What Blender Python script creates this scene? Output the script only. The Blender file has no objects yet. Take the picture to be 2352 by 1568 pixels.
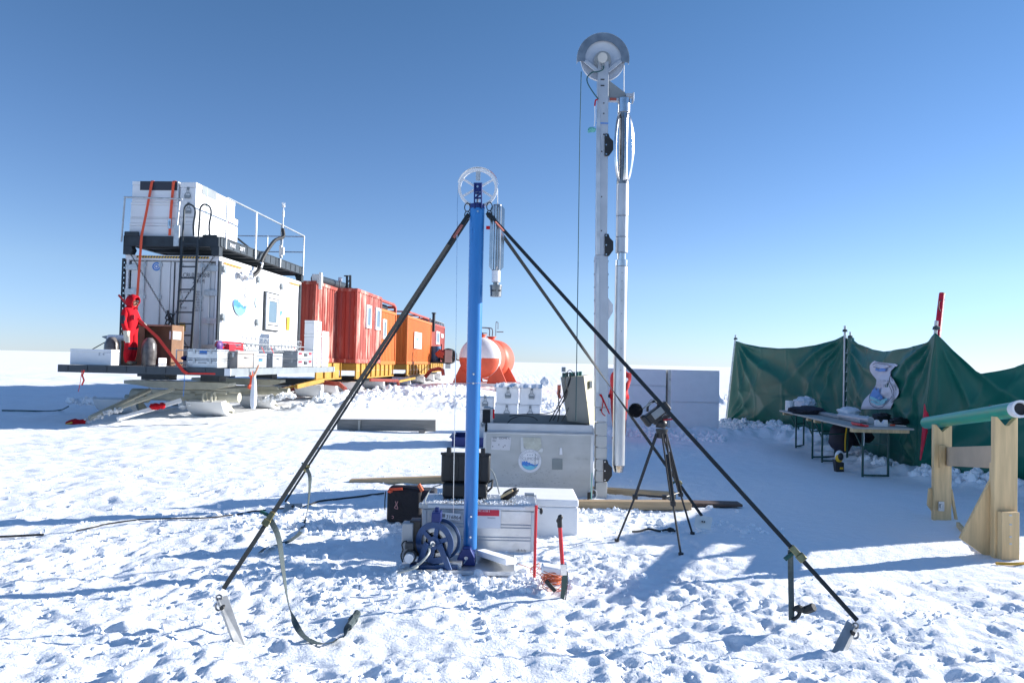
import bpy, bmesh, math, random
import numpy as np
from mathutils import Vector, Matrix, Euler
PI = math.pi; R_ = math.radians
random.seed(7)
scene = bpy.context.scene; COL = scene.collection
# ---------------------------------------------------------------- camera
FPX = 1657.0                       # focal length in units of a 2352 wide picture
CAM = Vector((0, 0, 1.6)); PITCH = math.atan(47/FPX); ROLL = 0.0231
FW = Vector((0, math.cos(PITCH), math.sin(PITCH)))
R0 = Vector((1, 0, 0)); U0 = R0.cross(FW)
RT = R0*math.cos(ROLL) + U0*math.sin(ROLL); UP = U0*math.cos(ROLL) - R0*math.sin(ROLL)
cd = bpy.data.cameras.new('camera'); cam = bpy.data.objects.new('camera', cd); COL.objects.link(cam)
cd.sensor_width = 36; cd.lens = 36*FPX/2352; cd.clip_start = .05; cd.clip_end = 30000
mw = Matrix((RT, UP, -FW)).transposed().to_4x4(); mw.translation = CAM
cam.matrix_world = mw; scene.camera = cam
# ---------------------------------------------------------------- world, sun, exposure
SUN_EL = R_(19.5); SUN_AZ = R_(18.5)   # azimuth measured from +x towards +y
sd = Vector((math.cos(SUN_EL)*math.cos(SUN_AZ), math.cos(SUN_EL)*math.sin(SUN_AZ), math.sin(SUN_EL)))
w = bpy.data.worlds.new('World'); scene.world = w; w.use_nodes = True
nt = w.node_tree; nt.nodes.clear()
sky = nt.nodes.new('ShaderNodeTexSky'); sky.sky_type = 'NISHITA'; sky.sun_disc = False
sky.sun_elevation = SUN_EL; sky.sun_rotation = PI/2 - SUN_AZ
sky.altitude = 1500; sky.air_density = 1.0; sky.dust_density = 0.0; sky.ozone_density = 3.0
bg = nt.nodes.new('ShaderNodeBackground'); bg.inputs[1].default_value = 0.12
wo = nt.nodes.new('ShaderNodeOutputWorld')
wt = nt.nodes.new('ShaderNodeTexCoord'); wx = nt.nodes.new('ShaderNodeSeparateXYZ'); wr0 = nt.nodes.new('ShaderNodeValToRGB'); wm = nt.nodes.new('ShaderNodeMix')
wm.data_type = 'RGBA'; wm.blend_type = 'MULTIPLY'; wm.inputs[0].default_value = 1; wm.clamp_result = False      # bluer sky, no yellow at the horizon; unseen overhead part brighter to lift shade
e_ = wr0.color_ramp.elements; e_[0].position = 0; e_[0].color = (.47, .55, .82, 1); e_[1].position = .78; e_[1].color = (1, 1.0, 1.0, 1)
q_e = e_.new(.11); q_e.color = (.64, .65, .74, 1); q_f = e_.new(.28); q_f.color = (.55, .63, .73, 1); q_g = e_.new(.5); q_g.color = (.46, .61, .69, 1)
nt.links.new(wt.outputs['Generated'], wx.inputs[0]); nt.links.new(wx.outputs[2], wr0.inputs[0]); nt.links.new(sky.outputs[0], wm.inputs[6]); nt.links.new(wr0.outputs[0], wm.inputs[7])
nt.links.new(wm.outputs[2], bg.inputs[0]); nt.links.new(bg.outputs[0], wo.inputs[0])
sl = bpy.data.lights.new('sun', 'SUN'); sl.energy = 5.0; sl.angle = R_(.5); sl.color = (1, .955, .89)
so = bpy.data.objects.new('sun', sl); COL.objects.link(so); so.location = (0, 0, 50)
so.rotation_euler = sd.to_track_quat('Z', 'Y').to_euler()
scene.view_settings.view_transform = 'Standard'; scene.view_settings.look = 'None'
scene.view_settings.exposure = 0.92; scene.view_settings.gamma = 1
# ---------------------------------------------------------------- picture -> place
def ray(x, y):
    return FW + RT*((x-1176)/FPX) - UP*((y-784)/FPX)
def at(x, y, Y):                   # the point seen at (x, y) of the 2352 wide picture, at distance Y
    d = ray(x, y); return CAM + d*(Y/d.y)
def atz(x, y, z=0.0):
    d = ray(x, y); return CAM + d*((z-CAM.z)/d.z)
def ipt(x, y, M, ax, val):         # the same on a plane of a rotated frame, in that frame
    Mi = M.inverted(); o = Mi @ CAM; d = Mi.to_3x3() @ ray(x, y)
    return o + d*((val-o[ax])/d[ax])
# ---------------------------------------------------------------- noise
_rng = np.random.RandomState(3); _P = _rng.permutation(512); _P = np.concatenate([_P, _P]); _A = _rng.rand(512)*2*np.pi
def perlin(x, y, s=0):
    x = x + s*17.31; y = y + s*9.73
    xi = np.floor(x).astype(int); yi = np.floor(y).astype(int); xf = x-xi; yf = y-yi
    u = xf*xf*xf*(xf*(xf*6-15)+10); v = yf*yf*yf*(yf*(yf*6-15)+10)
    def g(i, j, dx, dy):
        h = _A[_P[(_P[(i+s*31) & 511] + j) & 511]]; return np.cos(h)*dx + np.sin(h)*dy
    a = g(xi, yi, xf, yf); b = g(xi+1, yi, xf-1, yf); c = g(xi, yi+1, xf, yf-1); d = g(xi+1, yi+1, xf-1, yf-1)
    return (a+(b-a)*u)*(1-v) + (c+(d-c)*u)*v
def sm(x, a, b):
    t = np.clip((x-a)/(b-a), 0, 1); return t*t*(3-2*t)
RIDGES = [(8.5, 30, 12.5, 31, .7, .55), (6.0, 19.3, 6.35, 15.3, .4, .22), (6.35, 15.2, 5.9, 11.4, .35, .16), (6.3, 10.9, 7.0, 8.9, .35, .18), (2.3, 16.6, 5.4, 16.7, .5, .20), (-5.4, 23, -2.4, 34, .8, .28), (-3.6, 26.5, 1.5, 27.5, 1.0, .17), (-.3, 24, 5.5, 24.5, .8, .12), (-1.6, 24.5, -.3, 25.5, .8, .2), (-6.3, 21.8, -5.6, 25.5, .35, .18)]
PITS = []
_r = random.Random(5)
for i in range(430):
    PITS.append((_r.uniform(-7, 7), 2.2+10.5*_r.random(), _r.uniform(.04, .085), _r.uniform(.006, .017), _r.uniform(0, PI)))
for i in range(170):
    PITS.append((_r.uniform(-3.2, 3.4), _r.uniform(2.3, 5.4), _r.uniform(.03, .09), _r.uniform(.006, .020), _r.uniform(0, PI)))
def ground(x, y):
    x = np.asarray(x, float); y = np.asarray(y, float)
    wx = x + .25*perlin(x*1.3, y*1.3, 11); wy = y + .25*perlin(x*1.3, y*1.3, 12)
    near = 1-sm(y, 6.5, 12)
    sh = sm(x-.25*(y-7), 1.3, 2.6)*sm(y, 5.2, 6.3)*(1-sm(y, 15, 17))          # trodden flat beside the windbreak
    lane = np.exp(-((y-12.2-.12*x)/3.0)**2)*sm(x, -5.2, -2.5)*(1-sm(x, 1, 4))*.8   # groomed lane before the beam
    lane = np.maximum(lane, sm(y, 14, 15.5)*(1-sm(y, 21, 23))*sm(x, -7, -5)*(1-sm(x, 2, 4))*.9)
    rough = (1-.70*sh)*(1-lane)
    churn = .45+.75*sm(perlin(x*.7, y*.8, 15), -.25, .3)
    h = .035*perlin(x*.22, y*.22, 1) + .03*perlin(x*.6, y*.6, 2)*(1-.6*lane)
    h = h + rough*(near*(.040*perlin(wx*1.5, wy*1.8, 3) + .020*(np.abs(perlin(wx*3.6, wy*4.2, 4))*2-.35)*churn + .024*np.abs(perlin(wx*7.5, wy*9, 5))*2*churn
            + .020*perlin(wx*14, wy*17, 6)*churn + .015*np.abs(perlin(wx*26, wy*28, 13))) )
    mid = sm(y, 5.5, 11)*(1-sm(y, 60, 200))
    h = h + rough*mid*(.035*perlin(wx*.9, wy*1.8, 7) + .030*(np.abs(perlin(wx*2.3, wy*4, 8))*2-.3) + .020*perlin(wx*6, wy*8, 9) + .022*np.abs(perlin(wx*11, wy*13, 14)))
    far = sm(y, 22, 40)*(1-.0*x)
    h = h + far*(.05*perlin(x*.35, y*.5, 21) + .05*np.abs(perlin(x*.9, y*1.2, 22))) / (1+sm(y, 80, 600)*2)
    h = h + .007*perlin(wx*30, wy*32, 10)*near*(1-.5*sh)
    h = h + .2*sm(y, 22.5, 27)*sm(-x, -1, 3)*(1-sm(y, 60, 90))
    def ridge(x0, y0, x1, y1, w, a):
        l = math.hypot(x1-x0, y1-y0); ux, uy = (x1-x0)/l, (y1-y0)/l; s = (x-x0)*ux+(y-y0)*uy; o = -(x-x0)*uy+(y-y0)*ux
        q = (o/w)**2+(np.clip(-s, 0, 99)/w)**2+(np.clip(s-l, 0, 99)/w)**2
        return a*np.exp(-q)*(.55+1.1*np.abs(perlin(x*2.1, y*2.1, 33))+.7*perlin(x*5, y*5, 34))
    for r_ in RIDGES: h = h + ridge(*r_)
    for px, py, pr, pd, pa in PITS:
        if x.size > 5000:
            pass
        c, s = math.cos(pa), math.sin(pa)
        if x.size == 1 and abs(x[0]-px) < 4*pr and abs(y[0]-py) < 4*pr:
            dx = x-px; dy = y-py
            q = ((dx*c+dy*s)/(pr*1.5))**2 + ((-dx*s+dy*c)/pr)**2
            h = h - pd*np.exp(-q*q)*(1-lane)*(1-.8*sh) + pd*.35*np.exp(-((np.sqrt(q)-1.25)/.35)**2)*(1-lane)*(1-.8*sh)
    return h
def gz(x, y): return float(ground(np.array([x]), np.array([y]))[0])
# ---------------------------------------------------------------- materials
MATS = {}
def mat(name, col, rough=.5, metal=0., var=.12, scale=4., bump=0., bscale=40., patch=None, pcol=None, stretch=(1, 1, 1), spec=.5, coat=0, trans=0, pthr=.55, psc=3.):
    if name in MATS: return MATS[name]
    m = bpy.data.materials.new(name); m.use_nodes = True; n = m.node_tree; b = n.nodes['Principled BSDF']
    b.inputs['Roughness'].default_value = rough; b.inputs['Metallic'].default_value = metal
    b.inputs['Specular IOR Level'].default_value = spec; b.inputs['Coat Weight'].default_value = coat
    b.inputs['Transmission Weight'].default_value = trans
    tc = n.nodes.new('ShaderNodeTexCoord'); mp = n.nodes.new('ShaderNodeMapping'); mp.inputs['Scale'].default_value = stretch
    n.links.new(tc.outputs['Object'], mp.inputs[0])
    no = n.nodes.new('ShaderNodeTexNoise'); no.inputs['Scale'].default_value = scale; no.inputs['Detail'].default_value = 6
    n.links.new(mp.outputs[0], no.inputs['Vector'])
    cr = n.nodes.new('ShaderNodeValToRGB'); cr.color_ramp.elements[0].position = .3; cr.color_ramp.elements[1].position = .7
    cr.color_ramp.elements[0].color = (*[c*(1-var) for c in col], 1); cr.color_ramp.elements[1].color = (*[min(1, c*(1+var*.6)) for c in col], 1)
    n.links.new(no.outputs[0], cr.inputs[0]); out = cr.outputs[0]
    if patch:
        n2 = n.nodes.new('ShaderNodeTexNoise'); n2.inputs['Scale'].default_value = psc; n2.inputs['Detail'].default_value = 8; n2.inputs['Roughness'].default_value = .65
        n.links.new(mp.outputs[0], n2.inputs['Vector'])
        c2 = n.nodes.new('ShaderNodeValToRGB'); c2.color_ramp.elements[0].position = pthr; c2.color_ramp.elements[1].position = min(1, pthr+.12)
        c2.color_ramp.elements[0].color = (0, 0, 0, 1); c2.color_ramp.elements[1].color = (patch, patch, patch, 1)
        n.links.new(n2.outputs[0], c2.inputs[0])
        mx = n.nodes.new('ShaderNodeMix'); mx.data_type = 'RGBA'; n.links.new(c2.outputs[0], mx.inputs[0]); n.links.new(out, mx.inputs[6]); mx.inputs[7].default_value = (*pcol, 1); out = mx.outputs[2]
    n.links.new(out, b.inputs['Base Color'])
    rr = n.nodes.new('ShaderNodeMapRange'); rr.inputs[3].default_value = max(0, rough-.1); rr.inputs[4].default_value = min(1, rough+.12)
    n.links.new(no.outputs[0], rr.inputs[0]); n.links.new(rr.outputs[0], b.inputs['Roughness'])
    if bump:
        n3 = n.nodes.new('ShaderNodeTexNoise'); n3.inputs['Scale'].default_value = bscale; n3.inputs['Detail'].default_value = 4
        n.links.new(mp.outputs[0], n3.inputs['Vector'])
        bp = n.nodes.new('ShaderNodeBump'); bp.inputs['Strength'].default_value = bump; bp.inputs['Distance'].default_value = .01
        n.links.new(n3.outputs[0], bp.inputs['Height']); n.links.new(bp.outputs[0], b.inputs['Normal'])
    MATS[name] = m; return m
WHITE = mat('white_paint', (.76, .77, .79), .4, var=.05, scale=2, bump=.05, bscale=15)
WHITED = mat('weathered_white_paint', (.74, .75, .75), .5, var=.08, scale=2, patch=.5, pcol=(.55, .54, .5), pthr=.6, psc=2, stretch=(1, 1, .3))
CREAM = mat('old_cream_paint', (.45, .44, .36), .6, var=.15, scale=5, patch=.6, pcol=(.28, .16, .08), pthr=.64, psc=4)
FOAM = mat('polystyrene_foam', (.82, .83, .85), .8, var=.03, scale=8, bump=.15, bscale=90)
DARK = mat('dark_steel', (.025, .035, .045), .5, metal=.2, var=.3, scale=6)
DKGREY = mat('dark_grey_beam', (.045, .06, .075), .5, metal=.2, var=.25, scale=3)
GREYB = mat('grey_painted_steel', (.22, .25, .27), .55, var=.2, scale=3)
GALV = mat('galvanised_steel', (.5, .53, .55), .42, metal=.6, var=.2, scale=14, bump=.05)
ALU = mat('bare_aluminium', (.62, .64, .66), .38, metal=.75, var=.18, scale=6, bump=.12, bscale=20, patch=.35, pcol=(.3, .31, .32), pthr=.6, psc=5)
ALUD = mat('dull_stained_aluminium', (.50, .51, .50), .6, metal=.35, var=.15, scale=3, bump=.06, bscale=30, patch=.6, pcol=(.2, .2, .19), pthr=.6, psc=2.4, stretch=(1, 1, 2.2))
ALUW = mat('pale_anodised_aluminium', (.50, .53, .57), .45, metal=.55, var=.1, scale=5, bump=.04)
STEEL = mat('polished_steel', (.62, .63, .64), .2, metal=1, var=.15, scale=9, bump=.03)
STEELD = mat('dark_polished_steel', (.25, .25, .25), .3, metal=.9, var=.2, scale=9)
BLUE = mat('blue_pole_paint', (.012, .165, .47), .33, metal=.1, var=.06, scale=3, coat=.4, patch=.3, pcol=(.05, .25, .6), pthr=.7, psc=18)
NAVY = mat('dark_blue_steel', (.012, .03, .16), .4, metal=.3, var=.2)
REELB = mat('blue_reel_paint', (.012, .055, .17), .4, metal=.2, var=.25, scale=12, patch=.4, pcol=(.1, .16, .3), pthr=.6, psc=10)
BLACK = mat('black_plastic', (.014, .015, .017), .45, var=.3, scale=10)
RUBBER = mat('black_rubber', (.012, .013, .015), .6, var=.2)
WEB = mat('black_webbing', (.018, .024, .028), .75, var=.25, scale=40, bump=.2, bscale=200)
WEBG = mat('grey_green_webbing', (.06, .085, .09), .75, var=.25, scale=40, bump=.2, bscale=200)
ORWEB = mat('orange_webbing', (.80, .10, .04), .7, var=.1)
REDWEB = mat('red_webbing', (.62, .03, .02), .7, var=.1)
REDS = mat('red_down_suit', (.50, .012, .022), .9, var=.2, scale=7, bump=.3, bscale=16, spec=.15)
REDD = mat('dark_red_suit', (.36, .008, .018), .75, var=.2, scale=7, bump=.4, bscale=9)
CHAR = mat('charcoal_fabric', (.03, .035, .05), .85, var=.2)
SKIN = mat('skin', (.45, .24, .16), .6, var=.08)
MITT = mat('cream_mitten', (.62, .58, .48), .8, var=.12, scale=20, bump=.3)
BOOT = mat('grey_boot', (.2, .18, .14), .8, var=.2)
REDC = mat('weathered_red_container', (.36, .062, .042), .55, var=.18, scale=2.2, patch=.85, pcol=(.66, .42, .34), pthr=.50, psc=1.5, stretch=(1.9, 1.9, .35), bump=.05)
REDF = mat('red_container', (.36, .055, .04), .55, var=.15, scale=2.2, patch=.6, pcol=(.48, .2, .15), pthr=.54, psc=2, stretch=(1.6, 1.6, .3))
ORNG = mat('orange_container', (.62, .16, .022), .5, var=.12, scale=2, patch=.5, pcol=(.5, .1, .02), pthr=.64, psc=2, stretch=(1.5, 1.5, .4))
TANKO = mat('orange_tank_paint', (.66, .09, .035), .5, var=.14, scale=3)
YEL = mat('yellow_chassis_paint', (.44, .25, .035), .55, var=.2, scale=3, patch=.5, pcol=(.25, .13, .03), pthr=.62, psc=4)
YELS = mat('yellow_sticker', (.8, .45, .02), .5, var=.05)
REDP = mat('red_fibreglass', (.62, .02, .03), .35, var=.08)
REDPD = mat('red_film', (.60, .012, .04), .4, var=.18, scale=8, bump=.3, bscale=20)
GRB = mat('grey_box_paint', (.36, .38, .40), .5, var=.1, metal=.1)
TAUPE = mat('taupe_box', (.34, .31, .29), .55, var=.1)
BRN = mat('brown_board', (.22, .12, .07), .8, var=.25, scale=5)
KRAFT = mat('kraft_board', (.34, .22, .15), .8, var=.2, scale=5)
WOOD = mat('pale_pine', (.68, .49, .26), .65, var=.22, scale=3, stretch=(8, 8, .7), bump=.1, bscale=12, patch=.5, pcol=(.42, .26, .12), pthr=.66, psc=1.5)
WOODX = mat('pine_beam', (.50, .36, .21), .7, var=.25, scale=3, stretch=(.6, 8, 8), bump=.12, bscale=12, patch=.4, pcol=(.3, .18, .08), pthr=.62, psc=2)
WOODG = mat('grey_weathered_plank', (.25, .235, .21), .8, var=.25, scale=3, stretch=(.6, 8, 8), bump=.15, bscale=12)
WOODD = mat('dark_wet_plank', (.10, .065, .05), .7, var=.25, scale=3, stretch=(.6, 8, 8))
GTUBE = mat('green_plastic_pipe', (.02, .30, .17), .35, var=.12, scale=9, coat=.2)
TARP = mat('green_tarpaulin', (.003, .115, .082), .42, var=.12, scale=1.2, bump=.25, bscale=6, spec=.35)
GRNST = mat('dark_green_steel', (.01, .07, .06), .5, var=.2)
INK = mat('black_lettering', (.03, .035, .05), .6, var=.02)
INKG = mat('grey_lettering', (.30, .32, .36), .6, var=.02)
BLUS = mat('blue_print', (.05, .22, .62), .5, var=.05)
CYAN = mat('cyan_print', (.16, .55, .72), .5, var=.05)
REDL = mat('red_print', (.66, .02, .05), .5, var=.03)
PAPER = mat('white_paper', (.78, .78, .8), .6, var=.04)
BEIGE = mat('beige_enamel', (.66, .60, .40), .5, var=.08, scale=3)
GLASS = mat('window_glass', (.13, .19, .24), .08, metal=.0, var=.05, spec=1)
BAGT = mat('thin_white_plastic', (.72, .75, .8), .35, var=.1, scale=9, bump=.6, bscale=14)
YROPE = mat('yellow_rope', (.75, .42, .06), .8, var=.2, bump=.4)
OROPE = mat('orange_cord', (.72, .18, .07), .7, var=.25)
CHAIN = mat('tarnished_chain', (.05, .05, .055), .5, metal=.6)
FOIL = mat('silver_foil_tape', (.75, .76, .78), .25, metal=.9, var=.15, bump=.9, bscale=18)
CABLE = mat('grey_cable', (.36, .38, .36), .5, var=.1)
GRCORD = mat('green_cord', (.015, .08, .09), .6)
# snow
def snowmat():
    m = bpy.data.materials.new('snow'); m.use_nodes = True; n = m.node_tree; b = n.nodes['Principled BSDF']
    b.inputs['Base Color'].default_value = (.90, .925, .955, 1); b.inputs['Roughness'].default_value = .7; b.inputs['Specular IOR Level'].default_value = .08
    tc = n.nodes.new('ShaderNodeTexCoord')
    a = n.nodes.new('ShaderNodeTexNoise'); a.inputs['Scale'].default_value = 55; a.inputs['Detail'].default_value = 5; a.inputs['Roughness'].default_value = .65
    c = n.nodes.new('ShaderNodeTexNoise'); c.inputs['Scale'].default_value = 11; c.inputs['Detail'].default_value = 6; c.inputs['Roughness'].default_value = .6
    mp = n.nodes.new('ShaderNodeMapping'); mp.inputs['Scale'].default_value = (.7, 1.5, 1)
    n.links.new(tc.outputs['Object'], mp.inputs[0]); n.links.new(tc.outputs['Object'], a.inputs[0]); n.links.new(mp.outputs[0], c.inputs[0])
    b1 = n.nodes.new('ShaderNodeBump'); b1.inputs['Strength'].default_value = .5; b1.inputs['Distance'].default_value = .022
    b2 = n.nodes.new('ShaderNodeBump'); b2.inputs['Strength'].default_value = .5; b2.inputs['Distance'].default_value = .018
    n.links.new(c.outputs[0], b1.inputs['Height']); n.links.new(a.outputs[0], b2.inputs['Height']); n.links.new(b1.outputs[0], b2.inputs['Normal']); n.links.new(b2.outputs[0], b.inputs['Normal'])
    return m
SNOW = snowmat()
# ---------------------------------------------------------------- geometry helpers
def frame_from(zdir):
    z = Vector(zdir).normalized(); a = Vector((1, 0, 0)) if abs(z.x) < .8 else Vector((0, 1, 0))
    x = a.cross(z).normalized(); y = z.cross(x); return x, y, z
class G:
    def __init__(s): s.v = []; s.f = []; s.mi = []; s.m = 0
    def add(s, vs, fs):
        o = len(s.v); s.v += [tuple(v) for v in vs]
        for f in fs: s.f.append(tuple(i+o for i in f)); s.mi.append(s.m)
        return s
    def bx(s, x0, x1, y0, y1, z0, z1):
        return s.box(((x0+x1)/2, (y0+y1)/2, (z0+z1)/2), (x1-x0, y1-y0, z1-z0))
    def box(s, c, sz, rot=None):
        c = Vector(c); M = rot if rot is not None else Matrix.Identity(3)
        vs = [c + M @ Vector((i*sz[0]/2, j*sz[1]/2, k*sz[2]/2)) for i in (-1, 1) for j in (-1, 1) for k in (-1, 1)]
        return s.add(vs, [(0, 1, 3, 2), (4, 6, 7, 5), (0, 4, 5, 1), (2, 3, 7, 6), (0, 2, 6, 4), (1, 5, 7, 3)])
    def bar(s, p0, p1, wx, wy, ref=None):          # rectangular bar between two points
        p0 = Vector(p0); p1 = Vector(p1); z = (p1-p0).normalized()
        r = Vector(ref) if ref else Vector((0, 1, 0))
        if abs(r.normalized().dot(z)) > .98: r = Vector((1, 0, 0))
        x = r.cross(z).normalized(); y = z.cross(x)
        M = Matrix((x, y, z)).transposed()
        return s.box((p0+p1)/2, (wx, wy, (p1-p0).length), M)
    def cyl(s, p0, p1, r, r2=None, n=14, caps=True):
        if r2 is None: r2 = r
        p0 = Vector(p0); p1 = Vector(p1); x, y, z = frame_from(p1-p0)
        vs = []
        for p, q in ((p0, r), (p1, r2)):
            for i in range(n):
                a = 2*PI*i/n; vs.append(p + x*(math.cos(a)*q) + y*(math.sin(a)*q))
        fs = [(i, (i+1) % n, n+(i+1) % n, n+i) for i in range(n)]
        if caps: fs += [tuple(range(n-1, -1, -1)), tuple(range(n, 2*n))]
        return s.add(vs, fs)
    def tube(s, pts, r, n=6, closed=False):
        pts = [Vector(p) for p in pts]; k = len(pts); vs = []
        rr = r if isinstance(r, (list, tuple)) else [r]*k
        prev = None
        for i, p in enumerate(pts):
            a = pts[(i-1) % k] if (i > 0 or closed) else p; b = pts[(i+1) % k] if (i < k-1 or closed) else p
            t = (b-a).normalized()
            if prev is None: x, y, _ = frame_from(t)
            else:
                x = (prev - t*prev.dot(t))
                if x.length < 1e-6: x, y, _ = frame_from(t)
                x = x.normalized(); y = t.cross(x)
            prev = x
            for j in range(n):
                an = 2*PI*j/n; vs.append(p + x*(math.cos(an)*rr[i]) + y*(math.sin(an)*rr[i]))
        fs = []
        for i in range(k if closed else k-1):
            a = i*n; b = ((i+1) % k)*n
            for j in range(n): fs.append((a+j, a+(j+1) % n, b+(j+1) % n, b+j))
        if not closed: fs += [tuple(range(n-1, -1, -1)), tuple(range((k-1)*n, k*n))]
        return s.add(vs, fs)
    def lathe(s, prof, o, axis=(0, 0, 1), n=24, a0=0., a1=2*PI):
        o = Vector(o); x, y, z = frame_from(axis); full = abs(a1-a0-2*PI) < 1e-6; m = n if full else n+1; vs = []
        for r, h in prof:
            for i in range(m):
                a = a0+(a1-a0)*i/n; vs.append(o + x*(math.cos(a)*r) + y*(math.sin(a)*r) + z*h)
        fs = []
        for k in range(len(prof)-1):
            for i in range(n if full else m-1):
                j = (i+1) % m; fs.append((k*m+i, k*m+j, (k+1)*m+j, (k+1)*m+i))
        return s.add(vs, fs)
    def prism(s, poly, o, ux, uy, un, th):         # polygon in the ux/uy plane, thickness th along un
        o = Vector(o); ux = Vector(ux); uy = Vector(uy); un = Vector(un); n = len(poly)
        vs = [o+ux*a+uy*b for a, b in poly] + [o+ux*a+uy*b+un*th for a, b in poly]
        fs = [tuple(range(n-1, -1, -1)), tuple(range(n, 2*n))] + [(i, (i+1) % n, n+(i+1) % n, n+i) for i in range(n)]
        return s.add(vs, fs)
    def ribbon(s, pts, w, wd, th=.002):            # flat strap: width w along wd (one direction or one per point)
        pts = [Vector(p) for p in pts]; k = len(pts); vs = []
        for i, p in enumerate(pts):
            t = (pts[min(i+1, k-1)]-pts[max(i-1, 0)]).normalized()
            d = Vector(wd[i]) if isinstance(wd, list) else Vector(wd)
            d = (d - t*d.dot(t)).normalized(); nn = t.cross(d)
            for a, b in ((-1, -1), (1, -1), (1, 1), (-1, 1)): vs.append(p + d*(a*w/2) + nn*(b*th/2))
        fs = [(3, 2, 1, 0), tuple(4*(k-1)+j for j in range(4))]
        for i in range(k-1):
            for j in range(4): fs.append((4*i+j, 4*i+(j+1) % 4, 4*i+4+(j+1) % 4, 4*i+4+j))
        return s.add(vs, fs)
    def sph(s, c, r, nu=16, nv=10, sc=(1, 1, 1), jit=0, seed=0):
        rr = random.Random(seed); c = Vector(c); vs = []; fs = []
        for j in range(nv+1):
            t = PI*j/nv
            for i in range(nu):
                a = 2*PI*i/nu; q = r*(1+rr.uniform(-jit, jit))
                vs.append(c+Vector((math.sin(t)*math.cos(a)*q*sc[0], math.sin(t)*math.sin(a)*q*sc[1], math.cos(t)*q*sc[2])))
        for j in range(nv):
            for i in range(nu): fs.append((j*nu+i, (j+1)*nu+i, (j+1)*nu+(i+1) % nu, j*nu+(i+1) % nu))
        return s.add(vs, fs)
    def text(s, st, o, ux, uy, size, off=.003, align='LEFT', squash=1.):
        vs, fs = textmesh(st, align); un = Vector(ux).cross(Vector(uy)).normalized(); o = Vector(o)
        return s.add([o + Vector(ux)*(v[0]*size*squash) + Vector(uy)*(v[1]*size) + un*off for v in vs], fs)
    def disc(s, o, ux, uy, r, n=28, off=.002, ry=None):
        un = Vector(ux).cross(Vector(uy)).normalized(); o = Vector(o); ry = ry or r
        return s.add([o + un*off + Vector(ux)*(math.cos(2*PI*i/n)*r) + Vector(uy)*(math.sin(2*PI*i/n)*ry) for i in range(n)], [tuple(range(n))])
    def ring(s, o, ux, uy, r0, r1, n=28, off=.003):
        un = Vector(ux).cross(Vector(uy)).normalized(); o = Vector(o)
        vs = [o+un*off+(Vector(ux)*math.cos(2*PI*i/n)+Vector(uy)*math.sin(2*PI*i/n))*r for r in (r0, r1) for i in range(n)]
        return s.add(vs, [(i, n+i, n+(i+1) % n, (i+1) % n) for i in range(n)])
    def quad(s, o, ux, uy, x0, x1, y0, y1, off=.002):
        un = Vector(ux).cross(Vector(uy)).normalized(); o = Vector(o)+un*off
        return s.add([o+Vector(ux)*a+Vector(uy)*b for a, b in ((x0, y0), (x1, y0), (x1, y1), (x0, y1))], [(0, 1, 2, 3)])
_TC = {}
def textmesh(st, align='LEFT'):
    k = (st, align)
    if k in _TC: return _TC[k]
    cu = bpy.data.curves.new('lettering', 'FONT'); cu.body = st; cu.size = 1; cu.align_x = align; cu.resolution_u = 3
    ob = bpy.data.objects.new('lettering', cu); COL.objects.link(ob); bpy.context.view_layer.update()
    me = bpy.data.meshes.new_from_object(ob.evaluated_get(bpy.context.evaluated_depsgraph_get()))
    r = ([tuple(v.co) for v in me.vertices], [tuple(p.vertices) for p in me.polygons])
    bpy.data.objects.remove(ob); bpy.data.curves.remove(cu); bpy.data.meshes.remove(me)
    _TC[k] = r; return r
FR = {}                                             # world frame of every thing
def tag(o, label=None, cat=None, group=None, kind=None):
    if label:
        o['label'] = label
        if len(label.split()) > 16: print('LONG', len(label.split()), label)
    if cat: o['category'] = cat
    if group: o['group'] = group
    if kind: o['kind'] = kind
    return o
def thing(name, label, cat, loc=(0, 0, 0), M=None, group=None):
    o = bpy.data.objects.new(name, None); COL.objects.link(o); o.empty_display_size = .1
    if M is None: M = Matrix.Translation(Vector(loc))
    o.matrix_world = M; FR[o.name] = M.copy()
    return tag(o, label, cat, group)
SPLIT = {'black_seal', 'screw', 'bolt_slot', 'rivet', 'fin', 'guide_rail', 'stake_bracket', 'tooth', 'hole', 'vent_hole', 'pad_bolt', 'corner_guard', 'eyes', 'clasp', 'guard_arm', 'end_plate', 'screw_plate', 'stamped_mark', 'turntable', 'socket', 'corner_frame', 'door_gasket', 'hull', 'handle', 'edge_batten', 'flange'}
def islands(g):
    p = list(range(len(g.v)))
    def f(i):
        while p[i] != i: p[i] = p[p[i]]; i = p[i]
        return i
    for q in g.f:
        for k in q[1:]: p[f(k)] = f(q[0])
    D = {}
    for q, m in zip(g.f, g.mi): D.setdefault(f(q[0]), []).append((q, m))
    out = []
    for qs in D.values():
        h = G(); mp = {}
        for q, m in qs:
            for i in q:
                if i not in mp: mp[i] = len(h.v); h.v.append(g.v[i])
            h.f.append(tuple(mp[i] for i in q)); h.mi.append(m)
        out.append(h)
    return out
def mk(g, name, mt, parent=None, **kw):
    if name == 'eyes': name = 'eye'
    if parent is not None and (name in SPLIT or name == 'eye'):
        for h in islands(g): o = mk_(h, name, mt, parent, **kw)
        return o
    return mk_(g, name, mt, parent, **kw)
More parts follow.
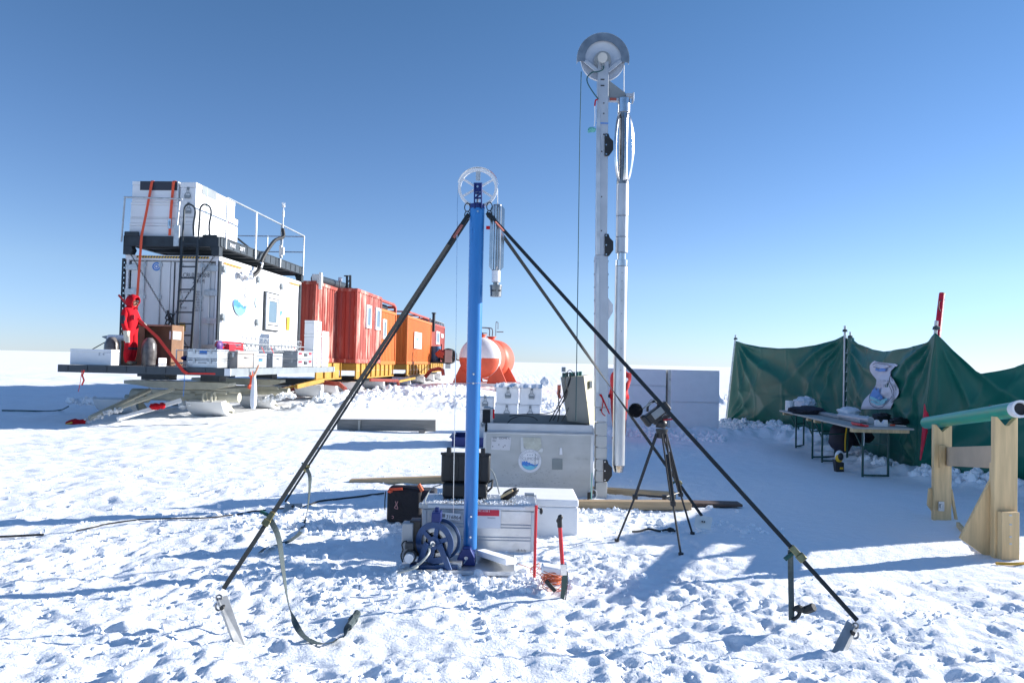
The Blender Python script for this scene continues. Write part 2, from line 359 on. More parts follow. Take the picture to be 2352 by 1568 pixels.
def mk_(g, name, mt, parent=None, smooth=False, bev=0., W=False, label=None, cat=None, group=None, kind=None, origin=None, auto=False):
    """one mesh object; W: vertices are given in world space (else in the parent's frame)"""
    me = bpy.data.meshes.new(name); vs = g.v
    M = Matrix.Identity(4)
    if parent is not None:
        M = FR[parent.name]
        if W: Mi = M.inverted(); vs = [tuple(Mi @ Vector(v)) for v in vs]
        o = bpy.data.objects.new(name, me); COL.objects.link(o); o.parent = parent; FR[o.name] = M
    else:
        a = np.array(vs); c = Vector(origin) if origin is not None else Vector((a[:, 0].mean(), a[:, 1].mean(), a[:, 2].min()))
        vs = [(v[0]-c.x, v[1]-c.y, v[2]-c.z) for v in vs]
        o = bpy.data.objects.new(name, me); COL.objects.link(o); o.location = c; FR[o.name] = Matrix.Translation(c)
    me.from_pydata(vs, [], g.f)
    mts = mt if isinstance(mt, (list, tuple)) else [mt]
    for m in mts: me.materials.append(m)
    if len(mts) > 1: me.polygons.foreach_set('material_index', g.mi)
    if smooth: me.polygons.foreach_set('use_smooth', [True]*len(me.polygons))
    bm = bmesh.new(); bm.from_mesh(me)
    if not (kind == 'flat'): bmesh.ops.recalc_face_normals(bm, faces=bm.faces)
    bm.to_mesh(me); bm.free()
    if bev:
        b = o.modifiers.new('bevel', 'BEVEL'); b.width = bev; b.segments = 2; b.limit_method = 'ANGLE'; b.angle_limit = R_(40)
    if smooth or bev:
        me.polygons.foreach_set('use_smooth', [True]*len(me.polygons))
        try: me.set_sharp_from_angle(angle=R_(38))
        except Exception: pass
    if kind == 'flat': kind = None
    return tag(o, label, cat, group, kind)
def dup(o, loc, label=None, rotz=None):
    def cp(a, p):
        c = a.copy(); COL.objects.link(c)
        if p is not None: c.parent = p; c.matrix_parent_inverse = a.matrix_parent_inverse
        for ch in [x for x in COL.objects if x.parent == a]: cp(ch, c)
        return c
    c = cp(o, None); c.location = loc
    if rotz is not None: c.rotation_euler = (0, 0, rotz)
    if label: c['label'] = label
    FR[c.name] = Matrix.LocRotScale(Vector(loc), c.rotation_euler, None)
    return c
X, Y_, Z = Vector((1, 0, 0)), Vector((0, 1, 0)), Vector((0, 0, 1))
def smoothpts(pts, n=6):                            # Catmull-Rom
    P = [Vector(p) for p in pts]; P = [P[0]*2-P[1]] + P + [P[-1]*2-P[-2]]; out = []
    for i in range(1, len(P)-2):
        for k in range(n):
            t = k/n; a, b, c, d = P[i-1:i+3]
            out.append(.5*((2*b)+(-a+c)*t+(2*a-5*b+4*c-d)*t*t+(-a+3*b-3*c+d)*t**3))
    return out+[P[-2]]
# ---------------------------------------------------------------- the snow field
def snowfield():
    def axis(lo, hi, d0, rate, flat):
        xs = [0.]; x = 0.
        while x < hi:
            x += d0 if x < flat else max(d0, d0*(1+(x-flat)*rate/d0)) if x < 40 else x*.03
            xs.append(x)
        return xs
    xp = axis(0, 9000, .028, .010, 3.2); xs = np.array([-a for a in xp[:0:-1]]+xp)
    ys = [-30, -15, -8, -4, -2, -.5, .5, 1.2, 1.8]; y = 2.2
    while y < 9000:
        ys.append(y); y += .024 if y < 4.5 else (.0055*y if y < 45 else .03*y)
    ys = np.array(ys); nx, ny = len(xs), len(ys)
    XX, YY = np.meshgrid(xs, ys)
    ZZ = ground(XX.ravel(), YY.ravel()).reshape(XX.shape)
    # footprints and kicked holes, evaluated only near each one
    for px, py, pr, pd, pa in PITS:
        i0, i1 = np.searchsorted(xs, [px-pr*4, px+pr*4]); j0, j1 = np.searchsorted(ys, [py-pr*4, py+pr*4])
        if i1 <= i0 or j1 <= j0: continue
        dx = XX[j0:j1, i0:i1]-px; dy = YY[j0:j1, i0:i1]-py; c, s = math.cos(pa), math.sin(pa)
        sh = sm(XX[j0:j1, i0:i1]-.25*(YY[j0:j1, i0:i1]-7), 1.3, 2.6)*sm(YY[j0:j1, i0:i1], 5.2, 6.3)
        q = ((dx*c+dy*s)/(pr*1.5))**2 + ((-dx*s+dy*c)/pr)**2; k = (1-.85*sh)*(1-.8*sm(YY[j0:j1, i0:i1], 9, 12))
        ZZ[j0:j1, i0:i1] += k*(-pd*np.exp(-q**3) + pd*.35*np.exp(-((np.sqrt(q)-1.25)/.35)**2))
    co = np.stack([XX, YY, ZZ], -1).reshape(-1, 3)
    i = np.arange(nx-1)[None, :]; j = np.arange(ny-1)[:, None]; a = (j*nx+i)
    F = np.stack([a, a+1, a+nx+1, a+nx], -1).reshape(-1, 4)
    me = bpy.data.meshes.new('snow_ground'); me.vertices.add(len(co)); me.vertices.foreach_set('co', co.ravel())
    me.loops.add(F.size); me.loops.foreach_set('vertex_index', F.ravel().astype(np.int32))
    me.polygons.add(len(F)); me.polygons.foreach_set('loop_start', np.arange(0, F.size, 4, dtype=np.int32)); me.polygons.foreach_set('loop_total', np.full(len(F), 4, dtype=np.int32))
    me.polygons.foreach_set('use_smooth', np.ones(len(F), bool)); me.update(calc_edges=True); me.validate()
    me.materials.append(SNOW); o = bpy.data.objects.new('snow_ground', me); COL.objects.link(o); tag(o, kind='structure')
    print('ground', nx, ny)
snowfield()
_ico = bmesh.new(); bmesh.ops.create_icosphere(_ico, subdivisions=2, radius=1)
ICO_V = np.array([v.co[:] for v in _ico.verts]); ICO_F = np.array([[v.index for v in f.verts] for f in _ico.faces]); _ico.free()
def clods(name, spots, seed, label=None, smooth=False):           # spots: (x, y, z, r)
    rg = np.random.RandomState(seed); V = []; F = []; n = 0
    for x, y, z, r in spots:
        s = rg.uniform(.65, 1.35, 3); d = ICO_V*(1+.22*rg.randn(len(ICO_V), 1)*.6)*s*r
        a = rg.uniform(0, 6.28); c, q = math.cos(a), math.sin(a); d = d @ np.array([[c, q, 0], [-q, c, 0], [0, 0, 1]])
        V.append(d+np.array([x, y, z])); F.append(ICO_F+n); n += len(ICO_V)
    V = np.concatenate(V); F = np.concatenate(F)
    me = bpy.data.meshes.new(name); me.from_pydata(V.tolist(), [], F.tolist()); me.polygons.foreach_set('use_smooth', [smooth]*len(me.polygons))
    me.materials.append(SNOW); o = bpy.data.objects.new(name, me); COL.objects.link(o); tag(o, label, kind='stuff'); return o
# ================================================================ the sledge train on the left
TANG = -math.atan(106/FPX)
RT3 = Matrix.Rotation(TANG, 4, 'Z')
TR = Matrix.Translation((-7.74, 18.9, 1.3)) @ RT3   # frame at the near right bottom corner of the white container
def TM(x, y, z): return TR @ Matrix.Translation((x, y, z))
def chassis_ski(g, x, y, w, L, z0=-1.32, h=.42, th=.05):
    """a broad runner with its nose curled up, nose at y, in the train frame"""
    pr = [(0, h), (.06, h*.7), (.18, h*.38), (.36, h*.15), (.65, .0), (L, .0)]
    vs = []; n = len(pr)
    for dy, dz in pr:
        for dx in (0, w):
            vs.append((x+dx, y+dy, z0+dz)); 
    for (dy, dz), (nx, nz) in zip(pr, [(.9, .4), (.85, .5), (.6, .8), (.3, .95), (.05, 1), (0, 1)]):
        for dx in (0, w): vs.append((x+dx, y+dy+nx*.30, z0+dz+.02+nz*th + (.22*0)))
    fs = []
    for i in range(n-1):
        a = 2*i; fs += [(a, a+1, a+3, a+2), (2*n+a, 2*n+a+2, 2*n+a+3, 2*n+a+1), (a, a+2, 2*n+a+2, 2*n+a), (a+1, 2*n+a+1, 2*n+a+3, a+3)]
    fs += [(0, 2*n, 2*n+1, 1), (2*n-2, 2*n-1, 4*n-1, 4*n-2)]
    g.add(vs, fs)
# ---- the big sledge under the white container
sl1 = thing('cargo_sledge', 'long freight sledge on broad white skis with a dark overhanging deck carrying the white container', 'sledge', M=TR)
g = G(); g.bx(-2.2, 1.70, -2.86, -.32, -.04, -.0); g.bx(-2.62, 1.70, -.32, 4.4, -.04, -.002)
mk(g, 'deck', GREYB, sl1)
g = G(); g.bx(-2.2, 1.705, -2.93, -2.862, -.155, .012)
for i in range(9): g.bx(-2.0+i*.45, -1.96+i*.45, -2.945, -2.93, -.12, .0)
mk(g, 'front_rail', DKGREY, sl1)
g = G(); g.bx(1.705, 1.755, -2.93, 4.4, -.15, .012)
for i in range(16): g.bx(1.70, 1.765, -2.6+i*.45, -2.56+i*.45, .012, .022)
mk(g, 'side_rail', GREYB, sl1)
g = G(); g.bx(1.64, 1.775, -2.96, -2.932, -.15, .01); g.bx(1.69, 1.775, 4.401, 4.43, -.15, .01); mk(g, 'end_plate', WHITE, sl1)
for yy in (-.2, 2.0, 4.2):
    g = G(); g.bx(-2.5, 1.6, yy, yy+.12, -.16, -.045); mk(g, 'deck_bearer', DARK, sl1)
for k, yy in enumerate((-.10, 3.4)):
    g = G(); g.bx(-2.0, -1.25, yy-.1, yy+.5, -.30, -.165); g.bx(-1.95, -1.2, yy, yy+.4, -.385, -.30); g.bx(.25-.6, .75-.6, yy, yy+.4, -.385, -.165)
    mk(g, 'turntable', DARK, sl1)
    g = G()
    poly = [(-2.42, -.41), (-2.0, -.40), (-1.9, -.405), (.15, -.405), (.42, -.42), (.42, -.50), (.05, -.60), (-1.6, -.60), (-2.05, -.53), (-2.42, -.50)]
    g.prism(poly, (0, yy, 0), X, Z, Y_, .42); mk(g, 'bolster', CREAM, sl1, bev=.01)
    g = G(); g.cyl((-2.1, yy+.25, -.80), (.6, yy+.25, -.80), .13, n=16); g.bx(-1.9, .3, yy+.1, yy+.4, -.72, -.64); g.cyl((-2.3, yy+.25, -.82), (-1.9, yy+.25, -.82), .19, n=18)
    mk(g, 'axle', CREAM, sl1, smooth=True)
g = G()
for a, b in (((-1.6, 0, -.72), (-1.6, 3.6, -.72)), ((-.6, 0, -.72), (-.6, 3.6, -.72))): g.bar(a, b, .12, .14)
mk(g, 'spine_beam', CREAM, sl1)
for sx, sy, sL in ((-2.95, -.55, 2.5), (-.55, -.45, 3.0), (-2.95, 2.75, 2.6), (-.62, 2.75, 2.6)):
    g = G(); chassis_ski(g, sx, sy, .95, sL); mk(g, 'ski', WHITED, sl1, bev=.008)
    g = G(); yc = sy+1.0; cx = sx+.45
    g.add([(cx-.2, yc-.1, -1.22), (cx+.25, yc-.1, -1.22), (cx+.25, yc+.35, -1.22), (cx-.2, yc+.35, -1.22), (cx-.02, yc+.1, -.8), (cx+.06, yc+.1, -.8)], [(0, 1, 5, 4), (2, 3, 4, 5), (1, 2, 5), (3, 0, 4), (0, 3, 2, 1)])
    g.bx(sx+.1, sx+.85, yc-.12, yc-.04, -1.24, -1.19); g.cyl((cx-.25, yc+.1, -.88), (cx+.3, yc+.1, -.88), .06)
    mk(g, 'ski_bracket', CREAM, sl1)
# two rings and links, seen sunlit at the right front
g = G()
for cx in (-.10, .12): g.tube([(cx, -.32+.11*math.cos(a), -.80+.14*math.sin(a)) for a in np.linspace(0, 2*PI, 14)[:-1]], .028, closed=True)
mk(g, 'shackle', CREAM, sl1, smooth=True)
# ---- draw bar with its frozen rope and cloth
db = thing('drawbar', 'white A shaped draw bar lying in front of the long freight sledge', 'tow bar', loc=at(197, 962, 16.3))
tip = at(205, 960, 16.2); 
for p, q, r in ((at(345, 895, 18.2), tip, .05), (at(398, 893, 18.3), at(235, 950, 16.6), .05), (at(415, 919, 17.6), at(270, 962, 16.4), .062)):
    g = G(); g.bar(p, q, r*1.6, r*1.6); mk(g, 'tow_pole', WHITED if r > .055 else CREAM, db, W=True, bev=.006)
g = G(); rg = random.Random(4)
for k in range(60):
    t = k/59; c = at(195+85*t+rg.uniform(-4, 4), 968-32*t+rg.uniform(-5, 5), 16.2+.7*t); g.sph(c, rg.uniform(.022, .05), 6, 4, jit=.2, seed=k)
mk(g, 'frozen_chain', WHITED, db, W=True, smooth=True)
for nm, c, Y, lab in (('red_cloth', (172, 972), 16.1, 'red cloth wrapped round the tip of the tow bar, lying on the snow'), ('red_cloth', (357, 933), 17.0, 'small red and white cloth by the middle of the tow bar')):
    g = G(); p = at(*c, Y)
    g.sph(p, .13 if Y < 16.5 else .10, 12, 8, (1.5, .8, .75), .13, seed=int(c[0])); g.sph(p+Vector((.16, 0, .02)), .08, 8, 6, (1, 1, .9), .2, 3)
    mk(g, nm, REDS, None, smooth=True, label=lab, cat='cloth', origin=p-Vector((0, 0, .1)))
g = G(); g.tube(smoothpts([at(132, 982, 16.0), at(150, 975, 16.0), at(165, 970, 15.95)]), [.02]*13, 6); mk(g, 'rope_end', YROPE, None, smooth=True, label='frayed yellow rope end poking out of the red cloth at the tow bar tip', cat='rope')
# ---- the white container
ct = thing('shipping_container', 'white insulated container with a window and a round blue emblem on its sunlit side', 'container', M=TR)
W_, L_, H_ = 2.56, 6.06, 2.90
g = G(); g.bx(-W_+.06, -.03, .10, L_-.03, .06, H_-.04); mk(g, 'wall', WHITE, ct)
g = G()
for xx in (-W_, -.09): 
    g.bx(xx+.0, xx+.09, 0, .10, 0, H_)
g.bx(-W_+.09, -.09, .0, .10, H_-.13, H_); g.bx(-W_+.09, -.09, 0, .10, 0, .14)
for xx in (-W_, -.09): g.bx(xx, xx+.09, L_-.1, L_, 0, H_)
g.bx(-.075, -.0, .10, L_-.1, H_-.11, H_); g.bx(-.075, 0, .10, L_-.1, 0, .13); g.bx(-W_, -W_+.075, .10, L_-.1, H_-.11, H_)
mk(g, 'corner_frame', WHITE, ct)
g = G(); g.bx(-.028, .012, -.006, .13, .12, H_-.12); g.bx(-.012, .014, L_-.15, L_+.02, .12, H_-.1); g.bx(-W_-.012, -W_+.03, -.006, .1, .12, H_-.12)
mk(g, 'black_seal', DARK, ct)
for k in range(2):
    x0 = -W_+.14+k*1.09; g = G(); g.bx(x0, x0+1.07, .05, .088, .17, H_-.16)
    mk(g, 'door', WHITED, ct, bev=.01)
g = G(); g.bx(-W_+.10, -.10, .06, .099, H_-.175, H_-.15); g.bx(-W_+.1, -W_+.125, .06, .099, .15, H_-.16); g.bx(-.13, -.105, .06, .099, .15, H_-.16); g.bx(-1.237, -1.212, .03, .075, .17, H_-.17)
mk(g, 'door_gasket', DARK, ct)
for xx in (-W_+.52, -W_+.95, -1.05, -.48):
    g = G(); g.cyl((xx, .03, .16), (xx, .03, H_-.15), .018, n=8)
    for zz in (.3, 1.75, 2.6): g.bx(xx-.05, xx+.05, .02, .05, zz, zz+.09)
    mk(g, 'lock_rod', GALV, ct)
for zz in (.42, 1.12, 1.85, 2.5):
    g = G(); g.bx(-.38, -.02, -.02, .048, zz, zz+.15); mk(g, 'hinge', GALV, ct)
    g = G(); g.bx(-W_+.02, -W_+.34, -.02, .048, zz, zz+.15); mk(g, 'hinge', GALV, ct)
def strip(x0, x1, z0, z1, yy, n):
    gy = G(); gb = G(); d = (x1-x0)/n
    gy.bx(x0, x1, yy-.004, yy, z0, z1)
    for i in range(n):
        a = x0+i*d; s = (z1-z0)*.5
        gb.add([(a, yy-.007, z0), (a+d*.5, yy-.007, z0), (a+d*.5+s, yy-.007, z1), (a+s, yy-.007, z1)], [(0, 1, 2, 3)])
    f = mk(gy, 'hazard_strip', YELS, ct); mk(gb, 'black_stripe', INK, f, kind='flat')
strip(-W_+.3, -.28, H_-.075, H_-.02, -.001, 26)
for y0, y1 in ((.25, 1.35), (5.0, 5.85)):
    g = G(); g.bx(.001, .004, y0, y1, H_-.17, H_-.125); f = mk(g, 'hazard_strip', YELS, ct); g = G(); n = int((y1-y0)/.09)
    for i in range(n): g.bx(.005, .007, y0+i*.09, y0+i*.09+.04, H_-.17, H_-.125)
    mk(g, 'black_stripe', INK, f)
# round tie-down ports, window, notices on the sunny side
for px, py in ((514.5, 617.6), (593, 641.6), (646.5, 657.6), (511.7, 727.6), (589.5, 739.7)):
    p = ipt(px, py, TR, 0, 0); g = G(); g.cyl((-.02, p.y, p.z), (.035, p.y, p.z), .10, .085, n=18); g.bx(.034, .05, p.y-.055, p.y+.055, p.z-.12, p.z-.03); mk(g, 'tie_down_port', GREYB, ct, smooth=True)
a = ipt(607.5, 668, TR, 0, 0); b = ipt(637.5, 764, TR, 0, 0); wy0, wy1 = a.y, b.y; wz1 = a.z; wz0 = ipt(607.5, 759, TR, 0, 0).z
g = G(); g.bx(-.02, .02, wy0, wy1, wz0, wz1); wn = mk(g, 'window', DARK, ct)
g = G(); t = .09
for y0, y1, z0, z1 in ((wy0+.05, wy0+.05+t, wz0+.04, wz1-.05), (wy1-.05-t, wy1-.02, wz0+.04, wz1-.05), (wy0+.14, wy1-.14, wz0+.04, wz0+.04+t*1.4), (wy0+.14, wy1-.14, wz1-.05-t*1.4, wz1-.05)): g.bx(.021, .07, y0, y1, z0, z1)
for y0, y1, z0, z1 in ((wy0+.2, wy0+.26, wz0+.2, wz1-.2), (wy1-.24, wy1-.18, wz0+.2, wz1-.2), (wy0+.26, wy1-.24, wz0+.2, wz0+.27), (wy0+.26, wy1-.24, wz1-.27, wz1-.2)): g.bx(.021, .055, y0, y1, z0, z1)
mk(g, 'frame', WHITE, wn, bev=.008)
g = G(); g.bx(.021, .04, wy0+.27, wy1-.25, wz0+.28, wz1-.28); mk(g, 'pane', GLASS, wn)
SX, SU = Vector((0, 1, 0)), Vector((0, 0, 1))       # right and up on the sunny side
def emblem(parent, o, ux, uy, r, W=False, arctext=True, white=True, off=.004):
    """round badge: white disc with a dark ring, lettering, blue peaks and pale waves"""
    ux = Vector(ux).normalized(); uy = Vector(uy).normalized(); g = G()
    if white: g.m = 0; g.disc(o, ux, uy, r, 40, off)
    g.m = 1; g.ring(o, ux, uy, r*.74, r*.765, 40, off*2); g.ring(o, ux, uy, r*.965, r*.985, 40, off*2)
    g.m = 3                                        # waves fill the lower part
    def low(y0, m, dz, k):
        g.m = m; n = 24; c = r*.74
        xs = [-c*.98+2*c*.98*i/n for i in range(n+1)]; P = []
        for x in xs: P.append((x, max(-math.sqrt(max(c*c-x*x, 0)), -c)))
        T = [(x, max(y0*r + dz*r*math.sin(x/r*11+k), -math.sqrt(max(c*c-x*x, 0)))) for x in xs]
        un = ux.cross(uy).normalized(); oo = Vector(o)+un*(off*(2.2+.4*m))
        vs = [oo+ux*a+uy*b for a, b in P]+[oo+ux*a+uy*b for a, b in T]
        g.add(vs, [(i, i+1, n+2+i, n+1+i) for i in range(n)])
    low(-.28, 2, .05, 0); low(-.40, 3, .04, 1)
    g.m = 2; un = ux.cross(uy).normalized(); oo = Vector(o)+un*off*3.9
    pk = [(-.72, -.3), (-.7, .0), (-.6, -.12), (-.52, .02), (-.4, -.1), (-.28, .0), (-.16, -.16), (0, -.12), (.1, -.3)]
    g.add([oo+ux*(a*r*.94)+uy*(b*r) for a, b in pk], [tuple(range(len(pk)))])
    g.m = 1
    g.text('CLIMCOR', Vector(o)-ux*r*.66+uy*r*.08, ux, uy, r*.33, off*4.5)
    g.tube([oo+ux*(r*(.42+(.05 if i % 2 else 0)))+uy*(r*(.6-.09*i)) for i in range(14)], r*.022, 4)
    if arctext:
        for i, ch in enumerate('ANTARCTIC CLIMATE CORES'):
            if ch == ' ': continue
            a = R_(168-i*7.1); d = ux*math.cos(a)+uy*math.sin(a); tx = ux*math.sin(a)-uy*math.cos(a)
            g.text(ch, Vector(o)+d*r*.81-tx*r*.04, tx, d, r*.15, off*3)
    for k in range(3): g.disc(Vector(o)+ux*r*(-.2+.2*k)+uy*r*.5, ux, uy, r*.045, 8, off*3)
    return g
p = ipt(552, 686.7, TR, 0, 0)
# a faint lettering ring only: the disc is the white wall itself
em = emblem(ct, (0, p.y, p.z), SX, SU, .62, white=False, off=.002)
mk(em, 'emblem', [PAPER, INKG, BLUS, CYAN], ct, kind='flat')
g = G(); p = ipt(639, 728, TR, 0, 0); g.m = 0; q = ipt(645, 720, TR, 0, 0)
g.add([(.004, q.y-.15, q.z+.09), (.004, q.y+.12, q.z+.09), (.004, q.y+.02, q.z-.12)], [(0, 1, 2)]); mk(g, 'triangle_mark', BLUS, ct, kind='flat')
q = ipt(662, 743, TR, 0, 0); g = G(); g.bx(.001, .006, q.y-.13, q.y+.13, q.z-.22, q.z+.22); f = mk(g, 'caution_sticker', YELS, ct)
g = G(); 
for i, s in enumerate(('CAUTION', 'CARGO', 'FREIGHT')): g.text(s, (.007, q.y-.11, q.z+.11-.13*i), SX, SU, .055)
mk(g, 'lettering', INK, f, kind='flat')
g = G(); q = ipt(590, 702, TR, 0, 0); g.disc((0, q.y, q.z+.1), SX, SU, .12, 16, .003, .16); mk(g, 'pale_sticker', mat('pale_blue_print', (.55, .74, .8), var=.1), ct, kind='flat')
g = G(); q = ipt(651, 660, TR, 0, 0); g.text('LCRU 250800 8', (.001, q.y, q.z), SX, SU, .16, squash=1.1); g.text('25HM', (.001, q.y+.7, q.z-.32), SX, SU, .16); mk(g, 'lettering', mat('faded_lettering', (.5, .51, .54)), ct, kind='flat')
# lettering on the shaded doors
FX = Vector((1, 0, 0))
def dtx(g, s, x, y, size, sq=.8):
    q = ipt(x, y, TR, 1, .045); g.text(s, (q.x, .045, q.z), FX, SU, size, .006, squash=sq)
g = G(); dtx(g, 'LCRU', 414.5, 636.5, .165, .8); dtx(g, '250800', 441, 636.5, .165, .8); dtx(g, '8', 476, 636.5, .165, .8); dtx(g, '25HM', 442, 650.5, .165, .8)
for i, (a, b) in enumerate((('MAX. GROSS', '24000 KG'), ('', '52910 LB'), ('TARE', '4900 KG'), ('', '10810 LB'), ('NET', '19100 KG'), ('', '42100 LB'), ('CUBE CAP.', '28.3 CUM'), ('', '1000 CUFT'))):
    if a: dtx(g, a, 408, 672+i*6.1, .07, .75)
    dtx(g, b, 446, 672+i*6.1, .07, .75)
mk(g, 'door_lettering', mat('soft_black_lettering', (.07, .075, .09)), ct, kind='flat')
q = ipt(359.6, 612, TR, 1, .045); g = G(); g.disc((q.x, .045, q.z), FX, SU, .115, 22, -.004*0+.003); g.m = 1; g.ring((q.x, .045, q.z), FX, SU, .06, .075, 22, .006); g.disc((q.x, .045, q.z), FX, SU, .03, 10, .006); mk(g, 'round_seal', [BLUS, PAPER], ct, kind='flat')
for yy, s1 in ((749, 'CAUTION'), (757, 'Danger')):
    q = ipt(404.5, yy+3, TR, 1, .045); g = G(); g.bx(q.x, q.x+.25, .038, .044, q.z, q.z+.13); f = mk(g, 'caution_sticker', YELS, ct); g = G(); g.text(s1, (q.x+.03, .037, q.z+.03), FX, SU, .055, .001); mk(g, 'lettering', INK, f, kind='flat')
g = G()
for cx in (-.62, -1.0): g.bx(cx-.1, cx+.1, .0, .05, .33, .36); g.bx(cx-.02, cx+.02, .0, .04, .25, .45)
mk(g, 'rod_handle', GALV, ct)
g = G()      # mesh guard with a perforated strip on the far left corner
for i in range(20): g.bx(-W_-.06, -W_-.012, -.03, .03, .15+i*.135, .24+i*.135)
g.bx(-W_-.075, -W_-.06, -.03, .03, .1, H_-.1); mk(g, 'perforated_strip', DARK, ct)
# ---- lashing chains across the doors
cc = ipt(391, 735, TR, 1, -.10)
def chain(g, a, b, lk=.055):
    a = Vector(a); b = Vector(b); n = int((b-a).length/lk); d = (b-a)/n; t = d.normalized(); s = t.cross(Vector((0, 1, 0))).normalized(); u = t.cross(s)
    for i in range(n):
        c = a+d*(i+.5); w = s if i % 2 else u; e = d*.62
        g.tube([c-e+w*.0, c-e*.5+w*.018, c+e*.5+w*.018, c+e, c+e*.5-w*.018, c-e*.5-w*.018], .007, 4, closed=True)
CH = []
for k, (pa, pb, lab) in enumerate((((297, 578), (391, 735), 'chain running from the upper left corner of the white container to the central tensioner'),
        ((494, 585), (393, 733), 'chain running from the upper right corner of the white container down behind the ladder'),
        ((395, 738), (432, 800), 'short chain running from the tensioner down behind the ladder foot'))):
    g = G(); a = ipt(*pa, TR, 1, -.08); b = ipt(*pb, TR, 1, -.10); chain(g, TR @ a, TR @ b); mk(g, 'lashing_chain', CHAIN, None, label=lab, cat='chain', group='chains lashed across the container doors')
g = G(); c = TR @ cc
for k in range(7):
    q = c+Vector((random.uniform(-.12, .12), random.uniform(-.05, .02), random.uniform(-.35, .1)))
    g.tube([q+Vector((.05*math.cos(t), .02*math.sin(3*t), .08*math.sin(t))) for t in np.linspace(0, 2*PI, 10)[:-1]], .018, 5, closed=True)
g.bar(c+Vector((-.08, 0, .25)), c+Vector((.18, 0, -.4)), .05, .05)
chain(g, c+Vector((-.05, 0, -.1)), c+Vector((-.35, 0, -.62))); chain(g, c+Vector((.02, 0, -.3)), c+Vector((-.12, 0, -.6))); chain(g, c+Vector((-.35, 0, -.62)), c+Vector((-.12, 0, -.6)))
mk(g, 'chain_tensioner', CHAIN, None, label='knotted load binder with loops of spare chain in front of the container doors', cat='load binder')
# ---- flat rack on the roof
zr = H_+.02
fr = thing('roof_platform', 'dark steel flat rack bolted on top of the white container with tubular railings', 'platform', M=TR)
g = G(); g.bx(-W_, .02, -.12, -.02, zr+.20, zr+.47); mk(g, 'front_beam', DARK, fr)
g = G(); g.bx(-.05, .04, -.02, L_+.02, zr+.24, zr+.47); g.bx(-.09, .06, -.02, L_+.02, zr+.47, zr+.49); g.bx(-.09, .06, -.02, L_+.02, zr+.225, zr+.24)
for i in range(14): g.bx(.041, .055, .3+i*.42, .33+i*.42, zr+.25, zr+.46)
mk(g, 'side_beam', DKGREY, fr)
g = G(); g.bx(-W_, -W_+.1, -.02, L_+.02, zr+.24, zr+.47); g.bx(-W_, .02, L_+.02, L_+.1, zr+.2, zr+.47); mk(g, 'far_beam', DKGREY, fr)
g = G(); g.bx(-W_+.1, -.05, .0, L_, zr+.28, zr+.33); g.bx(-W_+.1, -.05, -.02, L_, zr+.44, zr+.46)
for i in range(8): g.bx(-W_+.1, -.05, .4+i*.75, .5+i*.75, zr+.22, zr+.28)
mk(g, 'floor', DKGREY, fr)
for cx, cy in ((-W_, -.12), (-.16, -.12), (-W_, L_-.1), (-.16, L_-.1)):
    g = G(); g.prism([(0, 0), (.2, 0), (.26 if cx < -1 else .2, .12), (.2, .24), (0, .24)] if cx < -1 else [(0, 0), (.2, 0), (.2, .24), (-.06, .24), (0, .12)], (cx, cy, zr-.02), X, Z, Y_, .2); mk(g, 'corner_foot', DARK, fr)
g = G(); g.bx(-W_+.02, -W_+.42, -.14, -.1, zr+.45, zr+.58); g.bx(-.42, -.02, -.14, -.1, zr+.45, zr+.52); mk(g, 'stake_bracket', DARK, fr, bev=.02)
g = G()
for yy, s in ((.45, 'MAX'), (1.05, '20FT')): g.text(s, (.061, yy, zr+.30), SX, SU, .16, .003)
mk(g, 'lettering', PAPER, fr, kind='flat')
def rails(lab, segs, r=.024):
    g = G()
    for a, b in segs: g.cyl(a, b, r, n=8)
    mk(g, lab, GALV, fr, smooth=True)
zt = zr+1.56
y1_, y2_, y3_, y4_ = .15, 2.02, 3.9, 5.95
rails('side_railing', [((.09, y, zr+.2), (.09, y, zt)) for y in (y1_, y2_, y3_, y4_)] + [((.09, y1_, zt), (.09, y4_, zt))])
rails('rear_railing', [((.09, y4_, zt-.02), (-W_+.1, y4_, zt-.02)), ((-W_+.1, y4_, zr+.4), (-W_+.1, y4_, zt)), ((-1.2, y4_, zr+.4), (-1.2, y4_, zt)), ((.09, y4_, zr+1.0), (-W_+.1, y4_, zr+1.0))], .018)
rails('far_railing', [((-W_+.06, y, zr+.4), (-W_+.06, y, zt)) for y in (3.6, 4.9)] + [((-W_+.06, 2.7, zt), (-W_+.06, y4_, zt))], .018)
rails('front_railing', [((-W_-.03, -.16, zr+.3), (-W_+.02, -.16, zr+1.48)), ((-W_+.0, -.16, zr+1.48), (-.98, -.16, zr+1.44)), ((-1.13, -.16, zr+.2), (-1.05, -.16, zr+1.38))])
g = G(); g.bx(-1.16, -1.02, -.19, -.14, zr+.2, zr+.75); mk(g, 'post_socket', GALV, fr)
g = G(); g.bar((-.9, 2.75, zr+.45), (-.85, 2.75, zr+1.5), .08, .08); g.bar((-.86, 2.75, zr+1.48), (-1.3, 2.75, zr+1.44), .05, .05); g.bar((-.85, 2.76, zr+.95), (-.25, 2.76, zr+.5), .05, .05); mk(g, 'stake', DARK, fr)
